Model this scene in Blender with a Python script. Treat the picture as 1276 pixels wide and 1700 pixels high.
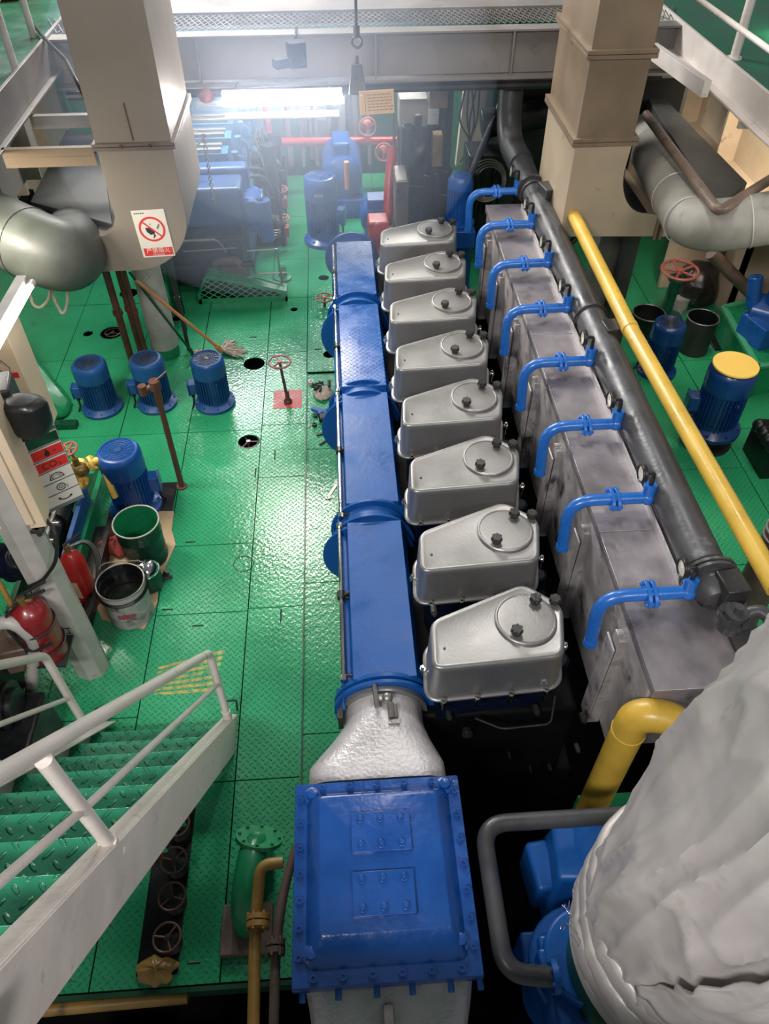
import bpy, bmesh, math, random
from mathutils import Vector, Matrix
random.seed(7)
PI = math.pi
for o in list(bpy.data.objects):
    bpy.data.objects.remove(o)
SC = bpy.context.scene
COL = SC.collection

# ---------------------------------------------------------------- camera
FPX = 1259.0
PCX, PCY = 638.0, 850.0
CAMH = 4.0
EY = Vector((-114, -1320, FPX)).normalized()
EZ = -Vector((7, 1200, FPX)).normalized()
EZ = (EZ - EY * EZ.dot(EY)).normalized()
EX = EY.cross(EZ)
R3 = Matrix(((EX.x, -EX.y, -EX.z), (EY.x, -EY.y, -EY.z), (EZ.x, -EZ.y, -EZ.z)))
cd = bpy.data.cameras.new('camera')
cam = bpy.data.objects.new('camera', cd)
COL.objects.link(cam)
cd.sensor_fit = 'VERTICAL'
cd.sensor_height = 36.0
cd.lens = FPX / 1700.0 * 36.0
cd.clip_start = 0.02
cam.matrix_world = Matrix.Translation((0, 0, CAMH)) @ R3.to_4x4()
SC.camera = cam

# ---------------------------------------------------------------- world, lamps, exposure
W = bpy.data.worlds.new('world')
SC.world = W
W.use_nodes = True
W.node_tree.nodes['Background'].inputs[0].default_value = (0.92, 0.96, 1.0, 1)
W.node_tree.nodes['Background'].inputs[1].default_value = 0.18

def area(name, loc, target, sx, sy, power, col=(1, 1, 1)):
    l = bpy.data.lights.new(name, 'AREA')
    l.shape = 'RECTANGLE'
    l.size, l.size_y = sx, sy
    l.energy = power
    l.color = col
    o = bpy.data.objects.new(name, l)
    COL.objects.link(o)
    o.location = loc
    d = Vector(target) - Vector(loc)
    o.rotation_euler = d.to_track_quat('-Z', 'Y').to_euler()
    return o
# unseen overhead lights placed for the room's general light
area('unseen_overhead_light', (-1.5, 8.4, 4.9), (-0.6, 4.0, 0), 2.6, 1.0, 400, (1.0, 0.99, 0.97))
area('unseen_overhead_light', (-1.7, -1.6, 5.4), (-0.5, 3.0, 0), 1.6, 0.5, 190, (1.0, 0.97, 0.95))
area('unseen_overhead_light', (2.2, -2.2, 5.6), (0.9, 3.0, 0), 1.4, 0.5, 120, (1.0, 0.95, 0.92))
area('unseen_overhead_light', (1.0, 4.8, 5.4), (2.8, 4.8, 0), 1.3, 0.4, 60, (1.0, 0.95, 0.88))  # added fill for the right-hand floor
area('under_deck_fill', (3.05, 3.6, 2.30), (2.9, 4.2, 0.0), 0.2, 1.2, 22, (1.0, 0.95, 0.86))  # added fill hidden under the right deck, brightens the floor
area('far_end_fill', (0.4, 9.4, 2.25), (0.2, 9.0, 0), 1.2, 0.3, 70, (0.92, 0.96, 1.0))  # added fill that brightens the far end
area('far_end_fill', (-1.2, 8.0, 2.25), (-1.1, 7.8, 0), 1.2, 0.3, 70, (0.92, 0.96, 1.0))  # added fill above the auxiliary engine
area('under_deck_fill', (3.05, 5.6, 2.30), (3.5, 6.2, 0.6), 0.2, 1.2, 34, (1.0, 0.88, 0.70))  # added fill for the cream hull frames
area('under_deck_fill', (-2.45, 4.2, 2.2), (-1.9, 5.0, 0.3), 1.2, 0.2, 60, (1.0, 0.93, 0.80))  # added fill for the left floor and duct bottom

SC.view_settings.view_transform = 'Standard'
SC.view_settings.look = 'None'
SC.view_settings.gamma = 1.0
SC.view_settings.use_curve_mapping = False
SC.view_settings.exposure = 0.12

# ---------------------------------------------------------------- measuring rays of the fitted camera
def ray(u, v):
    d = Vector((u - PCX, v - PCY, FPX))
    return Vector((d.dot(EX), d.dot(EY), d.dot(EZ)))
def az(u, v, z):
    r = ray(u, v); t = (z - CAMH) / r.z
    return Vector((r.x * t, r.y * t, z))
def ay(u, v, y):
    r = ray(u, v); t = y / r.y
    return Vector((r.x * t, y, CAMH + r.z * t))
def ax(u, v, x):
    r = ray(u, v); t = x / r.x
    return Vector((x, r.y * t, CAMH + r.z * t))

# ---------------------------------------------------------------- materials
def S(r, g, b):
    def c(x):
        x /= 255.0
        return x / 12.92 if x <= 0.04045 else ((x + 0.055) / 1.055) ** 2.4
    return (c(r), c(g), c(b), 1)

def nt_new(name):
    m = bpy.data.materials.new(name)
    m.use_nodes = True
    t = m.node_tree
    b = t.nodes['Principled BSDF']
    return m, t, b
def N(t, typ, **kw):
    n = t.nodes.new(typ)
    for k, v in kw.items():
        setattr(n, k, v)
    return n
def mth(t, op, a, b=None, c=None):
    n = N(t, 'ShaderNodeMath', operation=op)
    for i, x in enumerate((a, b, c)):
        if x is None: continue
        if isinstance(x, (int, float)): n.inputs[i].default_value = x
        else: t.links.new(x, n.inputs[i])
    return n.outputs[0]

def paint(name, col, rough=0.4, metal=0.0, var=0.12, scale=6.0, bump=0.15, bscale=60.0,
          dirt=None, damt=0.0, dscale=3.0, coat=0.0, tread=None, rvar=0.12, spec=0.5):
    m, t, b = nt_new(name)
    tc = N(t, 'ShaderNodeTexCoord')
    geo = N(t, 'ShaderNodeNewGeometry')
    src = tc.outputs['Object']
    no = N(t, 'ShaderNodeTexNoise'); no.inputs['Scale'].default_value = scale
    no.inputs['Detail'].default_value = 5
    t.links.new(src, no.inputs['Vector'])
    mp = N(t, 'ShaderNodeMapRange')
    mp.inputs[1].default_value = 0.3; mp.inputs[2].default_value = 0.7
    mp.inputs[3].default_value = 1 - var; mp.inputs[4].default_value = 1 + var
    t.links.new(no.outputs['Fac'], mp.inputs[0])
    mul = N(t, 'ShaderNodeVectorMath', operation='SCALE')
    mul.inputs[0].default_value = col[:3]
    t.links.new(mp.outputs[0], mul.inputs['Scale'])
    out = mul.outputs[0]
    if dirt is not None:
        n2 = N(t, 'ShaderNodeTexNoise'); n2.inputs['Scale'].default_value = dscale
        n2.inputs['Detail'].default_value = 8; n2.inputs['Roughness'].default_value = 0.65
        t.links.new(src, n2.inputs['Vector'])
        m2 = N(t, 'ShaderNodeMapRange')
        m2.inputs[1].default_value = 0.68 - damt * 0.3; m2.inputs[2].default_value = 0.80 - damt * 0.2
        t.links.new(n2.outputs['Fac'], m2.inputs[0])
        mx = N(t, 'ShaderNodeMix', data_type='RGBA')
        t.links.new(m2.outputs[0], mx.inputs[0])
        t.links.new(out, mx.inputs[6])
        mx.inputs[7].default_value = dirt
        out = mx.outputs[2]
    t.links.new(out, b.inputs['Base Color'])
    mr = N(t, 'ShaderNodeMapRange')
    mr.inputs[1].default_value = 0.3; mr.inputs[2].default_value = 0.7
    mr.inputs[3].default_value = max(0.03, rough - rvar); mr.inputs[4].default_value = min(1, rough + rvar)
    t.links.new(no.outputs['Fac'], mr.inputs[0])
    t.links.new(mr.outputs[0], b.inputs['Roughness'])
    b.inputs['Metallic'].default_value = metal
    b.inputs['Specular IOR Level'].default_value = spec
    b.inputs['Coat Weight'].default_value = coat
    b.inputs['Coat Roughness'].default_value = 0.15
    h = None
    n3 = N(t, 'ShaderNodeTexNoise'); n3.inputs['Scale'].default_value = bscale
    n3.inputs['Detail'].default_value = 3
    t.links.new(src, n3.inputs['Vector'])
    bp = N(t, 'ShaderNodeBump'); bp.inputs['Strength'].default_value = bump
    bp.inputs['Distance'].default_value = 0.004
    t.links.new(n3.outputs['Fac'], bp.inputs['Height'])
    last = bp.outputs[0]
    if tread:
        # chequer plate: raised lozenges turned 45 degrees alternately
        p, strength = tread
        sp = N(t, 'ShaderNodeSeparateXYZ'); t.links.new(src, sp.inputs[0])
        r2 = 0.70710678
        xa = mth(t, 'MULTIPLY', mth(t, 'ADD', sp.outputs[0], sp.outputs[1]), r2 / p)
        ya = mth(t, 'MULTIPLY', mth(t, 'SUBTRACT', sp.outputs[0], sp.outputs[1]), r2 / p)
        fx = mth(t, 'FLOOR', xa); fy = mth(t, 'FLOOR', ya)
        par = mth(t, 'PINGPONG', mth(t, 'ADD', fx, fy), 1.0)
        lx = mth(t, 'SUBTRACT', mth(t, 'FRACT', xa), 0.5)
        ly = mth(t, 'SUBTRACT', mth(t, 'FRACT', ya), 0.5)
        inv = mth(t, 'SUBTRACT', 1.0, par)
        a = mth(t, 'ADD', mth(t, 'MULTIPLY', lx, par), mth(t, 'MULTIPLY', ly, inv))
        c = mth(t, 'ADD', mth(t, 'MULTIPLY', ly, par), mth(t, 'MULTIPLY', lx, inv))
        a = mth(t, 'DIVIDE', a, 0.46); c = mth(t, 'DIVIDE', c, 0.17)
        d = mth(t, 'SQRT', mth(t, 'ADD', mth(t, 'MULTIPLY', a, a), mth(t, 'MULTIPLY', c, c)))
        mr2 = N(t, 'ShaderNodeMapRange', interpolation_type='SMOOTHSTEP')
        mr2.inputs[1].default_value = 1.0; mr2.inputs[2].default_value = 0.45
        mr2.inputs[3].default_value = 0.0; mr2.inputs[4].default_value = 1.0
        t.links.new(d, mr2.inputs[0])
        b2 = N(t, 'ShaderNodeBump'); b2.inputs['Strength'].default_value = strength
        b2.inputs['Distance'].default_value = 0.006
        t.links.new(mr2.outputs[0], b2.inputs['Height'])
        t.links.new(last, b2.inputs['Normal'])
        last = b2.outputs[0]
    t.links.new(last, b.inputs['Normal'])
    return m

def glow(name, col, strength):
    m, t, b = nt_new(name)
    b.inputs['Base Color'].default_value = (0.8, 0.8, 0.8, 1)
    b.inputs['Emission Color'].default_value = col
    b.inputs['Emission Strength'].default_value = strength
    return m

M = {}
M['floor'] = paint('green_chequer_plate', (0.028, 0.34, 0.15, 1), 0.21, var=0.22, scale=1.3, bump=0.8, bscale=34, tread=(0.030, 1.0), dirt=(0.05, 0.09, 0.05, 1), damt=0.12, dscale=2.2, rvar=0.07, spec=0.8)
M['tread'] = paint('green_stair_chequer', (0.025, 0.25, 0.13, 1), 0.19, var=0.15, bump=0.5, tread=(0.050, 1.0), rvar=0.07, spec=0.8)
M['green_black'] = paint('oily_dark_green_tin', (0.005, 0.035, 0.022, 1), 0.3, var=0.3, bump=0.3)
M['blue_tread'] = paint('blue_chequer_plate', (0.012, 0.10, 0.38, 1), 0.26, var=0.1, bump=0.2, tread=(0.030, 0.8), spec=0.7)
M['duct_cream'] = paint('lit_cream_duct_elbow', (0.40, 0.32, 0.225, 1), 0.42, var=0.08, scale=2, bump=0.15, dirt=(0.20, 0.13, 0.08, 1), damt=0.2, dscale=5)  # duct colour lightened for the brightly lit elbow
M['deck'] = paint('green_deck_paint', (0.008, 0.12, 0.06, 1), 0.35, var=0.25, bump=0.4)
M['aux'] = paint('pale_blue_engine_paint', (0.04, 0.16, 0.34, 1), 0.35, var=0.2, bump=0.3)
M['lagdark'] = paint('dark_green_grey_lagging', (0.065, 0.072, 0.062, 1), 0.5, var=0.25, scale=4, bump=0.4, bscale=22)
M['blue_navy'] = paint('dark_motor_blue', (0.006, 0.04, 0.17, 1), 0.3, var=0.15, bump=0.25, coat=0.2)
M['green'] = paint('green_gloss_paint', (0.012, 0.24, 0.095, 1), 0.30, bump=0.25, bscale=30, dirt=(0.03, 0.05, 0.03, 1), damt=0.2)
M['green_pale'] = paint('pale_green_paint', (0.06, 0.33, 0.17, 1), 0.38, bump=0.25, dirt=(0.04, 0.08, 0.05, 1), damt=0.2)
M['green_dark'] = paint('dark_green_paint', (0.008, 0.07, 0.035, 1), 0.35, bump=0.3, dirt=(0.02, 0.02, 0.015, 1), damt=0.4)
M['blue'] = paint('engine_blue_paint', (0.007, 0.088, 0.34, 1), 0.40, var=0.08, bump=0.25, bscale=35, coat=0.0, spec=0.4, dirt=(0.004, 0.04, 0.22, 1), damt=0.12, dscale=5)
M['blue_thick'] = paint('brushed_thick_blue_paint', (0.006, 0.062, 0.27, 1), 0.28, var=0.15, bump=0.9, bscale=22, coat=0.2, dirt=(0.003, 0.035, 0.2, 1), damt=0.25, dscale=6)
M['blue_bright'] = paint('bright_blue_pipe_paint', (0.012, 0.125, 0.47, 1), 0.30, var=0.08, bump=0.2, coat=0.3)
M['blue_motor'] = paint('motor_blue_paint', (0.012, 0.075, 0.25, 1), 0.38, var=0.2, bump=0.3, dirt=(0.05, 0.05, 0.05, 1), damt=0.35, dscale=7)
M['blue_vivid'] = paint('vivid_blue_motor_paint', (0.01, 0.09, 0.36, 1), 0.34, var=0.12, bump=0.25, coat=0.2)
M['navy'] = paint('oily_navy_block', (0.003, 0.006, 0.020, 1), 0.45, spec=0.2, var=0.4, bump=0.6, bscale=18, dirt=(0.004, 0.005, 0.006, 1), damt=0.5, dscale=4)
M['black'] = paint('black_grease', (0.006, 0.007, 0.008, 1), 0.38, var=0.4, bump=0.6, bscale=25, dirt=(0.02, 0.018, 0.014, 1), damt=0.25)
M['pit'] = paint('unlit_black', (0.003, 0.0035, 0.004, 1), 0.6, spec=0.12, var=0.3, bump=0.6, bscale=8)  # near-black colour stands in for missing light in voids
M['rubber'] = paint('black_rubber', (0.012, 0.014, 0.013, 1), 0.38, bump=0.2)
M['silver'] = paint('aluminium_paint', (0.30, 0.295, 0.29, 1), 0.38, metal=0.7, var=0.07, bump=0.10, bscale=70, dirt=(0.22, 0.22, 0.22, 1), damt=0.08, dscale=5, rvar=0.06)
M['silver_rough'] = paint('rough_aluminium_paint', (0.56, 0.54, 0.55, 1), 0.42, metal=0.35, var=0.12, bump=0.8, bscale=60, dirt=(0.3, 0.28, 0.27, 1), damt=0.2, dscale=9)
M['sheet'] = paint('oily_galvanised_sheet', (0.29, 0.265, 0.28, 1), 0.36, metal=0.5, var=0.28, scale=3.5, bump=0.35, bscale=30, dirt=(0.10, 0.09, 0.095, 1), damt=0.35, dscale=4, rvar=0.16)
M['sheet_side'] = paint('stained_galvanised_sheet', (0.5, 0.47, 0.47, 1), 0.42, metal=0.3, var=0.4, scale=5, bump=0.5, bscale=26, dirt=(0.05, 0.045, 0.045, 1), damt=0.6, dscale=5)
M['greypipe'] = paint('dark_grey_pipe', (0.065, 0.065, 0.07, 1), 0.38, metal=0.25, var=0.2, bump=0.35, bscale=30, dirt=(0.26, 0.26, 0.26, 1), damt=0.12)
M['lag'] = paint('glass_cloth_lagging', (0.50, 0.46, 0.44, 1), 0.50, metal=0.3, var=0.16, scale=4, bump=0.5, bscale=14, dirt=(0.26, 0.235, 0.20, 1), damt=0.3, dscale=3)
M['lagpipe'] = paint('old_grey_lagging', (0.27, 0.26, 0.225, 1), 0.55, var=0.25, scale=4, bump=0.5, bscale=22, dirt=(0.09, 0.08, 0.065, 1), damt=0.35, dscale=3)
M['cream'] = paint('cream_bulkhead_paint', (0.55, 0.44, 0.32, 1), 0.42, var=0.1, bump=0.2, dirt=(0.16, 0.10, 0.06, 1), damt=0.22, dscale=5)
M['duct'] = paint('beige_duct_paint', (0.21, 0.18, 0.148, 1), 0.40, var=0.08, scale=2, bump=0.15, dirt=(0.24, 0.19, 0.13, 1), damt=0.12, dscale=4)
M['duct_brown'] = paint('dimmed_brown_duct', (0.185, 0.135, 0.088, 1), 0.36, var=0.2, scale=2.5, bump=0.2, bscale=30, dirt=(0.14, 0.10, 0.065, 1), damt=0.3, dscale=3)  # brown darkened because less light reaches the upper duct
M['white'] = paint('white_gloss_paint', (0.68, 0.62, 0.57, 1), 0.36, var=0.07, bump=0.3, bscale=35, dirt=(0.30, 0.26, 0.22, 1), damt=0.1, dscale=9)
M['offwhite'] = paint('grubby_white_paint', (0.43, 0.41, 0.38, 1), 0.42, var=0.18, bump=0.35, bscale=25, dirt=(0.16, 0.14, 0.12, 1), damt=0.28, dscale=6)
M['greybeam'] = paint('grey_steel_paint', (0.19, 0.172, 0.16, 1), 0.42, var=0.12, scale=3, bump=0.3, dirt=(0.12, 0.10, 0.085, 1), damt=0.25, dscale=4)
M['yellow'] = paint('yellow_pipe_paint', (0.58, 0.37, 0.05, 1), 0.36, var=0.12, bump=0.3, bscale=30, dirt=(0.30, 0.17, 0.03, 1), damt=0.2, dscale=8)
M['yellow_bright'] = paint('bright_yellow_paint', (0.95, 0.64, 0.14, 1), 0.35, var=0.05, bump=0.1)
M['ochre'] = paint('ochre_pipe_paint', (0.36, 0.21, 0.055, 1), 0.42, var=0.25, bump=0.5, bscale=30, dirt=(0.10, 0.06, 0.03, 1), damt=0.35, dscale=9)
M['brass'] = paint('oily_brass', (0.28, 0.19, 0.07, 1), 0.38, metal=0.6, var=0.3, bump=0.4)
M['rust'] = paint('rusty_brown_steel', (0.105, 0.042, 0.028, 1), 0.48, var=0.35, bump=0.6, bscale=35, dirt=(0.03, 0.018, 0.014, 1), damt=0.4, dscale=8)
M['brownpipe'] = paint('brown_grey_pipe', (0.15, 0.105, 0.08, 1), 0.48, var=0.3, bump=0.7, bscale=35, dirt=(0.06, 0.045, 0.035, 1), damt=0.4, dscale=7)
M['red'] = paint('red_gloss_paint', (0.40, 0.018, 0.016, 1), 0.32, var=0.12, bump=0.2, coat=0.25, dirt=(0.2, 0.05, 0.03, 1), damt=0.12)
M['red_dark'] = paint('dark_red_cylinder_paint', (0.22, 0.012, 0.016, 1), 0.3, var=0.15, bump=0.15, coat=0.4, dirt=(0.09, 0.02, 0.015, 1), damt=0.2)
M['wheelred'] = paint('faded_red_handwheel', (0.36, 0.10, 0.085, 1), 0.42, var=0.2, bump=0.4, dirt=(0.2, 0.14, 0.1, 1), damt=0.25, dscale=14)
M['redpatch'] = paint('faded_red_floor_paint', (0.50, 0.085, 0.075, 1), 0.35, var=0.2, bump=0.3, tread=(0.030, 0.5), dirt=(0.25, 0.15, 0.1, 1), damt=0.2, dscale=20)
M['chrome'] = paint('bright_steel', (0.62, 0.61, 0.60, 1), 0.18, metal=1.0, var=0.1, bump=0.15)
M['steel'] = paint('dull_steel', (0.30, 0.29, 0.28, 1), 0.38, metal=0.8, var=0.2, bump=0.3)
M['dark_steel'] = paint('dark_steel', (0.05, 0.048, 0.047, 1), 0.38, metal=0.5, var=0.3, bump=0.4)
M['flange_dark'] = paint('dirty_flange_iron', (0.15, 0.12, 0.10, 1), 0.45, var=0.3, bump=0.3)
M['darkgrey'] = paint('dark_grey_duct_skin', (0.035, 0.036, 0.034, 1), 0.5, var=0.2, scale=3, bump=0.3, dirt=(0.09, 0.085, 0.08, 1), damt=0.15, dscale=5)
M['wood'] = paint('orange_wood_handle', (0.58, 0.25, 0.10, 1), 0.42, var=0.15, bump=0.2)
M['mop'] = paint('grey_cotton_strands', (0.52, 0.44, 0.36, 1), 0.9, var=0.25, scale=25, bump=0.8)
M['card'] = paint('corrugated_card', (0.52, 0.37, 0.22, 1), 0.7, var=0.1, bump=0.3, dirt=(0.16, 0.10, 0.06, 1), damt=0.25, dscale=7)
M['cloth_red'] = paint('oily_red_rag', (0.33, 0.055, 0.04, 1), 0.85, var=0.35, scale=14, bump=0.8, dirt=(0.05, 0.02, 0.015, 1), damt=0.4, dscale=12)
M['oil'] = paint('waste_oil', (0.01, 0.011, 0.009, 1), 0.07, bump=0.25, bscale=12, rvar=0.03)
M['bag'] = paint('black_bin_liner', (0.022, 0.018, 0.018, 1), 0.28, var=0.3, bump=1.0, bscale=20)
M['paper'] = paint('white_label_card', (0.66, 0.62, 0.56, 1), 0.45, var=0.06, bump=0.05)
M['note'] = paint('yellowed_notice_sheet', (0.66, 0.46, 0.26, 1), 0.55, var=0.06, bump=0.05)
M['notetext'] = paint('faded_brown_print', (0.33, 0.20, 0.11, 1), 0.6, bump=0.05)
M['signred'] = paint('sign_red', (0.62, 0.03, 0.025, 1), 0.4, var=0.06, bump=0.05)
M['ink'] = paint('black_print', (0.02, 0.02, 0.022, 1), 0.45, bump=0.05)
M['inkgrey'] = paint('grey_print', (0.16, 0.16, 0.16, 1), 0.45, bump=0.05)
M['inkred'] = paint('red_print', (0.34, 0.03, 0.06, 1), 0.5, bump=0.05)
M['cream_plastic'] = paint('cream_cabinet_paint', (0.70, 0.56, 0.40, 1), 0.4, var=0.06, bump=0.12, dirt=(0.40, 0.25, 0.14, 1), damt=0.16, dscale=8)
M['tube_glow'] = glow('fluorescent_tube_glow', (1.0, 0.97, 0.98, 1), 100.0)
M['tube_glow2'] = glow('side_tube_glow', (1.0, 0.93, 0.86, 1), 9.0)
M['glassface'] = paint('gauge_dial_face', (0.62, 0.58, 0.48, 1), 0.15, var=0.08, bump=0.02, coat=0.6)
M['hazard'] = paint('worn_yellow_floor_marking', (0.55, 0.42, 0.10, 1), 0.4, var=0.3, scale=20, bump=0.3, tread=(0.030, 0.5), dirt=(0.03, 0.28, 0.13, 1), damt=0.85, dscale=16)
M['grimy'] = paint('grimy_white_tin', (0.36, 0.34, 0.33, 1), 0.4, var=0.3, scale=9, bump=0.4, dirt=(0.04, 0.035, 0.03, 1), damt=0.6, dscale=9)
M['mesh'] = paint('expanded_metal_mesh', (0.20, 0.185, 0.17, 1), 0.45, metal=0.4, var=0.2, bump=0.3)
# ---------------------------------------------------------------- mesh builder
class MB:
    def __init__(s):
        s.v = []; s.f = []
    def add(s, vs, fs, mt=None):
        k = len(s.v)
        for p in vs:
            p = Vector(p)
            s.v.append(mt @ p if mt is not None else p)
        for f in fs:
            s.f.append([i + k for i in f])
        return s
    def box(s, c, d, rz=0.0, mt=None):
        x, y, z = d[0] / 2, d[1] / 2, d[2] / 2
        vs = [Vector(p) for p in ((-x, -y, -z), (x, -y, -z), (x, y, -z), (-x, y, -z), (-x, -y, z), (x, -y, z), (x, y, z), (-x, y, z))]
        T = Matrix.Translation(c) @ Matrix.Rotation(rz, 4, 'Z')
        if mt is not None: T = mt @ T
        return s.add(vs, [(0, 3, 2, 1), (4, 5, 6, 7), (0, 1, 5, 4), (1, 2, 6, 5), (2, 3, 7, 6), (3, 0, 4, 7)], T)
    def bb(s, x0, x1, y0, y1, z0, z1, mt=None):
        return s.box(((x0 + x1) / 2, (y0 + y1) / 2, (z0 + z1) / 2), (abs(x1 - x0), abs(y1 - y0), abs(z1 - z0)), 0, mt)
    def hexa(s, p):
        return s.add(p, [(0, 3, 2, 1), (4, 5, 6, 7), (0, 1, 5, 4), (1, 2, 6, 5), (2, 3, 7, 6), (3, 0, 4, 7)])
    def bar(s, a, b, w, h, up=(0, 0, 1)):
        a = Vector(a); b = Vector(b); d = (b - a).normalized()
        sx = d.cross(Vector(up))
        if sx.length < 1e-4: sx = d.cross(Vector((0, 1, 0)))
        sx = sx.normalized() * w / 2; sy = sx.cross(d).normalized() * h / 2
        return s.add([a - sx - sy, a + sx - sy, a + sx + sy, a - sx + sy, b - sx - sy, b + sx - sy, b + sx + sy, b - sx + sy],
                     [(0, 3, 2, 1), (4, 5, 6, 7), (0, 1, 5, 4), (1, 2, 6, 5), (2, 3, 7, 6), (3, 0, 4, 7)])
    def cyl(s, a, b, r, r2=None, n=20, cap=True):
        r2 = r if r2 is None else r2
        a = Vector(a); b = Vector(b); d = (b - a).normalized()
        q = d.to_track_quat('Z', 'Y').to_matrix()
        vs = []
        for c, rr in ((a, r), (b, r2)):
            for i in range(n):
                t = 2 * PI * i / n
                vs.append(c + q @ Vector((rr * math.cos(t), rr * math.sin(t), 0)))
        fs = [(i, (i + 1) % n, n + (i + 1) % n, n + i) for i in range(n)]
        if cap:
            fs += [tuple(reversed(range(n))), tuple(range(n, 2 * n))]
        return s.add(vs, fs)
    def lathe(s, prof, o=(0, 0, 0), axis=(0, 0, 1), n=32, a0=0.0, a1=2 * PI, cap=True):
        q = Vector(axis).normalized().to_track_quat('Z', 'Y').to_matrix()
        o = Vector(o); vs = []; full = abs(a1 - a0) > 6.28
        m = n if full else n + 1
        for r, z in prof:
            for i in range(m):
                t = a0 + (a1 - a0) * i / n
                vs.append(o + q @ Vector((r * math.cos(t), r * math.sin(t), z)))
        fs = []
        for k in range(len(prof) - 1):
            for i in range(n):
                j = (i + 1) % m
                fs.append((k * m + i, k * m + j, (k + 1) * m + j, (k + 1) * m + i))
        if full and cap and prof[0] != prof[-1]:
            if prof[0][0] > 1e-5: fs.append(tuple(reversed(range(m))))
            if prof[-1][0] > 1e-5: fs.append(tuple(range((len(prof) - 1) * m, len(prof) * m)))
        return s.add(vs, fs)
    def tube(s, pts, r, n=12, cap=True, closed=False, sq=1.0):
        pts = [Vector(p) for p in pts]; L = len(pts)
        rs = r if isinstance(r, (list, tuple)) else [r] * L
        tans = []
        for i in range(L):
            a = pts[i - 1] if (i > 0 or closed) else pts[i]
            b = pts[(i + 1) % L] if (i < L - 1 or closed) else pts[i]
            tans.append((b - a).normalized())
        nrm = tans[0].orthogonal().normalized()
        vs = []
        for i in range(L):
            if i: 
                nrm = (nrm - tans[i] * nrm.dot(tans[i]))
                nrm = nrm.normalized() if nrm.length > 1e-6 else tans[i].orthogonal().normalized()
            bn = tans[i].cross(nrm)
            for k in range(n):
                t = 2 * PI * k / n
                vs.append(pts[i] + (nrm * math.cos(t) + bn * math.sin(t) * sq) * rs[i])
        fs = []
        for i in range(L if closed else L - 1):
            j = (i + 1) % L
            for k in range(n):
                fs.append((i * n + k, i * n + (k + 1) % n, j * n + (k + 1) % n, j * n + k))
        if cap and not closed:
            fs += [tuple(reversed(range(n))), tuple(range((L - 1) * n, L * n))]
        return s.add(vs, fs)
    def torus(s, c, R, r, axis=(0, 0, 1), n=28, m=8):
        q = Vector(axis).normalized().to_track_quat('Z', 'Y').to_matrix(); c = Vector(c)
        return s.tube([c + q @ Vector((R * math.cos(2 * PI * i / n), R * math.sin(2 * PI * i / n), 0)) for i in range(n)], r, m, closed=True)
    def prism(s, poly, z0, z1, mt=None):
        n = len(poly)
        a = sum(poly[i][0] * poly[(i + 1) % n][1] - poly[(i + 1) % n][0] * poly[i][1] for i in range(n))
        if a < 0: poly = list(reversed(poly))
        vs = [(p[0], p[1], z0) for p in poly] + [(p[0], p[1], z1) for p in poly]
        fs = [tuple(reversed(range(n))), tuple(range(n, 2 * n))] + [(i, (i + 1) % n, n + (i + 1) % n, n + i) for i in range(n)]
        return s.add(vs, fs, mt)
    def sph(s, c, r, n=16, m=10, sc=(1, 1, 1)):
        prof = [(max(1e-6, r * math.sin(PI * k / m)), -r * math.cos(PI * k / m)) for k in range(m + 1)]
        t = MB().lathe(prof, n=n)
        return s.add([Vector(c) + Vector((p.x * sc[0], p.y * sc[1], p.z * sc[2])) for p in t.v], t.f)
    def join(s, o, mt=None):
        return s.add(o.v, o.f, mt)

def bend(pts, R, k=7):
    """polyline with its inner corners rounded"""
    pts = [Vector(p) for p in pts]; out = [pts[0]]
    for i in range(1, len(pts) - 1):
        a, b, c = pts[i - 1], pts[i], pts[i + 1]
        u = (a - b); w = (c - b)
        l = min(R, u.length * 0.49, w.length * 0.49)
        p0 = b + u.normalized() * l; p1 = b + w.normalized() * l
        for j in range(k + 1):
            t = j / k
            out.append(p0 * (1 - t) ** 2 + b * 2 * t * (1 - t) + p1 * t * t)
    out.append(pts[-1])
    return out

def tag(o, label=None, cat=None, group=None, kind=None):
    if label: o['label'] = label
    if cat: o['category'] = cat
    if group: o['group'] = group
    if kind: o['kind'] = kind
    return o
def wloc(o):
    p = Vector((0, 0, 0))
    while o is not None:
        p += o.location; o = o.parent
    return p
def obj(name, mb, mat, parent=None, local=False, bevel=0.0, label=None, smooth=35, sub=0, disp=None, seg=2):
    me = bpy.data.meshes.new(name)
    off = Vector((0, 0, 0)) if (parent is None or local) else wloc(parent)
    me.from_pydata([tuple(p - off) for p in mb.v], [], mb.f)
    me.validate()
    me.update()
    bm = bmesh.new(); bm.from_mesh(me)
    bmesh.ops.recalc_face_normals(bm, faces=bm.faces)
    bm.to_mesh(me); bm.free()
    me.materials.append(M[mat] if isinstance(mat, str) else mat)
    me.shade_smooth()
    if smooth < 180:
        me.set_sharp_from_angle(angle=math.radians(smooth))
    o = bpy.data.objects.new(name, me)
    COL.objects.link(o)
    if parent is not None: o.parent = parent
    if bevel:
        b = o.modifiers.new('bevel', 'BEVEL'); b.width = bevel; b.segments = seg; b.limit_method = 'ANGLE'; b.angle_limit = math.radians(40)
    if sub:
        b = o.modifiers.new('sub', 'SUBSURF'); b.levels = sub; b.render_levels = sub
    if label: o['label'] = label
    return o
def thing(name, label, cat, loc=(0, 0, 0), group=None):
    o = bpy.data.objects.new(name, None)
    o.empty_display_size = 0.1
    COL.objects.link(o)
    o.location = loc
    return tag(o, label, cat, group)
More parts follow.
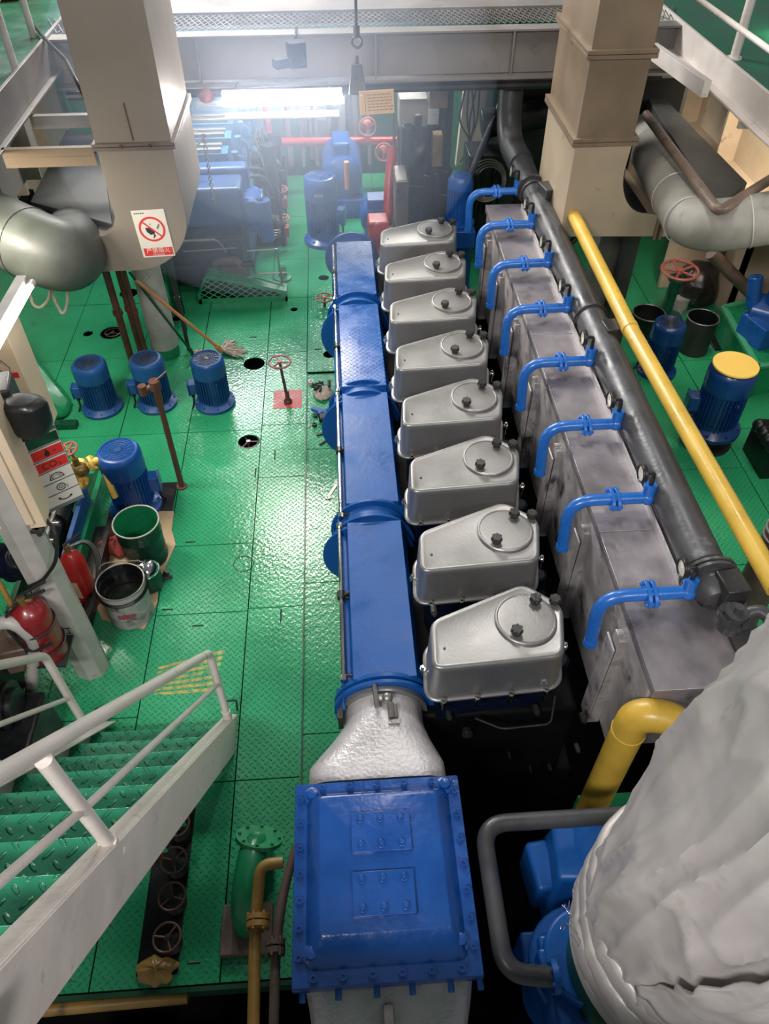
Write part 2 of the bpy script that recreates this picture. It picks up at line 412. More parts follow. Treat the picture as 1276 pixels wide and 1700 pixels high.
def single(name, mb, mat, label, cat, group=None, **kw):
    """a thing that is one mesh, origin at its base centre"""
    xs = [p.x for p in mb.v]; ys = [p.y for p in mb.v]; zs = [p.z for p in mb.v]
    c = Vector(((min(xs) + max(xs)) / 2, (min(ys) + max(ys)) / 2, min(zs)))
    mb.v = [p - c for p in mb.v]
    o = obj(name, mb, mat, None, **kw)
    o.location = c
    return tag(o, label, cat, group)
def struct(name, mb, mat, **kw):
    o = obj(name, mb, mat, None, **kw)
    o['kind'] = 'structure'
    return o
def dup(root, loc, rz=0.0, label=None, group=None, sc=None):
    r = root.copy(); COL.objects.link(r); r.location = loc; r.rotation_euler = (0, 0, rz)
    if sc: r.scale = sc if isinstance(sc, tuple) else (sc, sc, sc)
    if label: r['label'] = label
    if group: r['group'] = group
    for ch in list(root.children):
        c = ch.copy(); COL.objects.link(c); c.parent = r
        for g in list(ch.children):
            d = g.copy(); COL.objects.link(d); d.parent = c
    return r
def copypart(p, parent, loc):
    c = p.copy(); COL.objects.link(c); c.parent = parent; c.location = loc
    for g in list(p.children):
        d = g.copy(); COL.objects.link(d); d.parent = c
    return c

def text_mb(body, size, mt, depth=0.0008, align='CENTER'):
    cu = bpy.data.curves.new('lettering', 'FONT')
    cu.body = body; cu.size = size; cu.align_x = align; cu.align_y = 'CENTER'; cu.extrude = depth
    to = bpy.data.objects.new('lettering', cu); COL.objects.link(to)
    bpy.context.view_layer.update()
    me = bpy.data.meshes.new_from_object(to.evaluated_get(bpy.context.evaluated_depsgraph_get()))
    mb = MB()
    mb.add([v.co.copy() for v in me.vertices], [list(p.vertices) for p in me.polygons], mt)
    bpy.data.objects.remove(to); bpy.data.curves.remove(cu); bpy.data.meshes.remove(me)
    return mb

def frame(o, xdir, ydir):
    """matrix of a flat sign: origin, reading direction, up direction"""
    x = Vector(xdir).normalized(); y = Vector(ydir); y = (y - x * y.dot(x)).normalized(); z = x.cross(y)
    m = Matrix((x, y, z)).transposed().to_4x4(); m.translation = Vector(o)
    return m

# ---------------------------------------------------------------- shared shapes
def handwheel(mb, c, R, axis=(0, 0, 1), spokes=3, r=None, dish=0.0, a0=0.4):
    """rim + hub + spokes, joined to mb"""
    r = r or R * 0.09
    q = Vector(axis).normalized().to_track_quat('Z', 'Y').to_matrix(); c = Vector(c)
    mb.torus(c + q @ Vector((0, 0, dish)), R, r, axis, 32, 8)
    mb.cyl(c + q @ Vector((0, 0, -R * 0.12)), c + q @ Vector((0, 0, R * 0.12)), R * 0.2, n=14)
    for k in range(spokes):
        t = a0 + 2 * PI * k / spokes
        mb.tube([c + q @ Vector((R * 0.12 * math.cos(t), R * 0.12 * math.sin(t), 0)), c + q @ Vector((R * 0.97 * math.cos(t), R * 0.97 * math.sin(t), dish))], r * 0.85, 8)
    return mb
def flange(mb, c, axis, R, t=0.02, bolts=8, br=0.006):
    axis = Vector(axis).normalized(); c = Vector(c)
    mb.cyl(c - axis * t / 2, c + axis * t / 2, R, n=28)
    q = axis.to_track_quat('Z', 'Y').to_matrix()
    for k in range(bolts):
        a = 2 * PI * k / bolts + 0.2
        p = c + q @ Vector((R * 0.84 * math.cos(a), R * 0.84 * math.sin(a), 0))
        mb.cyl(p - axis * (t / 2 + br * 1.2), p + axis * (t / 2 + br * 1.2), br, n=6)
    return mb

def make_motor(name, label, R, H, mat='blue_motor', group=None, loc=(0, 0, 0), top='dark_steel', box_side=(-1, 0), cover=None, base=True):
    """vertical flange motor: base flange, finned body, fan cowl, grille, terminal box, lifting eyes"""
    t = thing(name, label, 'electric motor', loc, group)
    h0 = H * 0.10
    mb = MB()
    mb.lathe([(R * 1.22, 0), (R * 1.24, h0 * 0.25), (R * 1.24, h0 * 0.6), (R * 1.12, h0 * 0.8), (R * 0.86, h0 * 1.2), (R * 0.84, h0 * 1.5)], n=36)
    for k in range(8):
        a = 2 * PI * k / 8 + 0.2
        mb.cyl((R * 1.1 * math.cos(a), R * 1.1 * math.sin(a), h0 * 0.5), (R * 1.1 * math.cos(a), R * 1.1 * math.sin(a), h0 * 1.0), R * 0.06, n=6)
    obj('base_flange', mb, mat, t, local=True)
    mb = MB()
    mb.cyl((0, 0, h0 * 1.2), (0, 0, H * 0.74), R * 0.84, n=36)
    nf = 34
    for k in range(nf):
        a = 2 * PI * k / nf
        c, s_ = math.cos(a), math.sin(a)
        mb.box((R * 0.88 * c, R * 0.88 * s_, (h0 * 1.6 + H * 0.70) / 2), (R * 0.22, R * 0.035, H * 0.70 - h0 * 1.6), a)
    obj('finned_body', mb, mat, t, local=True)
    mb = MB()
    mb.lathe([(R * 1.0, H * 0.68), (R * 1.01, H * 0.72), (R * 1.01, H * 0.90), (R * 0.98, H * 0.955), (R * 0.88, H * 0.992), (R * 0.78, H), (R * 0.76, H * 0.985), (0.0001, H * 0.985)], n=40)
    obj('fan_cowl', mb, mat, t, local=True)
    mb = MB()
    if cover is None:
        for rr in (0.16, 0.30, 0.44, 0.58, 0.70):
            mb.torus((0, 0, H * 0.990), R * rr, R * 0.018, n=28, m=5)
        for k in range(16):
            a = 2 * PI * k / 16
            mb.bar((R * 0.12 * math.cos(a), R * 0.12 * math.sin(a), H * 0.99), (R * 0.74 * math.cos(a), R * 0.74 * math.sin(a), H * 0.99), R * 0.022, 0.004)
        mb.cyl((0, 0, H * 0.985), (0, 0, H * 0.997), R * 0.13, n=14)
        obj('fan_grille', mb, top, t, local=True)
    else:
        mb.lathe([(R * 0.93, H * 1.005), (R * 0.95, H * 1.012), (R * 0.95, H * 1.03), (R * 0.93, H * 1.036), (0.0001, H * 1.036)], n=44)
        obj('top_cover', mb, cover, t, local=True, label='flat yellow disc cover')
        mb = MB(); mb.cyl((0, 0, H * 0.985), (0, 0, H * 1.008), R * 0.90, n=40)
        obj('cover_seal', mb, 'rubber', t, local=True)
    bx, by = box_side
    a = math.atan2(by, bx)
    mb = MB()
    T = Matrix.Rotation(a, 4, 'Z')
    mb.box((R * 1.16, 0, H * 0.42), (R * 0.46, R * 0.62, H * 0.22), 0, T)
    mb.box((R * 1.42, 0, H * 0.42), (R * 0.08, R * 0.70, H * 0.25), 0, T)
    jb = obj('terminal_box', mb, mat, t, local=True, bevel=0.006)
    mb = MB()
    mb.cyl(T @ Vector((R * 1.22, R * 0.15, H * 0.32)), T @ Vector((R * 1.22, R * 0.15, H * 0.25)), R * 0.12, n=10)
    mb.tube(bend([T @ Vector((R * 1.22, R * 0.15, H * 0.27)), T @ Vector((R * 1.25, R * 0.15, H * 0.1)), T @ Vector((R * 1.4, R * 0.3, 0.01))], 0.05), R * 0.06, 8)
    obj('cable_gland', mb, 'rubber', jb, local=True)
    for sgn in (1, -1):
        b2 = a + PI / 2 * sgn + 0.3
        mb = MB()
        q = Vector((math.cos(b2), math.sin(b2), 0))
        mb.torus(q * R * 1.08 + Vector((0, 0, H * 0.60)), R * 0.10, R * 0.03, q.cross(Vector((0, 0, 1))), 14, 6)
        obj('lifting_eye', mb, mat, t, local=True)
    return t
# ================================================================ THE SETTING
G = 0.0035
def plates(rects, holes, z=0.0, t=0.008):
    """floor plates with gaps; holes = (x, y, r)"""
    out = MB()
    for (x0, x1, y0, y1) in rects:
        bm = bmesh.new()
        cs = [bm.verts.new(p) for p in ((x0 + G, y0 + G, z), (x1 - G, y0 + G, z), (x1 - G, y1 - G, z), (x0 + G, y1 - G, z))]
        es = [bm.edges.new((cs[i], cs[(i + 1) % 4])) for i in range(4)]
        for (hx, hy, hr) in holes:
            if x0 + G + hr < hx < x1 - G - hr and y0 + G + hr < hy < y1 - G - hr:
                hv = [bm.verts.new((hx + hr * math.cos(2 * PI * k / 24), hy + hr * math.sin(2 * PI * k / 24), z)) for k in range(24)]
                es += [bm.edges.new((hv[k], hv[(k + 1) % 24])) for k in range(24)]
        bmesh.ops.triangle_fill(bm, use_beauty=True, use_dissolve=False, edges=es)
        for f in bm.faces:
            if f.normal.z < 0: f.normal_flip()
        r = bmesh.ops.extrude_face_region(bm, geom=bm.faces[:])
        for v in [g for g in r['geom'] if isinstance(g, bmesh.types.BMVert)]: v.co.z -= t
        bm.verts.ensure_lookup_table(); bm.verts.index_update()
        out.add([v.co.copy() for v in bm.verts], [[v.index for v in f.verts] for f in bm.faces])
        bm.free()
    return out

holesL = [(-2.20, 6.31, 0.105), (-2.16, 7.02, 0.09), (-2.42, 6.31, 0.045), (-0.83, 5.72, 0.095),
          (-1.215, 5.80, 0.085), (-0.197, 7.19, 0.055), (-0.49, 6.60, 0.035), (-0.812, 4.655, 0.087), (-1.62, 6.52, 0.05),
          (-0.15, 5.82, 0.06)]
cols = [
    (-0.717, -0.357, [0.88, 1.84, 3.0, 4.23, 4.85, 5.30, 5.88, 6.82, 7.6, 8.6, 9.75]),
    (-1.31, -0.717, [0.88, 1.84, 2.98, 3.57, 4.80, 5.88, 6.82, 7.9, 9.75]),
    (-1.86, -1.31, [0.88, 2.26, 3.57, 4.80, 5.88, 6.82, 7.9, 9.75]),
    (-2.55, -1.86, [0.88, 2.26, 3.40, 4.80, 5.88, 6.82, 8.2, 9.75]),
    (-3.60, -2.55, [0.88, 2.6, 4.2, 5.88, 6.82, 8.2, 9.75]),
]
rects = []
for x0, x1, ys in cols:
    for a, b in zip(ys[:-1], ys[1:]): rects.append((x0, x1, a, b))
# the sunken strip along the engine is its own level
mb = plates(rects, holesL)
mb.join(plates([(-0.357, 0.42, a, b) for a, b in zip([6.45, 6.82, 7.6, 8.6], [6.82, 7.6, 8.6, 9.75])], holesL))
mb.join(plates([(-0.357, 0.10, a, b) for a, b in zip([1.2, 2.1, 3.2, 4.55], [2.1, 3.2, 4.55, 5.56])], [], z=-0.018))
mb.join(plates([(-0.357, 0.10, 5.56, 6.45)], holesL))
xr = [1.72, 2.35, 3.0, 3.65]
for i in range(3):
    ys = [[1.6, 3.05, 4.1, 5.0, 6.3, 7.2, 8.4, 9.75], [1.6, 3.15, 4.1, 5.5, 6.3, 7.2, 8.4, 9.75], [1.6, 3.15, 4.55, 5.5, 6.3, 7.2, 8.4, 9.75]][i]
    mb.join(plates([(xr[i], xr[i + 1], a, b) for a, b in zip(ys[:-1], ys[1:])], [(2.33 + 0.08, 4.3, 0.045), (3.25, 3.95, 0.04)]))
mb.join(plates([(0.42, 1.72, 6.35, 7.2), (0.42, 1.72, 7.2, 8.4), (0.42, 1.72, 8.4, 9.75), (3.65, 4.3, 4.0, 6.2), (3.65, 4.3, 1.6, 4.0)], []))
struct('floor', mb, 'floor', smooth=20)
# bilge shell, coloured near-black for the unlit void under the plates
mb = MB()
mb.bb(-3.9, 4.6, -0.6, 13.2, -1.05, -1.0)
mb.bb(-3.9, -3.8, -0.6, 9.7, -1.0, -0.05); mb.bb(4.4, 4.5, -0.6, 9.7, -1.0, -0.05)
mb.bb(-3.7, -0.37, 0.93, 9.6, -0.16, -0.13); mb.bb(1.78, 4.3, 1.65, 9.6, -0.16, -0.13); mb.bb(-0.34, 1.75, 6.42, 9.6, -0.16, -0.13)
struct('bilge_floor', mb, 'pit')
# kerb lips of the plate openings
mb = MB()
mb.bb(-0.366, -0.352, 0.9, 5.55, -0.06, -0.001)
mb.bb(1.70, 1.715, 1.6, 6.35, -0.10, 0.0)
mb.bb(-3.6, -0.36, 0.855, 0.875, -0.10, 0.0)
mb.bb(1.72, 3.6, 1.575, 1.595, -0.10, 0.0)
struct('trim_1', mb, 'green_dark')

# bulkheads
mb = MB(); mb.bb(-4.0, 4.6, 12.0, 12.1, -1.0, 2.36)
for k in range(12):
    mb.bb(-3.8 + k * 0.7, -3.74 + k * 0.7, 11.88, 12.0, 0, 2.3)
struct('wall_back', mb, 'green_pale')
mb = MB(); mb.bb(-4.0, -3.9, -0.6, 12.1, -1.0, 2.36)
for k in range(9): mb.bb(-3.9, -3.76, 1.0 + k * 1.2, 1.05 + k * 1.2, 0.0, 2.3)
struct('wall_left', mb, 'cream')
mb = MB()
mb.bb(3.65, 3.72, 6.23, 12.1, -0.02, 2.36)
mb.bb(4.3, 4.4, -0.6, 6.4, -0.02, 2.36)
mb.bb(3.65, 4.4, 6.23, 6.30, -0.02, 2.36)
ribs = [5.0, 5.35, 5.75, 6.05]
for y in (4.6, 5.15, 5.7): mb.bb(4.16, 4.3, y, y + 0.06, 0.0, 2.3)
mb.bb(4.05, 4.3, 3.0, 6.2, 1.25, 1.31)
struct('wall_right', mb, 'cream')

# side decks
for nm, xa, xb, ex_ in (('floor_upper_left', -4.0, -2.05, -2.05), ('floor_upper_right', 2.62, 4.5, 2.62)):
    mb = MB(); mb.bb(xa, xb, -0.4, 12.0, 2.365, 2.395)
    struct(nm, mb, 'green_dark' if nm.endswith('left') else 'deck')
mb = MB()
mb.bb(-2.065, -2.04, -0.4, 12.0, 2.21, 2.425); mb.bb(-2.065, -2.0, -0.4, 12.0, 2.195, 2.21)
for k in range(8): mb.bb(-3.9, -2.065, 1.2 + k * 0.95, 1.23 + k * 0.95, 2.14, 2.365)
struct('trim_2', mb, 'flange_dark' if False else 'greybeam', bevel=0.003)
mb = MB()
mb.bb(2.61, 2.635, -0.4, 12.0, 2.235, 2.425); mb.bb(2.56, 2.635, -0.4, 12.0, 2.22, 2.235)
for k in range(8): mb.bb(2.635, 4.3, 1.3 + k * 0.95, 1.33 + k * 0.95, 2.12, 2.365)
struct('trim_3', mb, 'white', bevel=0.003)
# under-deck longitudinal web with frames and cut-outs (right)
def web(x, y0, y1, z0, z1, t, holes):
    bm = bmesh.new()
    cs = [bm.verts.new(p) for p in ((x, y0, z0), (x, y1, z0), (x, y1, z1), (x, y0, z1))]
    es = [bm.edges.new((cs[i], cs[(i + 1) % 4])) for i in range(4)]
    for hy, hz, a, b in holes:
        hv = [bm.verts.new((x, hy + a * math.cos(2 * PI * k / 20), hz + b * math.sin(2 * PI * k / 20))) for k in range(20)]
        es += [bm.edges.new((hv[k], hv[(k + 1) % 20])) for k in range(20)]
    bmesh.ops.triangle_fill(bm, use_beauty=True, use_dissolve=False, edges=es)
    r = bmesh.ops.extrude_face_region(bm, geom=bm.faces[:])
    for v in [g for g in r['geom'] if isinstance(g, bmesh.types.BMVert)]: v.co.x += t
    bm.verts.index_update()
    o = MB().add([v.co.copy() for v in bm.verts], [[v.index for v in f.verts] for f in bm.faces])
    bm.free(); return o
mb = web(3.40, 4.4, 7.6, 1.35, 2.23, 0.02, [])
for y in (4.6, 5.55, 6.5, 7.4):
    w = web(0, 0, 0.16, 1.35, 2.23, 0.03, [(0.08, 1.80, 0.028, 0.05)])
    mb.join(w, Matrix.Translation((3.40, y, 0)) @ Matrix.Rotation(PI / 2, 4, 'Z'))
mb.bb(3.20, 3.4, 4.4, 7.6, 1.33, 1.35)
struct('trim_4', mb, 'cream')
mb = web(-2.75, 3.6, 7.4, 1.2, 2.2, 0.02, [(5.2, 1.7, 0.03, 0.05)])
for y in (4.2, 5.1, 6.0, 6.9):
    mb.bb(-2.73, -2.60, y, y + 0.025, 1.2, 2.2)
struct('trim_5', mb, 'duct')

# transverse beam carrying the grating
mb = MB()
mb.bb(-2.05, 2.61, 6.42, 6.445, 2.10, 2.40)
mb.bb(-2.05, 2.61, 6.36, 6.50, 2.39, 2.405)
mb.bb(-2.05, 2.61, 6.34, 6.52, 2.075, 2.095)
for x in (-1.0, 0.318, 1.35): mb.bb(x, x + 0.014, 6.36, 6.42, 2.095, 2.39)
mb.bb(-2.05, 2.61, 6.90, 6.96, 2.34, 2.43)
struct('trim_6', mb, 'greybeam', bevel=0.002)
mb = MB(); mb.bb(-2.05, 2.61, 6.96, 12.0, 2.40, 2.43)
struct('ceiling', mb, 'greybeam')
mb = MB()   # expanded mesh walkway
ny, nx = 7, 96
for i in range(nx):
    xx = -2.0 + i * 4.6 / nx
    for sg in (1, -1):
        mb.bar((xx, 6.50, 2.412), (xx + sg * 0.16, 6.90, 2.412), 0.007, 0.006)
struct('grating_walkway', mb, 'mesh', smooth=10)
mb = MB()
mb.tube([(-2.05, 6.50, 1.99), (2.6, 6.50, 1.99)], 0.035, 10)
mb.tube([(-2.05, 6.66, 2.0), (2.6, 6.66, 2.0)], 0.055, 10)
struct('trim_7', mb, 'dark_steel')
# walkway under the photographer's feet
mb = MB(); mb.bb(-0.60, 2.6, -2.2, 0.0, 2.36, 2.395); mb.bb(-1.6, -0.6, -2.2, 0.30, 2.36, 2.395)
struct('floor_walkway', mb, 'green')
# ================================================================ MAIN ENGINE
eng = thing('marine_diesel_engine', 'long in-line marine diesel engine with eight silver covers and blue air receiver in the middle', 'engine', (0.6, 3.6, -0.9))
mb = MB()
mb.bb(0.02, 1.10, 1.75, 6.10, -0.95, 0.10)
mb.bb(0.22, 1.00, 1.72, 6.05, 0.10, 0.80)
obj('crankcase', mb, 'pit', eng, bevel=0.02, label='crankcase coloured near-black for the shade under the covers')
mb = MB()
for k in range(8):
    y = 1.86 + 0.5235 * k
    mb.prism([(0.33, y - 0.14), (0.84, y - 0.10), (0.90, y - 0.03), (0.88, y + 0.08), (0.72, y + 0.15), (0.34, y + 0.02)], 0.70, 1.035)
    mb.cyl((0.96, y + 0.1, 0.60), (0.96, y + 0.1, 0.86), 0.045, n=14)
obj('cylinder_head_row', mb, 'navy', eng, bevel=0.012, label='dark navy cylinder heads under the silver covers')
rr = random.Random(3)
for (u, v, r) in ((775, 1218, 0.026), (745, 1190, 0.014), (890, 1182, 0.014), (845, 1255, 0.008), (912, 1275, 0.010), (958, 1245, 0.012), (968, 1195, 0.016), (880, 1278, 0.006), (720, 1018, 0.012)):
    c = ay(u, v, 1.70)
    mb = MB(); mb.cyl((c.x, 1.73, c.z), (c.x, 1.69, c.z + 0.01), r, n=8); mb.cyl((c.x, 1.69, c.z + 0.01), (c.x, 1.68, c.z + 0.012), r * 0.6, n=8)
    obj('front_plug', mb, 'dark_steel', eng, smooth=30)
mb = MB()
mb.tube(bend([(0.50, 1.66, 0.88), (0.62, 1.62, 0.84), (0.84, 1.62, 0.86), (0.86, 1.70, 0.97)], 0.03), 0.005, 6)
obj('fuel_line', mb, 'dark_steel', eng, smooth=30)

# rocker cover (prototype at the first cylinder, in world coordinates)
ZC = 1.27
def topz(x): return ZC
def rnd(poly, R=0.05, k=5):
    n = len(poly); out = []
    for i in range(n):
        a = Vector(poly[i - 1]); b = Vector(poly[i]); c = Vector(poly[(i + 1) % n])
        u = a - b; w = c - b; l = min(R, u.length * 0.45, w.length * 0.45)
        p0 = b + u.normalized() * l; p1 = b + w.normalized() * l
        for j in range(k + 1):
            t = j / k; out.append(p0 * (1 - t) ** 2 + b * 2 * t * (1 - t) + p1 * t * t)
    return out
tp_ = [az(u, v, ZC) for (u, v) in ((713, 1030), (716, 1113), (938, 1090), (935, 1004), (868, 967))]
base_poly = rnd([(p.x, p.y) for p in tp_], 0.055)
cx, cy = 0.62, 1.86
def ringpts(poly, s, dz_fn, inset=0.0):
    out = []
    n = len(poly)
    for i in range(n):
        p = poly[i]; a = poly[i - 1]; b = poly[(i + 1) % n]
        t = (b - a).normalized(); nn = Vector((t.y, -t.x))
        q = p - nn * inset
        out.append(Vector((q.x, q.y, dz_fn(q.x))))
    return out
def loft(rings, cap=True):
    n = len(rings[0]); mb = MB(); vs = [p for r in rings for p in r]
    fs = []
    for k in range(len(rings) - 1):
        for i in range(n):
            fs.append((k * n + i, k * n + (i + 1) % n, (k + 1) * n + (i + 1) % n, (k + 1) * n + i))
    if cap:
        fs.append(tuple(reversed(range(n)))); fs.append(tuple(range((len(rings) - 1) * n, len(rings) * n)))
    return mb.add(vs, fs)
area2 = sum(base_poly[i].x * base_poly[(i + 1) % len(base_poly)].y - base_poly[(i + 1) % len(base_poly)].x * base_poly[i].y for i in range(len(base_poly)))
sgn_ = 1 if area2 > 0 else -1
def cover_rings():
    R = []
    I = lambda s: s * sgn_
    for z, i in ((1.035, -0.022), (1.045, -0.025), (1.050, -0.022), (1.052, -0.010), (1.065, -0.007), (ZC - 0.030, 0.0), (ZC - 0.012, 0.000), (ZC - 0.002, 0.005), (ZC + 0.002, 0.014), (ZC - 0.001, 0.024)):
        R.append(ringpts(base_poly, 1, lambda x: z, I(i)))
    return R
RC = obj('rocker_cover', loft(cover_rings()), 'silver', eng, smooth=50, label='silver rounded cover nearest the camera end')
nrm = Vector((0, 0, 1))
lc = az(872, 1029, ZC)
mb = MB()
mb.lathe([(0.136, -0.01), (0.136, 0.009), (0.132, 0.013), (0.126, 0.014), (0.122, 0.011), (0.10, 0.012), (0.0001, 0.012)], lc, nrm, 48)
obj('round_lid', mb, 'silver', RC, label='round inspection lid')
def knob(c, R=0.025):
    mb = MB()
    c = Vector(c)
    mb.cyl(c - nrm * 0.004, c + nrm * 0.016, R * 0.78, n=16)
    vs = []
    n = 42; q = nrm.to_track_quat('Z', 'Y').to_matrix()
    for h, s in ((0.014, 0.9), (0.020, 1.0), (0.036, 1.0), (0.041, 0.88)):
        for i in range(n):
            t = 2 * PI * i / n
            r = R * s * (1.0 + 0.11 * math.cos(7 * t))
            vs.append(c + nrm * h + q @ Vector((r * math.cos(t), r * math.sin(t), 0)))
    fs = [tuple(reversed(range(n))), tuple(range(3 * n, 4 * n))]
    for k in range(3):
        fs += [(k * n + i, k * n + (i + 1) % n, (k + 1) * n + (i + 1) % n, (k + 1) * n + i) for i in range(n)]
    mb.add(vs, fs)
    return mb
def onplane(u, v):
    r = ray(u, v); p0 = Vector((0, 0, ZC + 0.02)); t = (p0 - Vector((0, 0, CAMH))).dot(nrm) / r.dot(nrm)
    return Vector((0, 0, CAMH)) + r * t
kn = [onplane(857, 1050), onplane(888, 998), onplane(921, 996)]
for i, p in enumerate(kn):
    p = Vector((p.x, p.y, topz(p.x) + (0.011 if i < 2 else -0.004)))
    obj('lid_knob', knob(p), 'dark_steel', RC, smooth=50, label='black star knob')
mb = MB()
pv = onplane(738, 1072); pv.z = topz(pv.x)
mb.cyl(pv - nrm * 0.002, pv + nrm * 0.0022, 0.0055, n=12)
obj('vent_hole', mb, 'black', RC)
for (x, y) in [tuple(az(u, v, 1.050).xy) for (u, v) in ((736, 1166), (792, 1160), (848, 1154), (906, 1147), (701, 1112))] + [(0.935, 1.90), (0.50, 2.00)]:
    mb = MB(); mb.cyl((x, y, 1.040), (x, y, 1.060), 0.013, n=14); mb.cyl((x, y, 1.060), (x, y, 1.078), 0.0085, n=6); mb.cyl((x, y, 0.99), (x, y, 1.04), 0.0075, n=8)
    obj('cover_bolt', mb, 'chrome', RC)
names = ['nearest the camera end', 'second from the camera end', 'third from the camera end', 'fourth from the camera end', 'fifth from the camera end', 'sixth from the camera end', 'seventh from the camera end', 'farthest, beside the red gearbox']
for k in range(1, 8):
    c = copypart(RC, eng, (0, 0.5235 * k, 0))
    c['label'] = 'silver rounded cover ' + names[k]

# --- blue charge-air receiver
PX, PZ, PR = 0.098, 0.80, 0.188
rec = MB()
YE = az(590, 391, 1.0).y
rec.cyl((PX, 1.80, PZ), (PX, YE, PZ), PR, n=48)
rec.lathe([(PR, 0), (PR * 0.9, 0.05), (PR * 0.5, 0.09), (0.0001, 0.10)], (PX, YE, PZ), (0, 1, 0), 40)
rec.lathe([(PR - 0.01, -0.012), (PR + 0.042, -0.012), (PR + 0.042, 0.012), (PR - 0.01, 0.012)], (PX - 0.01, YE, PZ), (0, 1, 0), 48)
REC = obj('air_receiver', rec, 'blue', eng, label='blue charge air receiver pipe')
ys_plate = []
for (v0, v1) in ((1126, 866), (834, 652), (640, 505), (488, 400)):
    y0 = az(630, v0, 1.0).y; y1 = az(620, v1, 1.0).y
    ys_plate.append((y0, y1))
for (y0, y1) in ys_plate:
    mb = MB()
    # boxed cover sitting on the pipe with a stepped left shoulder
    prof = [(-0.046, 0.93), (-0.040, 1.003), (0.250, 1.003), (0.254, 0.90), (-0.046, 0.86)]
    vs = [(x, y0, z) for x, z in prof] + [(x, y1, z) for x, z in prof]
    n = len(prof)
    mb.add(vs, [tuple(range(n)), tuple(reversed(range(n, 2 * n)))] + [(i, n + i, n + (i + 1) % n, (i + 1) % n) for i in range(n)])
    cp_ = obj('receiver_cover_plate', mb, 'blue_tread' if y0 > 3.8 else 'blue', REC, bevel=0.003)
    mb = MB()
    mb.bb(-0.075, -0.040, y0 + 0.01, y1 - 0.01, 0.88, 0.935)
    obj('side_ledge', mb, 'blue', REC, bevel=0.01)
for v in (1165, 850, 646, 497):
    y = az(630, v, 0.99).y - (0.0 if v > 1000 else 0.0)
    if v == 1165: y = 1.80
    mb = MB()
    mb.lathe([(PR + 0.002, -0.075), (PR + 0.016, -0.07), (PR + 0.016, 0.07), (PR + 0.002, 0.075)] if v < 1000 else [(PR + 0.002, -0.02), (PR + 0.012, -0.01), (PR + 0.012, 0.10), (PR + 0.002, 0.11)], (PX, y, PZ), (0, 1, 0), 48)
    for dy in ((-0.055, 0.055) if v < 1000 else (-0.012, 0.02)):
        mb.lathe([(PR, -0.008), (PR + 0.045, -0.008), (PR + 0.045, 0.008), (PR, 0.008)], (PX, y + dy, PZ), (0, 1, 0), 48)
    for k in (-1, 0, 7, 8):
        a = -0.35 + k * 0.42
        p = Vector((PX + (PR + 0.03) * math.cos(a), y, PZ + (PR + 0.03) * math.sin(a)))
        mb.cyl(p - Vector((0, 0.08, 0)), p + Vector((0, 0.08, 0)), 0.006, n=6)
    obj('receiver_coupling', mb, 'blue', REC)
    if v < 1000:
        mb = MB()
        mb.cyl((-0.118, y - 0.03, PZ - 0.02), (-0.118, y - 0.012, PZ - 0.02), 0.0, 0.0, n=8) if False else None
        mb.lathe([(0.0001, 0), (PR + 0.07, 0), (PR + 0.07, 0.014), (0.0001, 0.014)], (PX - 0.025, y - 0.10, PZ - 0.05), (0, 1, 0), 48)
        obj('support_disc', mb, 'blue', REC)
# drain/rail rods along the left shoulder
for (ua, va, ub, vb) in ((570, 1128, 563, 872), (566, 858, 560, 655), (561, 650, 556, 510), (556, 498, 553, 410)):
    a = az(ua, va, 0.965); b = az(ub, vb, 0.965)
    mb = MB(); mb.tube([a, b], 0.0105, 10)
    mb.cyl(a + Vector((0, -0.01, 0)), a + Vector((0, 0.02, 0)), 0.017, n=8)
    mb.cyl(b + Vector((0, -0.02, 0)), b + Vector((0, 0.01, 0)), 0.017, n=8)
    rod = obj('rail_rod', mb, 'chrome', eng, label='thin bright rod along the air receiver')
    m = (a + b) / 2
    mb = MB(); mb.cyl(m - Vector((0, 0.022, 0)), m + Vector((0, 0.022, 0)), 0.021, n=10); mb.box(m + Vector((0.035, 0, -0.012)), (0.06, 0.028, 0.022))
    mb.tube([m, m + Vector((0.05, 0.012, 0.012))], 0.009, 8)
    obj('rod_clamp', mb, 'rubber', rod, bevel=0.003)
    mb = MB()
    for q_ in (a + Vector((0.02, 0.02, 0)), b + Vector((0.02, -0.02, 0))):
        mb.tube([q_ - Vector((0.02, 0, 0)), q_ + Vector((0.05, 0, -0.01))], 0.008, 8)
    obj('rod_union', mb, 'dark_steel', rod)

# --- silver transition cone and blue cooler housing
def ring_xz(cx, cz, hw, hh, p, y, n=48):
    out = []
    for i in range(n):
        t = 2 * PI * i / n
        c, s_ = math.cos(t), math.sin(t)
        k = (abs(c) ** p + abs(s_) ** p) ** (-1 / p)
        out.append(Vector((cx + hw * k * c, y, cz + hh * k * s_)))
    return out
mb = loft([ring_xz(0.092, 0.80, 0.180, 0.180, 2.0, 1.80), ring_xz(0.09, 0.80, 0.180, 0.180, 2.0, 1.69), ring_xz(0.085, 0.80, 0.188, 0.185, 2.2, 1.655),
           ring_xz(0.07, 0.78, 0.225, 0.20, 2.8, 1.58), ring_xz(0.055, 0.77, 0.268, 0.215, 3.6, 1.505), ring_xz(0.048, 0.76, 0.287, 0.225, 5.0, 1.46), ring_xz(0.046, 0.76, 0.290, 0.228, 6.5, 1.44), ring_xz(0.046, 0.76, 0.290, 0.228, 7, 1.36)])
CONE = obj('transition_duct', mb, 'silver_rough', eng, smooth=60, label='silver transition duct between receiver and cooler')
mb = MB()
mb.lathe([(0.176, -0.012), (0.205, -0.012), (0.205, 0.012), (0.176, 0.012)], (0.092, 1.765, 0.80), (0, 1, 0), 48)
obj('clamp_band', mb, 'silver', CONE)
c0 = Vector((0.095, 1.725, 0.975))
mb = MB()
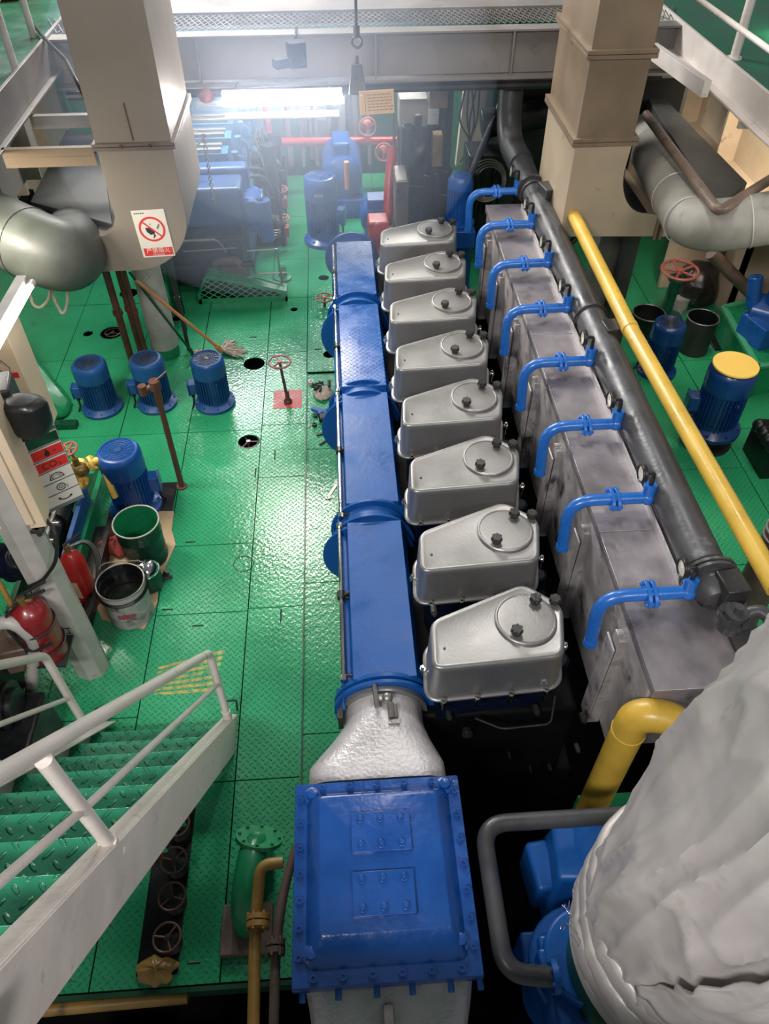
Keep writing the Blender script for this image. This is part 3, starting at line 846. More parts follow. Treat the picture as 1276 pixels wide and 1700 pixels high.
mb.tube([c0 + Vector((-0.035, 0.06, 0.035)), c0 + Vector((-0.04, 0.0, 0.045)), c0 + Vector((-0.035, -0.05, 0.03))], 0.008, 8)
mb.cyl(c0 + Vector((-0.042, 0.065, 0.04)), c0 + Vector((-0.034, -0.058, 0.04)), 0.012, n=8)
mb.cyl(c0 + Vector((-0.03, 0.0, 0.02)), c0 + Vector((0.03, -0.01, 0.035)), 0.018, n=10)
mb.sph(c0 + Vector((0.012, -0.01, 0.03)), 0.026, 12, 8)
mb.cyl(c0 + Vector((0.025, -0.03, 0.02)), c0 + Vector((0.027, -0.10, 0.015)), 0.014, n=8)
mb.cyl(c0 + Vector((0.045, -0.04, 0.02)), c0 + Vector((0.047, -0.10, 0.015)), 0.009, n=8)
mb.box(c0 + Vector((0.036, -0.115, 0.01)), (0.05, 0.022, 0.012))
obj('drain_valve', mb, 'steel', CONE, label='small drain valve with lever')
mb = MB(); mb.box(c0 + Vector((-0.20, -0.02, -0.11)), (0.022, 0.05, 0.10)); mb.cyl(c0 + Vector((-0.215, -0.02, -0.09)), c0 + Vector((-0.19, -0.02, -0.09)), 0.012, n=8)
obj('side_bracket', mb, 'dark_steel', CONE)

ZT = 1.075
A, B, C_, D = az(491, 1300, ZT), az(762, 1289, ZT), az(803, 1626, ZT), az(481, 1641, ZT)
x0, x1 = (A.x + D.x) / 2, (B.x + C_.x) / 2
y1, y0 = (A.y + B.y) / 2, (C_.y + D.y) / 2
mb = MB()
mb.bb(x0, x1, y0, y1, ZT - 0.05, ZT - 0.012)
mb.bb(x0 + 0.035, x1 - 0.035, y0 + 0.03, y1 - 0.03, 0.45, ZT - 0.04)
COOL = obj('cooler_housing', mb, 'blue_thick', eng, bevel=0.007, label='big blue bolted charge air cooler housing')
mb = MB()
# raised lid: flange plate, then sloped dome
def rr_(xa, xb, ya, yb, z, R):
    return [Vector((p.x, p.y, z)) for p in rnd([(xa, ya), (xb, ya), (xb, yb), (xa, yb)], R, 6)]
m_ = 0.055
mb = loft([rr_(x0 + 0.002, x1 - 0.002, y0 + 0.002, y1 - 0.002, ZT - 0.012, 0.008), rr_(x0 + 0.002, x1 - 0.002, y0 + 0.002, y1 - 0.002, ZT + 0.004, 0.008),
           rr_(x0 + 0.050, x1 - 0.050, y0 + 0.052, y1 - 0.050, ZT + 0.005, 0.03), rr_(x0 + 0.054, x1 - 0.054, y0 + 0.056, y1 - 0.054, ZT + 0.014, 0.03),
           rr_(x0 + 0.098, x1 - 0.098, y0 + 0.135, y1 - 0.085, ZT + 0.072, 0.02), rr_(x0 + 0.104, x1 - 0.104, y0 + 0.143, y1 - 0.091, ZT + 0.075, 0.02)])
LID = obj('cooler_lid', mb, 'blue_thick', eng, bevel=0.003, smooth=30, label='raised blue lid with sloping edges')
for (ua, va, ub, vb) in ((582, 1352, 684, 1412), (584, 1450, 692, 1518)):
    a = az(ua, va, ZT + 0.08); b = az(ub, vb, ZT + 0.08)
    mb = MB(); mb.bb(a.x, b.x, b.y, a.y, ZT + 0.070, ZT + 0.094)
    pl = obj('inspection_plate', mb, 'blue_thick', LID, bevel=0.004)
    for i in range(3):
        for j in range(2):
            x = a.x + (b.x - a.x) * (0.16 + 0.34 * i); y = b.y + (a.y - b.y) * (0.18 + 0.64 * j)
            pl_ = MB(); pl_.cyl((x, y, ZT + 0.094), (x, y, ZT + 0.098), 0.016, n=14); pl_.cyl((x, y, ZT + 0.096), (x, y, ZT + 0.108), 0.0105, n=6)
            mb.join(pl_)
    pl.data = obj('tmp', mb, 'blue_thick', LID).data
    bpy.data.objects.remove(bpy.data.objects['tmp'])
def bolt(x, y, r=0.012, h=0.016, z=ZT + 0.004):
    b = MB(); b.cyl((x, y, z - 0.002), (x, y, z + 0.004), r * 1.45, n=14); b.lathe([(r, 0), (r, h), (r * 0.62, h), (r * 0.55, h * 0.55), (0.0001, h * 0.55)], (x, y, z), n=14); return b
bl = []
for i in range(5): bl.append((x0 + 0.11 + i * (x1 - x0 - 0.22) / 4, y1 - 0.024))
for i in range(6): bl.append((x0 + 0.075 + i * (x1 - x0 - 0.15) / 5, y0 + 0.026))
for i in range(7):
    yy = y0 + 0.09 + i * (y1 - y0 - 0.16) / 6
    bl.append((x0 + 0.026, yy)); bl.append((x1 - 0.024, yy))
for x, y in bl: obj('flange_bolt', bolt(x, y), 'blue_thick', LID, smooth=40)
for x, y in ((x0 + 0.07, y1 - 0.055), (x1 - 0.06, y1 - 0.045), (x0 + 0.07, y0 + 0.10), (x1 - 0.07, y0 + 0.11)):
    b = MB(); b.lathe([(0.034, 0), (0.034, 0.006), (0.022, 0.010), (0.020, 0.030), (0.0001, 0.034)], (x, y, ZT + 0.008), n=18)
    obj('lifting_boss', b, 'blue_thick', LID, smooth=50)
# lower silver outlet hood below the lid's near edge
mb = loft([ring_xz(0.045, 0.74, 0.30, 0.26, 7, y0 + 0.05), ring_xz(0.045, 0.74, 0.285, 0.245, 7, y0 - 0.02), ring_xz(0.04, 0.72, 0.27, 0.21, 6, y0 - 0.10), ring_xz(0.04, 0.66, 0.25, 0.17, 5, y0 - 0.24)])
HOOD = obj('outlet_hood', mb, 'silver_rough', eng, smooth=60, label='silver outlet hood under the cooler edge')
for x in (-0.25, -0.13, 0.0, 0.12, 0.25, 0.35):
    mb = MB(); mb.cyl((x, y0 + 0.01, ZT - 0.035), (x, y0 - 0.03, ZT - 0.035), 0.011, n=8)
    obj('hood_bolt', mb, 'blue', HOOD)
mb = MB(); mb.box((0.035, y0 - 0.075, 0.985), (0.035, 0.06, 0.05)); mb.cyl((0.035, y0 - 0.04, 1.0), (0.035, y0 - 0.13, 0.98), 0.012, n=8); mb.box((0.035, y0 - 0.12, 0.955), (0.055, 0.03, 0.03))
obj('hood_latch', mb, 'steel', HOOD, bevel=0.003)

# --- grey exhaust casing
ZB = 1.40
mb = MB()
segs = [1.45, 2.28, 3.04, 3.90, 4.75, 5.69]
for a, b in zip(segs[:-1], segs[1:]):
    mb.bb(1.125, 1.56, a + 0.002, b - 0.002, ZB - 0.014, ZB)
    mb.bb(1.125, 1.131, a + 0.002, b - 0.002, ZB - 0.05, ZB - 0.014)
mb.bb(1.15, 1.56, 1.48, 5.66, 0.9, ZB - 0.02)
BOX = obj('exhaust_casing', mb, 'sheet', eng, bevel=0.002, label='long grey sheet metal exhaust casing')
mb = MB()
mb.hexa([(1.145, 1.50, 0.62), (1.16, 1.50, 0.62), (1.16, 5.66, 0.62), (1.145, 5.66, 0.62), (1.135, 1.50, ZB - 0.05), (1.16, 1.50, ZB - 0.05), (1.16, 5.66, ZB - 0.05), (1.135, 5.66, ZB - 0.05)])
obj('casing_side', mb, 'sheet_side', BOX, bevel=0.001)
for y in (1.80, 2.42, 3.02, 3.62, 4.25, 4.85, 5.4):
    mb = MB()
    mb.hexa([(1.09, y - 0.05, 0.60), (1.145, y - 0.05, 0.60), (1.145, y + 0.05, 0.60), (1.09, y + 0.05, 0.60), (1.105, y - 0.035, ZB - 0.13), (1.145, y - 0.035, ZB - 0.13), (1.145, y + 0.035, ZB - 0.13), (1.105, y + 0.035, ZB - 0.13)])
    mb.bb(1.08, 1.09, y - 0.05, y + 0.05, 0.6, ZB - 0.17)
    mb.cyl((1.095, y, ZB - 0.115), (1.13, y, ZB - 0.115), 0.012, n=8)
    obj('casing_bracket', mb, 'sheet_side', BOX, bevel=0.003)
# cooling water header on the casing
hp = [az(1214, 985, ZB + 0.13), az(1150, 880, ZB + 0.13), az(1010, 575, ZB + 0.13), az(905, 345, ZB + 0.13)]
hx = sum(p.x for p in hp) / 4
HX = 1.475; HZ = ZB + 0.095
mb = MB()
mb.tube([(HX, 1.86, HZ), (HX, 5.75, HZ), (HX - 0.02, 6.1, HZ + 0.06)], 0.088, 28)
mb.tube(bend([(HX - 0.02, 6.05, HZ + 0.05), (HX - 0.05, 6.55, HZ + 0.08), (HX - 0.02, 6.75, HZ + 0.5)], 0.25), 0.10, 24)
HEAD = obj('water_header', mb, 'greypipe', eng, label='dark grey cooling water header pipe')
mb = MB()
for y in (1.90, 1.925): flange(mb, (HX, y, HZ), (0, 1, 0), 0.120, 0.014, 8)
mb.lathe([(0.088, 0), (0.085, -0.05), (0.06, -0.09), (0.0001, -0.10)], (HX, 1.88, HZ), (0, 1, 0), 24)
obj('header_flange', mb, 'greypipe', HEAD)
mb = MB(); flange(mb, (HX, 5.72, HZ), (0, 1, 0), 0.112, 0.03, 8); obj('header_flange', mb, 'greypipe', HEAD)
for (u, v) in ((1190, 1000), (1010, 528), (895, 322)):
    mb = MB()
    c = az(u, v, HZ)
    y = max(1.95, min(5.7, c.y))
    mb.tube([Vector((HX - 0.097 * math.cos(a), y, HZ + 0.097 * math.sin(a))) for a in [i * PI / 12 for i in range(-2, 14)]], 0.007, 6)
    obj('pipe_strap', mb, 'dark_steel', HEAD)
mb = MB()
mb.bar((1.385, 1.9, ZB + 0.02), (1.385, 5.6, ZB + 0.02), 0.010, 0.04)
obj('weld_angle', mb, 'silver_rough', HEAD)
mb = MB(); mb.bb(1.50, 1.63, 1.6, 5.9, 1.18, ZB + 0.02)
obj('header_shelf', mb, 'greypipe', HEAD, bevel=0.003)

# --- eight blue cooling outlet pipes with gauges (prototype at the first)
def at_cool():
    z = ZB + 0.075
    e = az(1148, 975, z); a = az(1000, 985, z); b = az(978, 1045, 1.22)
    return e, a, b
z = ZB + 0.075
y0c = az(1100, 985, z).y
xe = az(1160, 980, z).x; xt = az(1140, 980, z).x; xf = az(1078, 985, z).x; xb_ = az(995, 985, z).x
pb = az(972, 1052, 1.17)
mb = MB()
mb.tube(bend([(xe, y0c, z), (xb_ - 0.0, y0c, z), (pb.x + 0.005, y0c - 0.03, 1.18)], 0.12, 9), 0.0285, 18)
mb.cyl((xt, y0c, z), (xt, y0c + 0.01, z + 0.075), 0.030, n=16)
mb.sph((xt, y0c, z), 0.037, 14, 10)
mb.cyl((pb.x + 0.005, y0c - 0.03, 1.20), (pb.x + 0.003, y0c - 0.031, 1.175), 0.032, n=16)
PIPE = obj('cooling_outlet_pipe', mb, 'blue_bright', eng, label='blue bent cooling pipe nearest the camera end')
mb = MB()
for dx in (-0.013, 0.013):
    ctr = Vector((xf + dx, y0c, z))
    pts = [(0.062 * math.cos(t) * (1 if abs(math.cos(t)) > 0.5 else 0.9), 0.040 * math.sin(t)) for t in [2 * PI * i / 28 for i in range(28)]]
    T = Matrix.Translation(ctr) @ Matrix.Rotation(0.25, 4, 'X') @ Matrix(((0, 0, 1, 0), (1, 0, 0, 0), (0, 1, 0, 0), (0, 0, 0, 1)))
    mb.prism(pts, -0.008, 0.008, T)
for s_ in (-1, 1):
    mb.cyl((xf - 0.032, y0c + s_ * 0.046, z + s_ * 0.012), (xf + 0.032, y0c + s_ * 0.046, z + s_ * 0.012), 0.0095, n=6)
obj('oval_flange', mb, 'blue_bright', PIPE, bevel=0.002)
mb = MB()
mb.cyl((xe - 0.008, y0c, z), (xe + 0.010, y0c, z), 0.048, n=24)
mb.cyl((xe - 0.002, y0c + 0.036, z), (xe + 0.03, y0c + 0.036, z), 0.008, n=6); mb.cyl((xe - 0.002, y0c - 0.036, z), (xe + 0.03, y0c - 0.036, z), 0.008, n=6)
mb.cyl((xe, y0c, z), (xe + 0.06, y0c, z), 0.025, n=14)
obj('header_union', mb, 'blue_bright', PIPE, bevel=0.001)
mb = MB()
zt = z + 0.075
mb.cyl((xt, y0c + 0.01, zt), (xt, y0c + 0.012, zt + 0.05), 0.011, n=10)
mb.tube(bend([(xt, y0c + 0.012, zt + 0.04), (xt, y0c + 0.012, zt + 0.072), (xt - 0.05, y0c + 0.012, zt + 0.072)], 0.015), 0.0085, 10)
mb.cyl((xt - 0.045, y0c + 0.012, zt + 0.072), (xt - 0.062, y0c + 0.012, zt + 0.072), 0.042, n=28)
mb.torus((xt - 0.063, y0c + 0.012, zt + 0.072), 0.039, 0.006, (1, 0, 0), 28, 8)
obj('dial_thermometer', mb, 'rubber', PIPE, label='black rimmed dial gauge')
mb = MB(); mb.cyl((xt - 0.0605, y0c + 0.012, zt + 0.072), (xt - 0.0635, y0c + 0.012, zt + 0.072), 0.036, n=28)
mb.bar((xt - 0.065, y0c + 0.012, zt + 0.072), (xt - 0.065, y0c + 0.03, zt + 0.088), 0.003, 0.002)
obj('dial_face', mb, 'glassface', PIPE)
vs_pipe = [(1100, 985), (1030, 828), (985, 705), (945, 600), (905, 512), (880, 437), (855, 373), (825, 318)]
for k in range(1, 8):
    y = az(vs_pipe[k][0], vs_pipe[k][1], z).y
    c = copypart(PIPE, eng, (0, y - y0c, 0))
    c['label'] = 'blue bent cooling pipe ' + names[k].replace(', beside the red gearbox', ' from the camera')
# ================================================================ NEAR THE CAMERA
from mathutils import noise as _n
# ---- lagged exhaust pipe
def ridged(p):
    return 1.0 - 2.2 * abs(_n.noise(p))
def lag_ring(z, cx, cy, r, amp, n=200, ph=0.0, sharp=0.0):
    out = []
    for i in range(n):
        t = 2 * PI * i / n
        p = Vector((math.cos(t) * 1.1, math.sin(t) * 1.1, z * 0.9 + ph))
        w = _n.noise(p * 1.3) * 0.7 + ridged(p * 1.6 + Vector((5, 3, 1))) ** 3 * 0.55 * sharp + ridged(Vector((p.x * 3.0, p.y * 3.0, z * 1.1 + ph + 9))) ** 5 * 0.5 * sharp - 0.25
        w += _n.noise(p * 9.0) * 0.10
        out.append(Vector((cx + (r + amp * w) * math.cos(t), cy + (r + amp * w) * math.sin(t), z)))
    return out
LT = thing('lagged_exhaust_pipe', 'large silver-grey exhaust pipe wrapped in crumpled glass-cloth lagging at bottom right', 'exhaust pipe', (0.94, 0.60, 1.30))
def lcx(z): return 0.94 + 0.065 * max(0.0, z - 1.75)
def lcy(z): return 0.60
def lr(z): return 0.333 - 0.018 * max(0.0, min(1.5, z - 1.7))
rings = []
zs = [1.66 + i * 0.014 for i in range(150)]
for z in zs:
    rings.append(lag_ring(z, lcx(z), lcy(z), lr(z) - 0.02 * math.exp(-(z - 1.66) / 0.02), 0.040, sharp=1.0))
obj('lagging_jacket', loft(rings), 'lag', LT, smooth=60)
for (za, zb, r, ph) in ((1.37, 1.50, 0.330, 3.0), (1.49, 1.60, 0.337, 9.0), (1.59, 1.70, 0.334, 15.0)):
    rings = []
    for i in range(11):
        z = za + (zb - za) * i / 10
        bul = 0.008 * math.sin(PI * i / 10)
        e = -0.012 if i in (0, 10) else 0
        rings.append(lag_ring(z + 0.010 * math.sin(7 * z + ph), lcx(1.5), lcy(1.5), r + bul + e, 0.020, ph=ph, sharp=0.5))
    obj('lagging_band', loft(rings), 'lag', LT, smooth=60)
# torn overlapping cloth edge on the camera-right side
rows = []
for j in range(90):
    z = 1.75 + j * 0.022
    t0 = 3.70 + 0.55 * (z - 1.75) + 0.10 * _n.noise(Vector((z * 5, 2, 1))) + 0.05 * _n.noise(Vector((z * 17, 2, 1)))
    row = []
    for i in range(26):
        t = t0 + i * 0.055
        p = Vector((math.cos(t) * 1.1, math.sin(t) * 1.1, z * 0.9))
        w = _n.noise(p * 1.3) * 0.7 + ridged(p * 1.6 + Vector((5, 3, 1))) ** 3 * 0.55 + ridged(Vector((p.x * 3.0, p.y * 3.0, z * 1.1 + 9))) ** 5 * 0.5 - 0.25
        rise = min(1.0, max(0.0, (z - 1.80) / 0.30))
        rr_l = lr(z) + 0.040 * w - 0.004 + rise * (0.020 + 0.016 * math.exp(-i * 0.8) + 0.02 * abs(_n.noise(Vector((t * 6, z * 5, 3)))))
        row.append(Vector((lcx(z) + rr_l * math.cos(t), lcy(z) + rr_l * math.sin(t), z)))
    rows.append(row)
fl = MB()
vs = [p for r in rows for p in r]
fl.add(vs, [(j * 26 + i, j * 26 + i + 1, (j + 1) * 26 + i + 1, (j + 1) * 26 + i) for j in range(89) for i in range(25)])
fo = obj('lagging_flap', fl, 'lag', LT, smooth=60)
so = fo.modifiers.new('thick', 'SOLIDIFY'); so.thickness = 0.006; so.offset = -1
mb = MB()
mb.lathe([(0.318, 1.345), (0.328, 1.335), (0.332, 1.40), (0.320, 1.40)], (lcx(1.5), lcy(1.5), 0), n=70)
obj('rusty_flange_rim', mb, 'offwhite', LT, label='chipped pale flange rim')
rw = random.Random(11)
for k in range(6):
    a = PI * (0.86 + 0.028 * k) + rw.random() * 0.1; zz = 1.46 + rw.random() * 0.12
    c = Vector((lcx(1.5) + 0.350 * math.cos(a), lcy(1.5) + 0.350 * math.sin(a), zz))
    pts = [c]
    for j in range(6):
        pts.append(pts[-1] + Vector((rw.uniform(-0.012, 0.004), rw.uniform(-0.014, 0.014), rw.uniform(-0.014, 0.014))))
    mb = MB(); mb.tube(pts, 0.0013, 5)
    obj('binding_wire', mb, 'chrome', LT)

# ---- yellow elbow pipe
e0 = az(1056, 1184, 1.24)
ZE = 1.24
mb = MB()
mb.tube(bend([(e0.x + 0.0, e0.y, 0.15), (e0.x, e0.y, ZE), (e0.x + 0.15, e0.y - 0.05, ZE + 0.03), (e0.x + 0.26, e0.y - 0.30, ZE - 0.10)], 0.09, 10), 0.068, 26)
t = thing('yellow_elbow_pipe', 'thick yellow pipe bent over beside the crumpled exhaust lagging', 'pipe', (e0.x, e0.y, 0.15))
obj('bent_pipe', mb, 'yellow', t)
mb = MB()
mb.torus((e0.x, e0.y, 1.10), 0.0685, 0.003, (0, 0, 1), 28, 6)
obj('weld_seam', mb, 'yellow', t)

# ---- grey bent water pipe beside the cooler
g = [az(1120, 1348, 1.0), az(800, 1368, 1.0), az(838, 1615, 1.0), az(915, 1622, 0.97)]
mb = MB(); mb.tube(bend(g, 0.10, 10), 0.034, 22)
t = thing('grey_bent_pipe', 'dark grey pipe bent in a square loop right of the blue cooler', 'pipe', (g[2].x, g[2].y, 0.95))
obj('bent_pipe', mb, 'greypipe', t)
mb = MB(); flange(mb, g[3] + Vector((0.01, 0, 0)), (1, 0, 0), 0.055, 0.02, 6); obj('end_flange', mb, 'blue', t)

# ---- blue turbocharger
t = thing('turbocharger', 'blue turbocharger housings between the grey pipe and the lagged exhaust', 'turbocharger', (0.72, 0.95, 0.1))
c = az(965, 1420, 0.72)
mb = MB()
q = 0.0
mb.lathe([(0.02, -0.20), (0.17, -0.17), (0.22, -0.10), (0.235, -0.02), (0.235, 0.06), (0.20, 0.10), (0.12, 0.12), (0.02, 0.12)], (c.x + 0.12, c.y - 0.02, c.z), (0.25, 1, 0.12), 36)
obj('compressor_casing', mb, 'blue', t)
mb = MB()
mb.hexa([(c.x - 0.17, c.y - 0.18, 0.45), (c.x + 0.14, c.y - 0.21, 0.45), (c.x + 0.17, c.y + 0.10, 0.45), (c.x - 0.14, c.y + 0.13, 0.45),
         (c.x - 0.15, c.y - 0.13, 0.86), (c.x + 0.10, c.y - 0.16, 0.90), (c.x + 0.14, c.y + 0.05, 0.90), (c.x - 0.13, c.y + 0.08, 0.86)])
mb.box((c.x - 0.17, c.y - 0.03, 0.62), (0.10, 0.20, 0.24), 0.1)
mb.box((c.x + 0.02, c.y - 0.19, 0.55), (0.26, 0.12, 0.26), 0.05)
obj('bearing_housing', mb, 'blue', t, bevel=0.02, seg=3)
c2 = az(925, 1600, 0.85)
mb = MB()
mb.cyl((c2.x + 0.10, c2.y, 0.30), (c2.x + 0.10, c2.y, 0.95), 0.16, n=32)
mb.cyl((c2.x + 0.10, c2.y, 0.80), (c2.x + 0.10, c2.y, 0.84), 0.20, n=32)
mb.box((c2.x - 0.01, c2.y - 0.06, 0.78), (0.10, 0.30, 0.22))
mb.box((c2.x - 0.02, c2.y + 0.09, 0.60), (0.16, 0.10, 0.30))
mb.box((c2.x - 0.045, c2.y - 0.02, 0.88), (0.07, 0.11, 0.12))
obj('turbine_inlet', mb, 'blue', t, bevel=0.012)
mb = MB()
mb.cyl((c2.x + 0.21, c2.y - 0.04, 0.35), (c2.x + 0.21, c2.y - 0.04, 1.12), 0.20, n=32)
obj('turbine_casing', mb, 'green_dark', t)
mb = MB()
for i in range(16):
    a = 2 * PI * i / 16
    p = Vector((c.x + 0.12 + 0.20 * math.cos(a), c.y - 0.02 + 0.115, c.z + 0.20 * math.sin(a)))
    mb.cyl(p, p + Vector((0.003, 0.02, 0.002)), 0.009, n=6)
obj('casing_bolt_ring', mb, 'blue', t)
mb = MB(); mb.bb(c2.x + 0.0, c2.x + 0.45, c2.y - 0.3, c2.y + 0.05, -0.95, 0.36); mb.bb(c.x - 0.1, c.x + 0.3, c.y - 0.2, c.y + 0.1, -0.95, 0.5)
obj('pedestal', mb, 'navy', t)
mb = MB(); mb.bb(c.x + 0.16, c.x + 0.55, c.y + 0.22, c.y + 0.42, 0.28, 0.31); mb.bb(c.x + 0.16, c.x + 0.19, c.y + 0.22, c.y + 0.42, -0.95, 0.28)
single('foot_step_plate', mb, 'green', 'small green plate behind the blue turbocharger under the yellow elbow', 'floor plate')

# ---- staircase
sd = Vector((-0.0, 0.618, -0.786))
xR, xL = -0.735, -1.485
th_ = math.radians(51.8)
ST = thing('steel_staircase', 'steep steel stair with green chequer treads, white stringers and white pipe rails', 'staircase', (-1.11, 2.2, 0.0))
def stair_pt(x, z, off=0.0):       # on the stringer's upper edge line (off = perpendicular offset downwards)
    y = 2.245 - z / math.tan(th_)
    return Vector((x, y, z)) + Vector((0, -math.sin(th_), -math.cos(th_))) * off
for xx, nm in ((xR, 'stringer'), (xL, 'stringer')):
    mb = MB()
    a, b = stair_pt(0, 0.005), stair_pt(0, 2.6)
    top = [stair_pt(0, 0.02, 0.0), stair_pt(0, 2.55, 0.0), stair_pt(0, 2.40, 0.19), stair_pt(0, 0.0, 0.0) + Vector((0, -0.24, 0.0))]
    w = 0.012
    xi = xx + (0.0 if xx == xR else 0.0)
    # web
    P = [(p.y, p.z) for p in top]
    vs = [(xi - w / 2, p[0], p[1]) for p in P] + [(xi + w / 2, p[0], p[1]) for p in P]
    mb.add(vs, [(0, 1, 2, 3), (7, 6, 5, 4), (0, 4, 5, 1), (1, 5, 6, 2), (2, 6, 7, 3), (3, 7, 4, 0)])
    # top flange facing up
    sx = -0.062 if xx == xR else 0.062
    a, b = stair_pt(0, 0.02), stair_pt(0, 2.55)
    n_ = Vector((0, math.sin(th_), math.cos(th_))) * 0.004
    mb.hexa([Vector((xi, 0, 0)) + a - n_, Vector((xi + sx, 0, 0)) + a - n_, Vector((xi + sx, 0, 0)) + b - n_, Vector((xi, 0, 0)) + b - n_,
             Vector((xi, 0, 0)) + a + n_, Vector((xi + sx, 0, 0)) + a + n_, Vector((xi + sx, 0, 0)) + b + n_, Vector((xi, 0, 0)) + b + n_])
    obj(nm, mb, 'white', ST, bevel=0.002, smooth=30)
for k in range(0, 10):
    z = 0.20 + 0.24 * k
    if z > 2.3: break
    y = 2.245 - z / math.tan(th_) - 0.018
    mb = MB()
    mb.bb(xL + 0.008, xR - 0.008, y - 0.24, y, z - 0.006, z)
    mb.bb(xL + 0.008, xR - 0.008, y - 0.006, y + 0.001, z - 0.045, z)
    mb.bb(xL + 0.008, xR - 0.008, y - 0.246, y - 0.24, z - 0.045, z)
    obj('tread', mb, 'tread', ST, bevel=0.004)
# right handrail
RAILX = -0.755
ra = ax(347, 1084, RAILX); rb = ax(-30, 1301, RAILX); r0 = ax(378, 1192, RAILX)
dr = (rb - ra).normalized()
mb = MB()
mb.tube(bend([r0, ra, ra + dr * 2.6], 0.055, 8), 0.021, 16)
pa, pb_ = ax(191, 1413, RAILX), ax(72, 1262, RAILX)
mb.tube([pa, pb_], 0.021, 16)
ma, mc, me_ = ax(360, 1137, RAILX), ax(137, 1345, RAILX), ax(-30, 1490, RAILX)
mb.tube([ma, mc], 0.0125, 12); mb.tube([mc, mc + (me_ - mc).normalized() * 1.2], 0.0125, 12)
HR = obj('handrail', mb, 'white', ST)
mb = MB()
dd = (pb_ - pa).normalized(); mb.tube([pa - dd * 0.01, pa + dd * 0.085], 0.0265, 16); mb.torus(pa, 0.024, 0.006, dd, 18, 6)
obj('post_sleeve', mb, 'white', HR)
mb = MB(); mb.tube([r0 - Vector((0, 0, 0.01)), r0 + (ra - r0).normalized() * 0.075], 0.025, 14)
obj('post_sleeve', mb, 'white', HR)
LX = -1.50
la = ax(74, 1089, LX); lb = ax(-40, 1112, LX); l0 = ax(146, 1212, LX)
mb = MB()
mb.tube(bend([l0, la, la + (lb - la).normalized() * 1.8], 0.05, 8), 0.021, 16)
m0, m1 = ax(112, 1160, LX), ax(-20, 1210, LX)
mb.tube([m0, m0 + (m1 - m0).normalized() * 1.5], 0.0125, 12)
mb.tube([ax(20, 1300, LX), ax(20, 1300, LX) + Vector((0, 0, 0.9))], 0.021, 12)
obj('handrail', mb, 'white', ST)
mb = MB()
for x in (xR - 0.01, xL + 0.0): mb.tube(bend([(x + 0.01, 2.27, 0.0), (x + 0.01, 2.30, 0.055), (x - 0.06, 2.30, 0.055), (x - 0.06, 2.27, 0.0)], 0.01), 0.006, 6)
obj('foot_bracket', mb, 'dark_steel', ST)
# worn hazard marking painted on the plate at the stair foot
a = az(262, 1110, 0); b = az(372, 1090, 0); c = az(350, 1165, 0); d = az(255, 1160, 0)
mb = MB()
for k in range(7):
    f = k / 7
    p = a.lerp(d, f); q = b.lerp(c, f); r1 = b.lerp(c, f + 0.085); s1 = a.lerp(d, f + 0.085)
    sh = Vector((0, 0.05, 0))
    mb.add([p + sh * 0.2, q + sh, r1 + sh, s1 + sh * 0.2], [(0, 1, 2, 3)])
hm = MB(); z0 = 0.0004
hm.add([Vector((v.x, v.y, 0.0006)) for v in mb.v] + [Vector((v.x, v.y, -0.0012)) for v in mb.v],
       mb.f + [[i + len(mb.v) for i in reversed(f)] for f in mb.f])
single('painted_hazard_stripes', hm, 'hazard', 'worn yellow and red stripes painted on the floor at the stair foot', 'floor marking')

# ---- valve slot and pipes under the stair
def sunk_wheel(u, v, z, R, label, mat='wheelred', grp=None, stem=0.4):
    c = az(u, v, z)
    t = thing('valve', label, 'valve', (c.x, c.y, z - stem), grp)
    mb = MB(); handwheel(mb, c, R, (0, 0, 1), 3 if R < 0.1 else 5, a0=u * 0.1); obj('handwheel', mb, mat, t)
    mb = MB(); mb.cyl((c.x, c.y, z - stem), (c.x, c.y, z + 0.015), 0.011, n=10); mb.lathe([(0.05, z - stem), (0.055, z - stem + 0.08), (0.03, z - stem + 0.14), (0.02, z - stem + 0.2)], (c.x, c.y, 0), n=16)
    obj('valve_body', mb, 'dark_steel', t)
    return t
mb = MB(); mb.bb(-1.105, -0.915, 0.93, 1.76, 0.0005, 0.004)
single('valve_slot', mb, 'black', 'black oily valve trench strip in the floor under the stair', 'trench')
for (u, v, ds) in ((293, 1368, 'topmost of the four in the dark trench under the stair'), (288, 1428, 'second from the top of the four in the dark trench'), (285, 1488, 'third from the top of the four in the dark trench'), (277, 1556, 'lowest of the four in the dark trench under the stair')):
    c = az(u, v, 0.13)
    t = thing('valve', 'small dark handwheel valve, ' + ds, 'valve', (c.x, c.y, 0.004), 'valves in the trench under the stair')
    mb = MB(); handwheel(mb, c, 0.062, (0, 0, 1), 3, a0=u * 0.37); obj('handwheel', mb, 'rust', t)
    mb = MB(); mb.cyl((c.x, c.y, 0.004), (c.x, c.y, 0.14), 0.010, n=10); mb.lathe([(0.05, 0.004), (0.052, 0.03), (0.028, 0.06), (0.02, 0.09)], (c.x, c.y, 0), n=16)
    obj('valve_body', mb, 'dark_steel', t)
c = az(262, 1612, 0.01)
def rag_mesh(c, R, H, seed, n=36):
    rings = []
    for (s_, h) in ((1.0, 0.0), (1.03, 0.25), (0.8, 0.6), (0.45, 0.9), (0.08, 1.0)):
        rings.append([Vector((c.x + R * s_ * (1 + 0.55 * _n.noise(Vector((1.8 * math.cos(a) + seed, 1.8 * math.sin(a), h)))) * math.cos(a), c.y + 0.75 * R * s_ * (1 + 0.55 * _n.noise(Vector((2.2 * math.cos(a), 2.2 * math.sin(a) + seed, h)))) * math.sin(a), c.z + H * h * (1 + 0.5 * _n.noise(Vector((3 * math.cos(a), 3 * math.sin(a), seed)))))) for a in [2 * PI * i / n for i in range(n)]])
    return loft(rings)
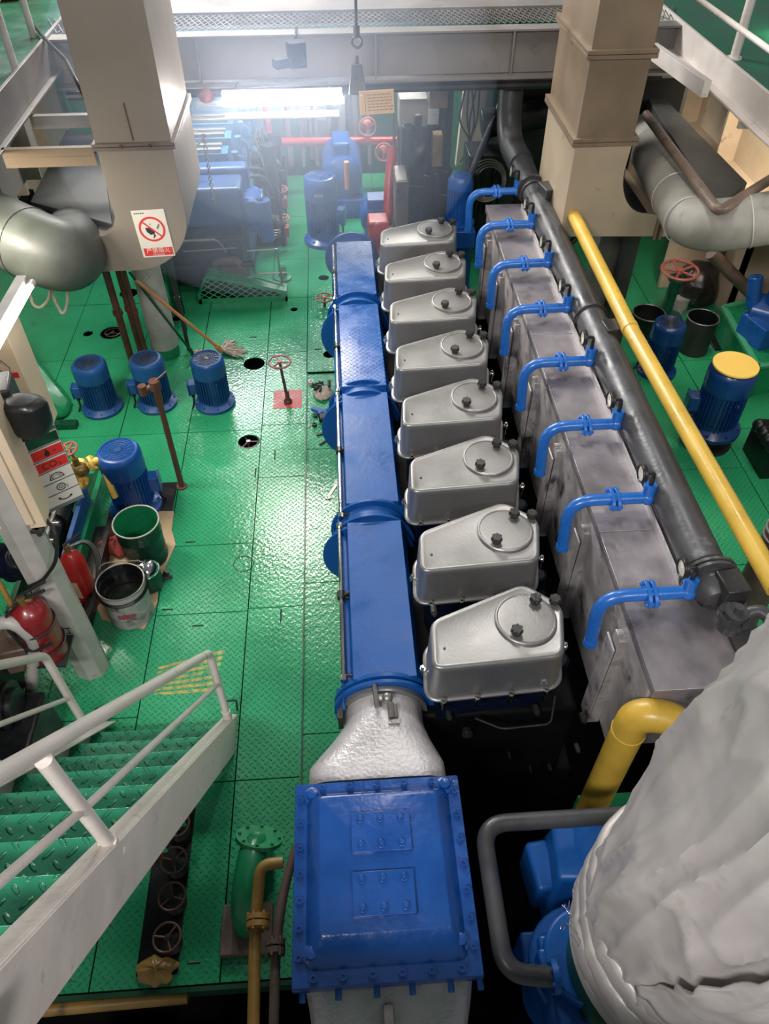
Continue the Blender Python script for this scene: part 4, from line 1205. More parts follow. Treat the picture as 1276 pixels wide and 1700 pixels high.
single('oily_rag', rag_mesh(c, 0.085, 0.05, 4.0), 'ochre', 'small yellow-brown rag dropped below the trench valves', 'rag', sub=1)
# plate lifting slots
def slot(u, v, dx, dy, lab):
    c = az(u, v, 0.0); mb = MB(); mb.tube([c + Vector((-dx, -dy, 0.001)), c + Vector((dx, dy, 0.001))], 0.0045, 8)
    return mb
sl = MB()
for (u, v, dx, dy) in ((328, 1039, .035, 0), (278, 1012, .035, 0), (316, 900, .035, 0), (420, 560, .03, 0), (456, 755, 0, .05), (424, 785, 0, .05), (590, 1100, 0, .05), (528, 580, .03, 0), (466, 1022, 0, .05), (322, 1598, .03, 0)):
    sl.join(slot(u, v, dx, dy, ''))
struct('trim_8', sl, 'black')
# round flush plug
c = az(404, 936, 0)
mb = MB(); mb.torus((c.x, c.y, 0.001), 0.068, 0.0028, n=36, m=6); mb.cyl((c.x, c.y, 0.0), (c.x, c.y, 0.003), 0.006, n=10)
struct('trim_9', mb, 'black')

# ochre and brown pipes at the bottom
def pipe_thing(name, label, pts, r, mat, fl=(), R=None, base=None, cat='pipe', k=8, flr=1.9, bendr=None):
    R = R or r * 3
    p0 = Vector(pts[0])
    t = thing(name, label, cat, (p0.x, p0.y, min(Vector(p).z for p in pts)))
    mb = MB(); mb.tube(bend(pts, R, k), r, 20)
    obj('pipe_run', mb, mat, t)
    for (c, axis) in fl:
        mb = MB(); flange(mb, Vector(c) + Vector(axis) * 0.014, axis, r * flr, 0.022, 6, 0.008); flange(mb, Vector(c) - Vector(axis) * 0.014, axis, r * flr, 0.022, 6, 0.008)
        obj('pipe_flange', mb, mat, t)
    return t
p = [az(470, 1432, 0.55), az(432, 1436, 0.55), az(425, 1500, 0.42), az(424, 1570, 0.22), az(420, 1720, 0.25)]
pipe_thing('ochre_pipe', 'thin ochre-yellow pipe with a flange left of the blue cooler', [p[0], p[1], az(423, 1545, 0.45), az(419, 1790, 0.45)], 0.025, 'ochre', [(az(428, 1530, 0.47), (0, 1, 0.02))], 0.07, flr=2.0)
pipe_thing('brown_pipe', 'thin brown pipe with a flange beside the ochre one at the blue cooler', [az(492, 1405, 0.60), az(472, 1470, 0.58), az(458, 1560, 0.55), az(452, 1790, 0.50)], 0.020, 'brownpipe', [(az(457, 1572, 0.55), (0, 1, 0.02))], 0.1, flr=1.9)
pipe_thing('horizontal_ochre_pipe', 'long dirty ochre pipe lying across below the floor edge at bottom left', [az(40, 1680, -0.05), az(312, 1655, -0.05)], 0.028, 'ochre')
mb = MB(); mb.bb(-0.72, -0.48, 0.98, 1.20, 0.003, 0.05)
single('brown_block', mb, 'brownpipe', 'flat brown block lying behind the ochre pipe flange', 'block', bevel=0.005)
# big green elbow
ge = az(412, 1420, 0.25)
t = thing('green_elbow_pipe', 'glossy green pipe elbow with flange left of the blue cooler', 'pipe', (ge.x, ge.y, 0.0))
mb = MB(); mb.tube(bend([ge + Vector((0.03, 0.07, -0.30)), ge + Vector((0.03, 0.07, 0.0)), ge + Vector((-0.01, -0.20, -0.02)), ge + Vector((-0.02, -0.25, -0.30))], 0.12, 9), 0.070, 24); obj('elbow', mb, 'green', t)
mb = MB(); flange(mb, ge + Vector((0.045, 0.085, -0.02)), (0.2, 0.7, 0.75), 0.115, 0.02, 8, 0.008); obj('pipe_flange', mb, 'green', t)
# low machinery beyond the floor edge at bottom left
t = thing('sunken_pump_set', 'dark pump set and valves half hidden at the bottom left corner', 'pump', (-1.3, 0.5, -0.95))
mb = MB()
mb.cyl((-1.55, 0.62, -0.35), (-1.25, 0.60, -0.35), 0.13, n=24); mb.bb(-1.75, -0.7, 0.30, 0.75, -0.95, -0.5)
mb.cyl((-1.2, 0.6, -0.35), (-0.95, 0.6, -0.35), 0.09, n=20); mb.cyl((-1.0, 0.6, -0.4), (-1.0, 0.6, -0.1), 0.05, n=16)
obj('pump_body', mb, 'brownpipe', t, bevel=0.005)
mb = MB(); handwheel(mb, (-1.38, 0.70, -0.12), 0.07); mb.cyl((-1.38, 0.70, -0.4), (-1.38, 0.70, -0.12), 0.012); obj('handwheel', mb, 'wheelred', t)
mb = MB(); mb.box((-0.98, 0.62, -0.08), (0.09, 0.07, 0.09)); mb.cyl((-1.08, 0.62, -0.08), (-0.9, 0.62, -0.08), 0.028, n=12); obj('valve_body', mb, 'brass', t, bevel=0.006)
mb = MB(); mb.bb(-1.0, -0.42, 0.62, 0.72, -0.13, -0.09)
single('green_floor_bearer', mb, 'green', 'green steel bearer crossing the gap at the bottom beside the cooler', 'beam')
# ================================================================ LEFT SIDE
P0 = Vector((-1.635, 2.62, 0))
t = thing('white_octagonal_post', 'white octagonal deck post standing behind the extinguisher and stair', 'post', P0)
mb = MB(); mb.cyl(P0, P0 + Vector((0, 0, 2.36)), 0.098, n=8); obj('column_shaft', mb, 'offwhite', t, smooth=20)
mb = MB()
for (dx, dz, w) in ((-0.015, 0.52, 0.02), (0.012, 0.52, 0.02), (0.0, 0.545, 0.05), (0.0, 0.495, 0.05)):
    mb.box((P0.x + 0.02 + dx, P0.y - 0.0995, dz), (0.004 if w < .03 else w, 0.002, 0.05 if w < 0.03 else 0.004))
obj('stencil_mark', mb, 'ink', t)

# switch cabinet with safety strip signs
th = math.radians(8)
CB = thing('switch_cabinet', 'cream metal switch cabinet fixed to the white post at the left edge', 'cabinet', (-1.75, 2.60, 1.30))
Rz = Matrix.Translation((-1.487, 2.60, 1.30)) @ Matrix.Rotation(th, 4, 'Z')
mb = MB(); mb.bb(-0.50, 0.0, -0.02, 0.15, 0.0, 1.0, Rz); obj('body', mb, 'cream_plastic', CB, bevel=0.004)
mb = MB(); mb.bb(-0.49, -0.045, -0.034, -0.02, 0.04, 1.0, Rz); obj('door_panel', mb, 'cream_plastic', CB, bevel=0.003)
mb = MB(); mb.bb(-0.36, -0.27, -0.040, -0.034, 0.18, 0.26, Rz); obj('red_sticker', mb, 'signred', CB, label='torn red sticker')
mb = MB(); mb.cyl(Rz @ Vector((-0.05, -0.02, -0.002)), Rz @ Vector((-0.05, -0.02, -0.05)), 0.012, n=10); mb.box(Rz @ Vector((-0.05, -0.02, -0.012)), (0.06, 0.035, 0.02)); obj('cable_gland', mb, 'dark_steel', CB)

th2 = math.radians(34)
o2 = ay(38, 728, 2.80)
SB = thing('safety_sign_strip', 'column of six green, red and white safety labels beside the cream cabinet', 'sign', (o2.x, 2.80, 1.3))
def sgn_frame(u, v, y=2.80):
    o = ay(u, v, y)
    return o
W_, Hh = 0.185, 0.066
bl_ = ay(80, 846, 2.80)           # lower left corner of the lowest label
Fr = Matrix.Translation(bl_) @ Matrix.Rotation(th2, 4, 'Z')
pitch = 0.076
mb = MB(); mb.bb(-0.035, W_ + 0.004, 0.004, 0.03, -0.03, pitch * 6 + 0.01, Fr); obj('backing_board', mb, 'inkgrey', SB, bevel=0.002)
mb = MB(); mb.bar(Fr @ Vector((0.03, 0.02, 0.20)), (P0.x + 0.02, P0.y + 0.06, bl_.z + 0.20), 0.03, 0.03); obj('mounting_arm', mb, 'dark_steel', SB)
kinds = [('paper', 'phone'), ('paper', 'gear'), ('paper', 'gauge'), ('signred', 'co2'), ('signred', 'flame'), ('green_dark', 'none')]
for k, (mt_, pic) in enumerate(kinds):
    z0 = k * pitch
    mb = MB(); mb.bb(0, W_, -0.003, 0.003, z0, z0 + Hh, Fr); lab = obj('label_plate', mb, 'paper', SB, bevel=0.001, label={'phone': 'white label with handset', 'gear': 'white label with ringed wheel', 'gauge': 'white label with half dial', 'co2': 'red label reading CO2', 'flame': 'red label with flame', 'none': 'plain dark green label'}[pic])
    if mt_ != 'paper':
        mb = MB(); mb.bb(0.03, W_ - 0.003, -0.0045, -0.0028, z0 + 0.004, z0 + Hh - 0.004, Fr); obj('colour_field', mb, mt_, lab)
    F2 = Fr @ Matrix.Translation((W_ * 0.55, -0.0052, z0 + Hh / 2)) @ Matrix.Rotation(PI / 2, 4, 'X')
    mb = MB()
    if pic == 'co2':
        mb = text_mb('CO', 0.050, F2 @ Matrix.Translation((-0.01, 0, 0)), 0.0006); mb.join(text_mb('2', 0.026, F2 @ Matrix.Translation((0.040, -0.012, 0)), 0.0006))
    elif pic == 'flame':
        pts = [(0.0, 0.026), (0.008, 0.012), (0.013, 0.002), (0.012, -0.012), (0.005, -0.021), (-0.006, -0.021), (-0.013, -0.012), (-0.013, 0.0), (-0.006, 0.006), (-0.004, 0.016)]
        mb.prism(pts, 0, 0.001, F2)
        mb.box((0.04, 0, 0), (0.016, 0.004, 0.001), 0, F2) 
    elif pic == 'gauge':
        arc = [(0.036 * math.cos(a), -0.014 + 0.036 * math.sin(a)) for a in [PI * i / 18 for i in range(19)]]
        arc2 = [(0.031 * math.cos(a), -0.014 + 0.031 * math.sin(a)) for a in [PI * i / 18 for i in range(19)]]
        for i in range(18):
            mb.add([(*arc[i], 0.0006), (*arc[i + 1], 0.0006), (*arc2[i + 1], 0.0006), (*arc2[i], 0.0006)], [(0, 1, 2, 3)], F2)
        mb.box((0, -0.015, 0.0005), (0.074, 0.004, 0.001), 0, F2)
        for i in range(1, 9):
            a = PI * i / 9; mb.bar(F2 @ Vector((0.016 * math.cos(a), -0.014 + 0.016 * math.sin(a), 0.0005)), F2 @ Vector((0.028 * math.cos(a), -0.014 + 0.028 * math.sin(a), 0.0005)), 0.0022, 0.0012)
        mb.bar(F2 @ Vector((-0.02, -0.014, 0.0005)), F2 @ Vector((-0.028, 0.028, 0.0005)), 0.004, 0.0012)
    elif pic == 'gear':
        mb.torus(F2 @ Vector((0, 0, 0)), 0.009, 0.0018, F2.to_3x3() @ Vector((0, 0, 1)), 20, 4); mb.torus(F2 @ Vector((0, 0, 0)), 0.020, 0.0022, F2.to_3x3() @ Vector((0, 0, 1)), 24, 4)
        for i in range(16):
            a = 2 * PI * i / 16; mb.bar(F2 @ Vector((0.020 * math.cos(a), 0.020 * math.sin(a), 0)), F2 @ Vector((0.025 * math.cos(a), 0.025 * math.sin(a), 0)), 0.003, 0.0015)
        mb.bar(F2 @ Vector((0.03, -0.02, 0)), F2 @ Vector((0.032, 0.0, 0)), 0.003, 0.0015)
    elif pic == 'phone':
        mb.tube([F2 @ Vector(p) for p in [(-0.030, 0.012, 0), (-0.022, -0.002, 0), (-0.008, -0.009, 0), (0.008, -0.010, 0), (0.022, -0.006, 0), (0.031, 0.004, 0)]], 0.0028, 6)
        mb.box((-0.028, 0.006, 0.0005), (0.010, 0.014, 0.001), 0.5, F2); mb.box((0.028, 0.0, 0.0005), (0.014, 0.010, 0.001), 0.4, F2)
    if mb.v: obj('pictogram', mb, 'ink', lab)

# black cloth hood
c = ay(44, 688, 2.75)
mb = loft([[Vector((c.x + rx * math.cos(a) * (1 + 0.10 * math.sin(3 * a + z * 9)), c.y + ry * math.sin(a) * (1 + 0.12 * math.cos(2 * a + z * 7)), c.z + z)) for a in [2 * PI * i / 32 for i in range(32)]]
           for (rx, ry, z) in ((0.07, 0.06, -0.12), (0.10, 0.07, -0.07), (0.095, 0.07, 0.0), (0.105, 0.08, 0.06), (0.07, 0.06, 0.09))])
single('black_hooded_horn', mb, 'rubber', 'black cloth-covered horn above the safety label column', 'horn', sub=1)
c = ay(5, 680, 2.85); mb = MB(); mb.box((c.x - 0.02, c.y, c.z), (0.20, 0.16, 0.30), 0.2)
single('dark_junction_box', mb, 'dark_steel', 'dark box at the left edge beside the black horn', 'box', bevel=0.01)
# upper cream panel
a = ay(57, 665, 3.35); b = ay(12, 560, 3.35)
CP = thing('cream_control_panel', 'pale cream control panel below the side fluorescent tube', 'cabinet', (a.x - 0.3, 3.4, a.z - 0.1))
mb = MB(); mb.bb(a.x - 0.6, a.x, 3.35, 3.55, a.z - 0.25, b.z + 0.05); obj('body', mb, 'cream_plastic', CP, bevel=0.004)
mb = MB()
d = ay(7, 612, 3.345)
for s_ in (((-0.03, 0.0), (0.0, 0.05)), ((0.0, 0.05), (0.03, 0.0)), ((0.03, 0.0), (0.0, -0.05)), ((0.0, -0.05), (-0.03, 0.0))):
    mb.bar((d.x + s_[0][0], 3.345, d.z + s_[0][1]), (d.x + s_[1][0], 3.345, d.z + s_[1][1]), 0.004, 0.003)
obj('diamond_mark', mb, 'inkgrey', CP)
d = ay(26, 623, 3.345); mb = MB(); mb.box((d.x, 3.345, d.z), (0.03, 0.006, 0.03)); obj('red_mark', mb, 'signred', CP)

# side fluorescent tube along the deck edge
a = az(52, 472, 2.02); b = az(0, 566, 2.02)
dl = (b - a).normalized()
FT = thing('side_fluorescent_lamp', 'bright bare fluorescent tube under the left deck edge', 'lamp', (a.x, a.y, 2.0))
mb = MB(); mb.tube([a, a + dl * 1.15], 0.016, 16); obj('glowing_tube', mb, 'tube_glow2', FT)
mb = MB(); mb.bar(a + Vector((-0.045, 0.03, 0.02)), a + dl * 1.18 + Vector((-0.045, 0, 0.02)), 0.05, 0.03); mb.cyl(a - dl * 0.02, a + dl * 0.02, 0.019); obj('lamp_batten', mb, 'offwhite', FT)

# ---- fire extinguishers
def extinguisher(name, label, base, R, H, mat='red_dark', rot=0.0, grp=None, hose=True):
    t = thing(name, label, 'fire extinguisher', base, grp)
    mb = MB(); mb.lathe([(R * 0.96, 0), (R, 0.012), (R, H * 0.78), (R * 0.97, H * 0.84), (R * 0.80, H * 0.92), (R * 0.45, H * 0.975), (R * 0.30, H)], n=40); obj('cylinder_body', mb, mat, t, local=True, smooth=60)
    mb = MB(); mb.lathe([(R * 1.012, H * 0.25), (R * 1.014, H * 0.255), (R * 1.014, H * 0.56), (R * 1.012, H * 0.565)], n=30, a0=-2.6 + rot, a1=0.2 + rot); obj('paper_label', mb, 'card', t, local=True, label='torn paper label')
    mb = MB(); mb.torus((0, 0, H * 0.20), R * 1.01, 0.004, n=36, m=6); obj('base_ring', mb, mat, t, local=True)
    mb = MB(); mb.cyl((0, 0, H * 0.98), (0, 0, H * 1.10), R * 0.22, n=14); mb.cyl((0, 0, H * 1.04), (R * 0.5, 0, H * 1.05), R * 0.10, n=10); obj('valve_head', mb, 'brass', t, local=True)
    mb = MB(); mb.bar((-R * 0.2, 0, H * 1.11), (R * 1.3, R * 0.6, H * 1.22), 0.018, 0.007); mb.bar((-R * 0.2, 0, H * 1.06), (R * 1.1, R * 0.5, H * 1.08), 0.018, 0.007); obj('squeeze_lever', mb, 'dark_steel', t, local=True)
    if hose:
        mb = MB(); mb.tube(bend([(0, 0, H * 1.04), (-R * 0.5, -R * 0.6, H * 1.06), (-R * 1.06, -R * 0.75, H * 0.8), (-R * 0.3, -R * 1.22, H * 0.35), (R * 0.9, -R * 0.9, H * 0.45)], 0.08, 8), 0.0085, 10); obj('discharge_hose', mb, 'rubber', t, local=True)
    return t
eb = az(84, 1080, 0.48)
extinguisher('fire_extinguisher', 'large dark red fire extinguisher in front of the white post', (eb.x, eb.y, 0.48), 0.098, 0.43, rot=0.6)
mb = MB(); mb.torus((eb.x, eb.y, 0.74), 0.104, 0.006, n=36); mb.bar((eb.x + 0.07, eb.y + 0.07, 0.74), (P0.x - 0.05, P0.y - 0.08, 0.74), 0.02, 0.006)
mb.torus((eb.x, eb.y, 0.57), 0.104, 0.006, n=36); mb.bb(eb.x - 0.1, eb.x + 0.1, eb.y - 0.1, eb.y + 0.1, 0.462, 0.476); mb.bar((eb.x, eb.y + 0.08, 0.467), (P0.x - 0.05, P0.y - 0.08, 0.467), 0.04, 0.01)
single('extinguisher_bracket', mb, 'dark_steel', 'dark steel bracket holding the large red extinguisher to the post', 'bracket')
mb = MB()
mb.tube(bend([ay(45, 975, 2.50), ay(70, 965, 2.50), ay(96, 930, 2.50), ay(92, 880, 2.55), ay(75, 862, 2.62)], 0.1, 8), 0.010, 10)
single('black_cable', mb, 'rubber', 'thick black cable looping from the cabinet over the large extinguisher', 'cable')
e2 = az(138, 985, 0.15)
extinguisher('fire_extinguisher', 'smaller bright red extinguisher half hidden behind the white post', (e2.x, e2.y + 0.05, 0.0), 0.072, 0.50, mat='red', rot=1.4, hose=False)

# ---- pipes and dark machine at the far left below the extinguisher
LM = thing('dark_air_compressor', 'black finned air compressor at the left edge beyond the stair', 'compressor', (-2.2, 2.05, 0))
mb = MB(); mb.bb(-2.55, -1.72, 1.45, 2.25, 0.0, 0.36); mb.cyl((-2.5, 2.35, 0.30), (-1.95, 2.35, 0.30), 0.20, n=28); obj('crankcase', mb, 'black', LM, bevel=0.02)
mb = MB()
for k in range(11): mb.cyl((-2.12 + k * 0.028, 2.12, 0.45), (-2.115 + k * 0.028 + 0.006, 2.12, 0.45), 0.13, n=26)
mb.cyl((-2.14, 2.12, 0.45), (-1.80, 2.12, 0.45), 0.09, n=20)
obj('finned_cylinder', mb, 'black', LM)
mb = MB(); mb.tube(bend([(-2.5, 1.95, 0.42), (-2.2, 1.95, 0.52), (-1.95, 2.2, 0.50), (-1.9, 2.4, 0.2)], 0.1), 0.02, 12); obj('delivery_pipe', mb, 'dark_steel', LM)
pipe_thing('dirty_white_pipe', 'grubby white pipe running past the left edge below the extinguisher', [ay(-20, 1040, 2.35), ay(20, 1030, 2.35), ay(60, 1062, 2.35), (-1.95, 2.36, 0.0)], 0.035, 'offwhite', R=0.1)
pipe_thing('ochre_stand_pipe', 'thin ochre pipe rising at the left edge beside the large extinguisher', [ay(62, 1080, 2.45), ay(-20, 935, 2.45)], 0.014, 'ochre')
c = ay(22, 1050, 2.5); mb = MB(); mb.box((c.x, c.y, c.z - 0.14), (0.22, 0.2, 0.2), 0.2); mb.cyl((c.x + 0.02, c.y - 0.02, c.z - 0.03), (c.x + 0.02, c.y - 0.02, c.z + 0.06), 0.05, n=14)
single('grubby_valve_chest', mb, 'brownpipe', 'grubby grey-brown valve chest at the left edge', 'valve chest', bevel=0.012)
c = ay(22, 935, 2.85); mb = MB(); mb.cyl((c.x - 0.2, c.y + 0.05, c.z), (c.x + 0.05, c.y, c.z), 0.10, n=24); mb.lathe([(0.105, 0), (0.12, 0.01), (0.12, 0.03), (0.105, 0.04)], (c.x - 0.02, c.y + 0.02, c.z), (1, -0.2, 0), 24)
single('navy_motor', mb, 'navy', 'dark navy motor behind the post at the left edge', 'electric motor')
mb = MB(); c = ay(30, 925, 2.65)
for k in range(3): mb.torus((c.x + 0.02 * k, c.y, c.z + 0.012 * k), 0.055, 0.007, (0.5, -0.6, 0.5), 24, 8)
single('coiled_grey_cable', mb, 'rubber', 'small coil of dark cable hanging beside the cabinet foot', 'cable')

# ---- pump skid between the post and the buckets
PS = thing('fuel_pump_skid', 'green pump skid with a black pump and yellow valves left of the buckets', 'pump', (-1.95, 3.6, 0))
mb = MB(); mb.bb(-2.16, -1.90, 2.95, 4.30, 0.0, 0.06); mb.bb(-1.90, -1.865, 2.95, 4.30, 0.0, 0.16); mb.bb(-2.2, -2.165, 2.95, 4.30, 0.0, 0.16); obj('skid_frame', mb, 'green_dark', PS, bevel=0.003)
mb = MB(); mb.bb(-1.865, -1.83, 2.95, 4.25, 0.02, 0.17); obj('green_side_channel', mb, 'green', PS, bevel=0.003)
mb = MB(); mb.bb(-1.83, -1.70, 2.9, 3.75, 0.02, 0.05); mb.bb(-1.72, -1.69, 2.9, 3.75, 0.02, 0.14); obj('drip_tray', mb, 'black', PS)
mb = MB()
mb.cyl((-1.98, 3.15, 0.30), (-2.0, 3.55, 0.32), 0.075, n=22); mb.cyl((-2.0, 3.55, 0.32), (-2.0, 3.80, 0.33), 0.10, 0.10, n=26); mb.sph((-2.0, 3.80, 0.33), 0.10, 20, 12)
mb.cyl((-1.98, 3.0, 0.28), (-1.98, 3.2, 0.28), 0.035, n=14); mb.box((-2.0, 3.5, 0.15), (0.12, 0.5, 0.18))
obj('pump_body', mb, 'rubber', PS, smooth=50)
mb = MB(); mb.tube([(-1.955, 2.95, 0.42), (-1.955, 3.72, 0.42)], 0.016, 12); mb.cyl((-1.955, 3.3, 0.41), (-1.90, 3.3, 0.41), 0.02); mb.cyl((-1.955, 3.45, 0.41), (-1.90, 3.45, 0.41), 0.02); obj('suction_pipe', mb, 'steel', PS)
mb = MB(); mb.bb(-1.885, -1.855, 3.0, 3.9, 0.17, 0.30); obj('blue_guard_strip', mb, 'blue_motor', PS)
c = az(133, 800, 0.45)
mb = MB(); c1 = az(128, 797, 0.42)
flange(mb, c1, (0.1, 1, 0.3), 0.075, 0.025, 6, 0.011); flange(mb, c1 + Vector((0.01, 0.10, 0.04)), (0.1, 1, 0.3), 0.06, 0.02, 6, 0.009); mb.cyl(c1 - Vector((0, 0.10, 0.03)), c1 + Vector((0.01, 0.14, 0.05)), 0.04, n=18)
obj('valve_flange_pair', mb, 'yellow_bright', PS)
c = az(117, 745, 0.69) - Vector((0, 0, 0.19))
mb = MB(); mb.sph(c, 0.062, 16, 10, (1.1, 0.9, 0.9)); mb.cyl(c, c + Vector((0, 0, 0.11)), 0.028, 0.02, n=14); mb.cyl(c + Vector((0, 0, 0.1)), c + Vector((-0.01, 0, 0.2)), 0.009, n=8); obj('globe_valve', mb, 'brass', PS)
mb = MB(); handwheel(mb, c + Vector((-0.01, 0, 0.19)), 0.052, (-0.15, -0.3, 1), 5, r=0.008); obj('handwheel', mb, 'wheelred', PS)
mb = MB(); handwheel(mb, c1 + Vector((-0.12, 0.02, 0.05)), 0.04, (-0.6, -0.5, 0.6), 4, r=0.006); obj('handwheel', mb, 'wheelred', PS)
mb = MB()
mb.tube(bend([c + Vector((0.05, 0.02, 0.0)), c + Vector((0.12, 0.06, 0.04)), c + Vector((0.15, 0.05, -0.02)), c + Vector((0.165, 0.0, -0.14)), c + Vector((0.18, -0.02, -0.25))], 0.05, 8), 0.024, 14); flange(mb, c + Vector((0.085, 0.04, 0.02)), (1, 0.4, 0.2), 0.055, 0.02, 6, 0.008)
mb.tube(bend([c + Vector((-0.04, -0.02, -0.02)), c + Vector((-0.16, 0.0, -0.02)), c + Vector((-0.22, 0.14, 0.05)), c + Vector((-0.40, 0.34, 0.08))], 0.07, 8), 0.021, 14)
obj('yellow_pipework', mb, 'yellow_bright', PS)

# hose loop hanging beside the skid
mb = MB()
for k in range(3):
    o_ = 0.018 * k
    cc = Vector((-1.72, 3.02, 0.30))
    mb.tube([cc + Vector(((0.12 + o_ * 0.6) * math.cos(a) - 0.02, 0.18 * math.cos(a) * 0.3 + (0.26 + o_ * 0.4) * math.sin(a), 0.10 * math.sin(a))) for a in [-1.3 + i * 3.4 / 26 for i in range(27)]], 0.009, 8)
single('black_hose_loop', mb, 'rubber', 'loop of black rubber hoses behind the small red extinguisher', 'hose')

# ---- cardboard, buckets, kettle and rag
def flat(poly, z0, z1):
    mb = MB(); mb.prism([(p.x, p.y) for p in poly], z0, z1); return mb
cb = [az(u, v, 0.0) for (u, v) in ((262, 850), (289, 850), (285, 880), (292, 905), (262, 970), (262, 1000), (240, 1046), (170, 1030), (148, 985), (160, 930), (185, 880), (200, 860))]
single('cardboard_sheet', flat(cb, 0.002, 0.010), 'card', 'torn brown cardboard laid on the green floor under the buckets', 'cardboard', label=None) if False else single('cardboard_sheet', flat(cb, 0.002, 0.010), 'card', 'torn brown cardboard laid on the green floor under the buckets', 'cardboard')
def bucket(name, label, base, R, H, mat, taper=0.93, rim='steel', inner='green_dark', level=0.1, contents=None, tilt=None):
    t = thing(name, label, 'bucket', base)
    mb = MB()
    mb.lathe([(0.0001, 0.0), (R * taper, 0.0), (R * taper * 1.02, 0.006), (R * taper * 1.0, 0.012), (R * (taper + (1 - taper) * 0.3), H * 0.3), (R * (taper + (1 - taper) * 0.3) * 1.012, H * 0.315), (R * (taper + (1 - taper) * 0.34), H * 0.33), (R * (taper + (1 - taper) * 0.66), H * 0.66), (R * (taper + (1 - taper) * 0.68) * 1.014, H * 0.68), (R * (taper + (1 - taper) * 0.7), H * 0.70), (R, H)], n=48, cap=False)
    obj('bucket_wall', mb, mat, t, local=True, smooth=60)
    mb = MB(); mb.lathe([(R * 0.985, H), (R * 0.97, H * 0.8), (R * taper * 0.98, 0.014), (0.0001, 0.014)], n=48, cap=False); obj('inner_wall', mb, inner, t, local=True, smooth=60)
    mb = MB(); mb.torus((0, 0, H), R * 1.0, 0.0055, n=48, m=8); obj('rolled_rim', mb, rim, t, local=True)
    if contents:
        mb = MB(); mb.lathe([(R * 0.96, H * level), (0.0001, H * level)], n=40, cap=False); obj('contents', mb, contents, t, local=True)
    return t
b1 = az(240, 922, 0.0); 
rim1 = az(225, 866, 0.36)
bucket('green_bucket', 'open dark green metal bucket in front of the big blue motor', (rim1.x, rim1.y, 0.011), 0.148, 0.35, 'green_black', rim='offwhite', inner='green', level=0.12, contents='green_dark')
rim2 = az(199, 966, 0.33)
B2 = bucket('oily_white_bucket', 'grimy white metal bucket full of black oil on the cardboard', (rim2.x, rim2.y, 0.011), 0.145, 0.32, 'grimy', rim='steel', inner='black', level=0.62, contents='oil')
for i, ch in enumerate('润滑油'):
    a = -PI / 2 - 0.10 + i * 0.25
    o_ = Vector((rim2.x + 0.1445 * math.cos(a), rim2.y + 0.1445 * math.sin(a), 0.150))
    F_ = frame(o_, (-math.sin(a), math.cos(a), 0), (0, 0, 1))
    obj('brand_lettering', text_mb(ch, 0.045, F_, 0.0012), 'inkred', B2)
mb = MB(); mb.torus((rim2.x, rim2.y, 0.27), 0.1465, 0.013, n=44, m=6); obj('oil_drip_band', mb, 'black', B2)
mb = MB(); mb.tube([Vector((rim2.x - 0.145 * math.cos(a), rim2.y + 0.10 + 0.07 * math.sin(a), 0.335 + 0.01 * math.sin(a * 3))) for a in [i * PI / 14 for i in range(15)]], 0.003, 6); obj('wire_handle', mb, 'steel', B2)
k0 = az(247, 962, 0.06)
KT = thing('tin_oil_can', 'shiny domed tin oil can wedged between the two buckets', 'oil can', (k0.x, k0.y, 0.011))
mb = MB(); mb.lathe([(0.085, 0), (0.09, 0.01), (0.09, 0.11), (0.082, 0.15)], (k0.x, k0.y, 0.011), n=32); obj('can_body', mb, 'green_dark', KT)
mb = MB(); mb.lathe([(0.088, 0.15), (0.088, 0.158), (0.08, 0.175), (0.06, 0.20), (0.035, 0.215), (0.0001, 0.22)], (k0.x, k0.y, 0.011), n=32); mb.torus((k0.x, k0.y, 0.163), 0.088, 0.004, n=32); obj('domed_lid', mb, 'chrome', KT, smooth=60)
mb = MB(); mb.cyl((k0.x - 0.03, k0.y + 0.01, 0.215), (k0.x - 0.035, k0.y + 0.01, 0.245), 0.012, n=12); obj('filler_cap', mb, 'dark_steel', KT)
rgc = az(196, 905, 0.04)
rgc.z = 0.011
mb = rag_mesh(rgc, 0.12, 0.10, 7.3)
single('red_rag', mb, 'cloth_red', 'crumpled oily red rag between the buckets and the pump skid', 'rag', sub=1)
mb = MB(); fn = az(275, 958, 0.0); mb.cyl((fn.x, fn.y, 0.012), (fn.x + 0.02, fn.y + 0.01, 0.05), 0.02, n=10); mb.cyl((fn.x - 0.02, fn.y - 0.03, 0.02), (fn.x + 0.05, fn.y - 0.02, 0.02), 0.012, n=8)
single('small_pipe_fitting', mb, 'dark_steel', 'small dark pipe fitting at the cardboard edge beside the oil can', 'pipe fitting')

# ---- electric motors on the left floor
GM = 'blue motors in a row on the left floor'
m1 = az(262, 672, 0.0)
mo = make_motor('electric_motor', 'blue vertical motor, middle of the row of three, behind the brown rod', 0.135, 0.46, group=GM, loc=(m1.x - 0.005, 5.20, 0), box_side=(-1, -0.1))
m0_ = az(172, 675, 0.0)
dup(mo, (m0_.x, 5.17, 0), -0.05, 'blue vertical motor with a dark brown top, leftmost of the row of three', GM)
m2_ = az(358, 668, 0.0)
dup(mo, (m2_.x, 5.17, 0), 0.05, 'blue vertical motor with a speckled top, rightmost of the row of three', GM)
bm_ = az(228, 838, 0.0)
make_motor('electric_motor', 'large bright blue vertical motor standing behind the green bucket', 0.150, 0.56, mat='blue_vivid', loc=(bm_.x, 3.98, 0), box_side=(1, 0.1), top='blue_motor')
mb = MB(); mb.bb(-1.78, -1.32, 3.72, 4.22, 0.0025, 0.006); single('motor_base_pit', mb, 'black', 'dark oily base plate under the large blue motor', 'plate')
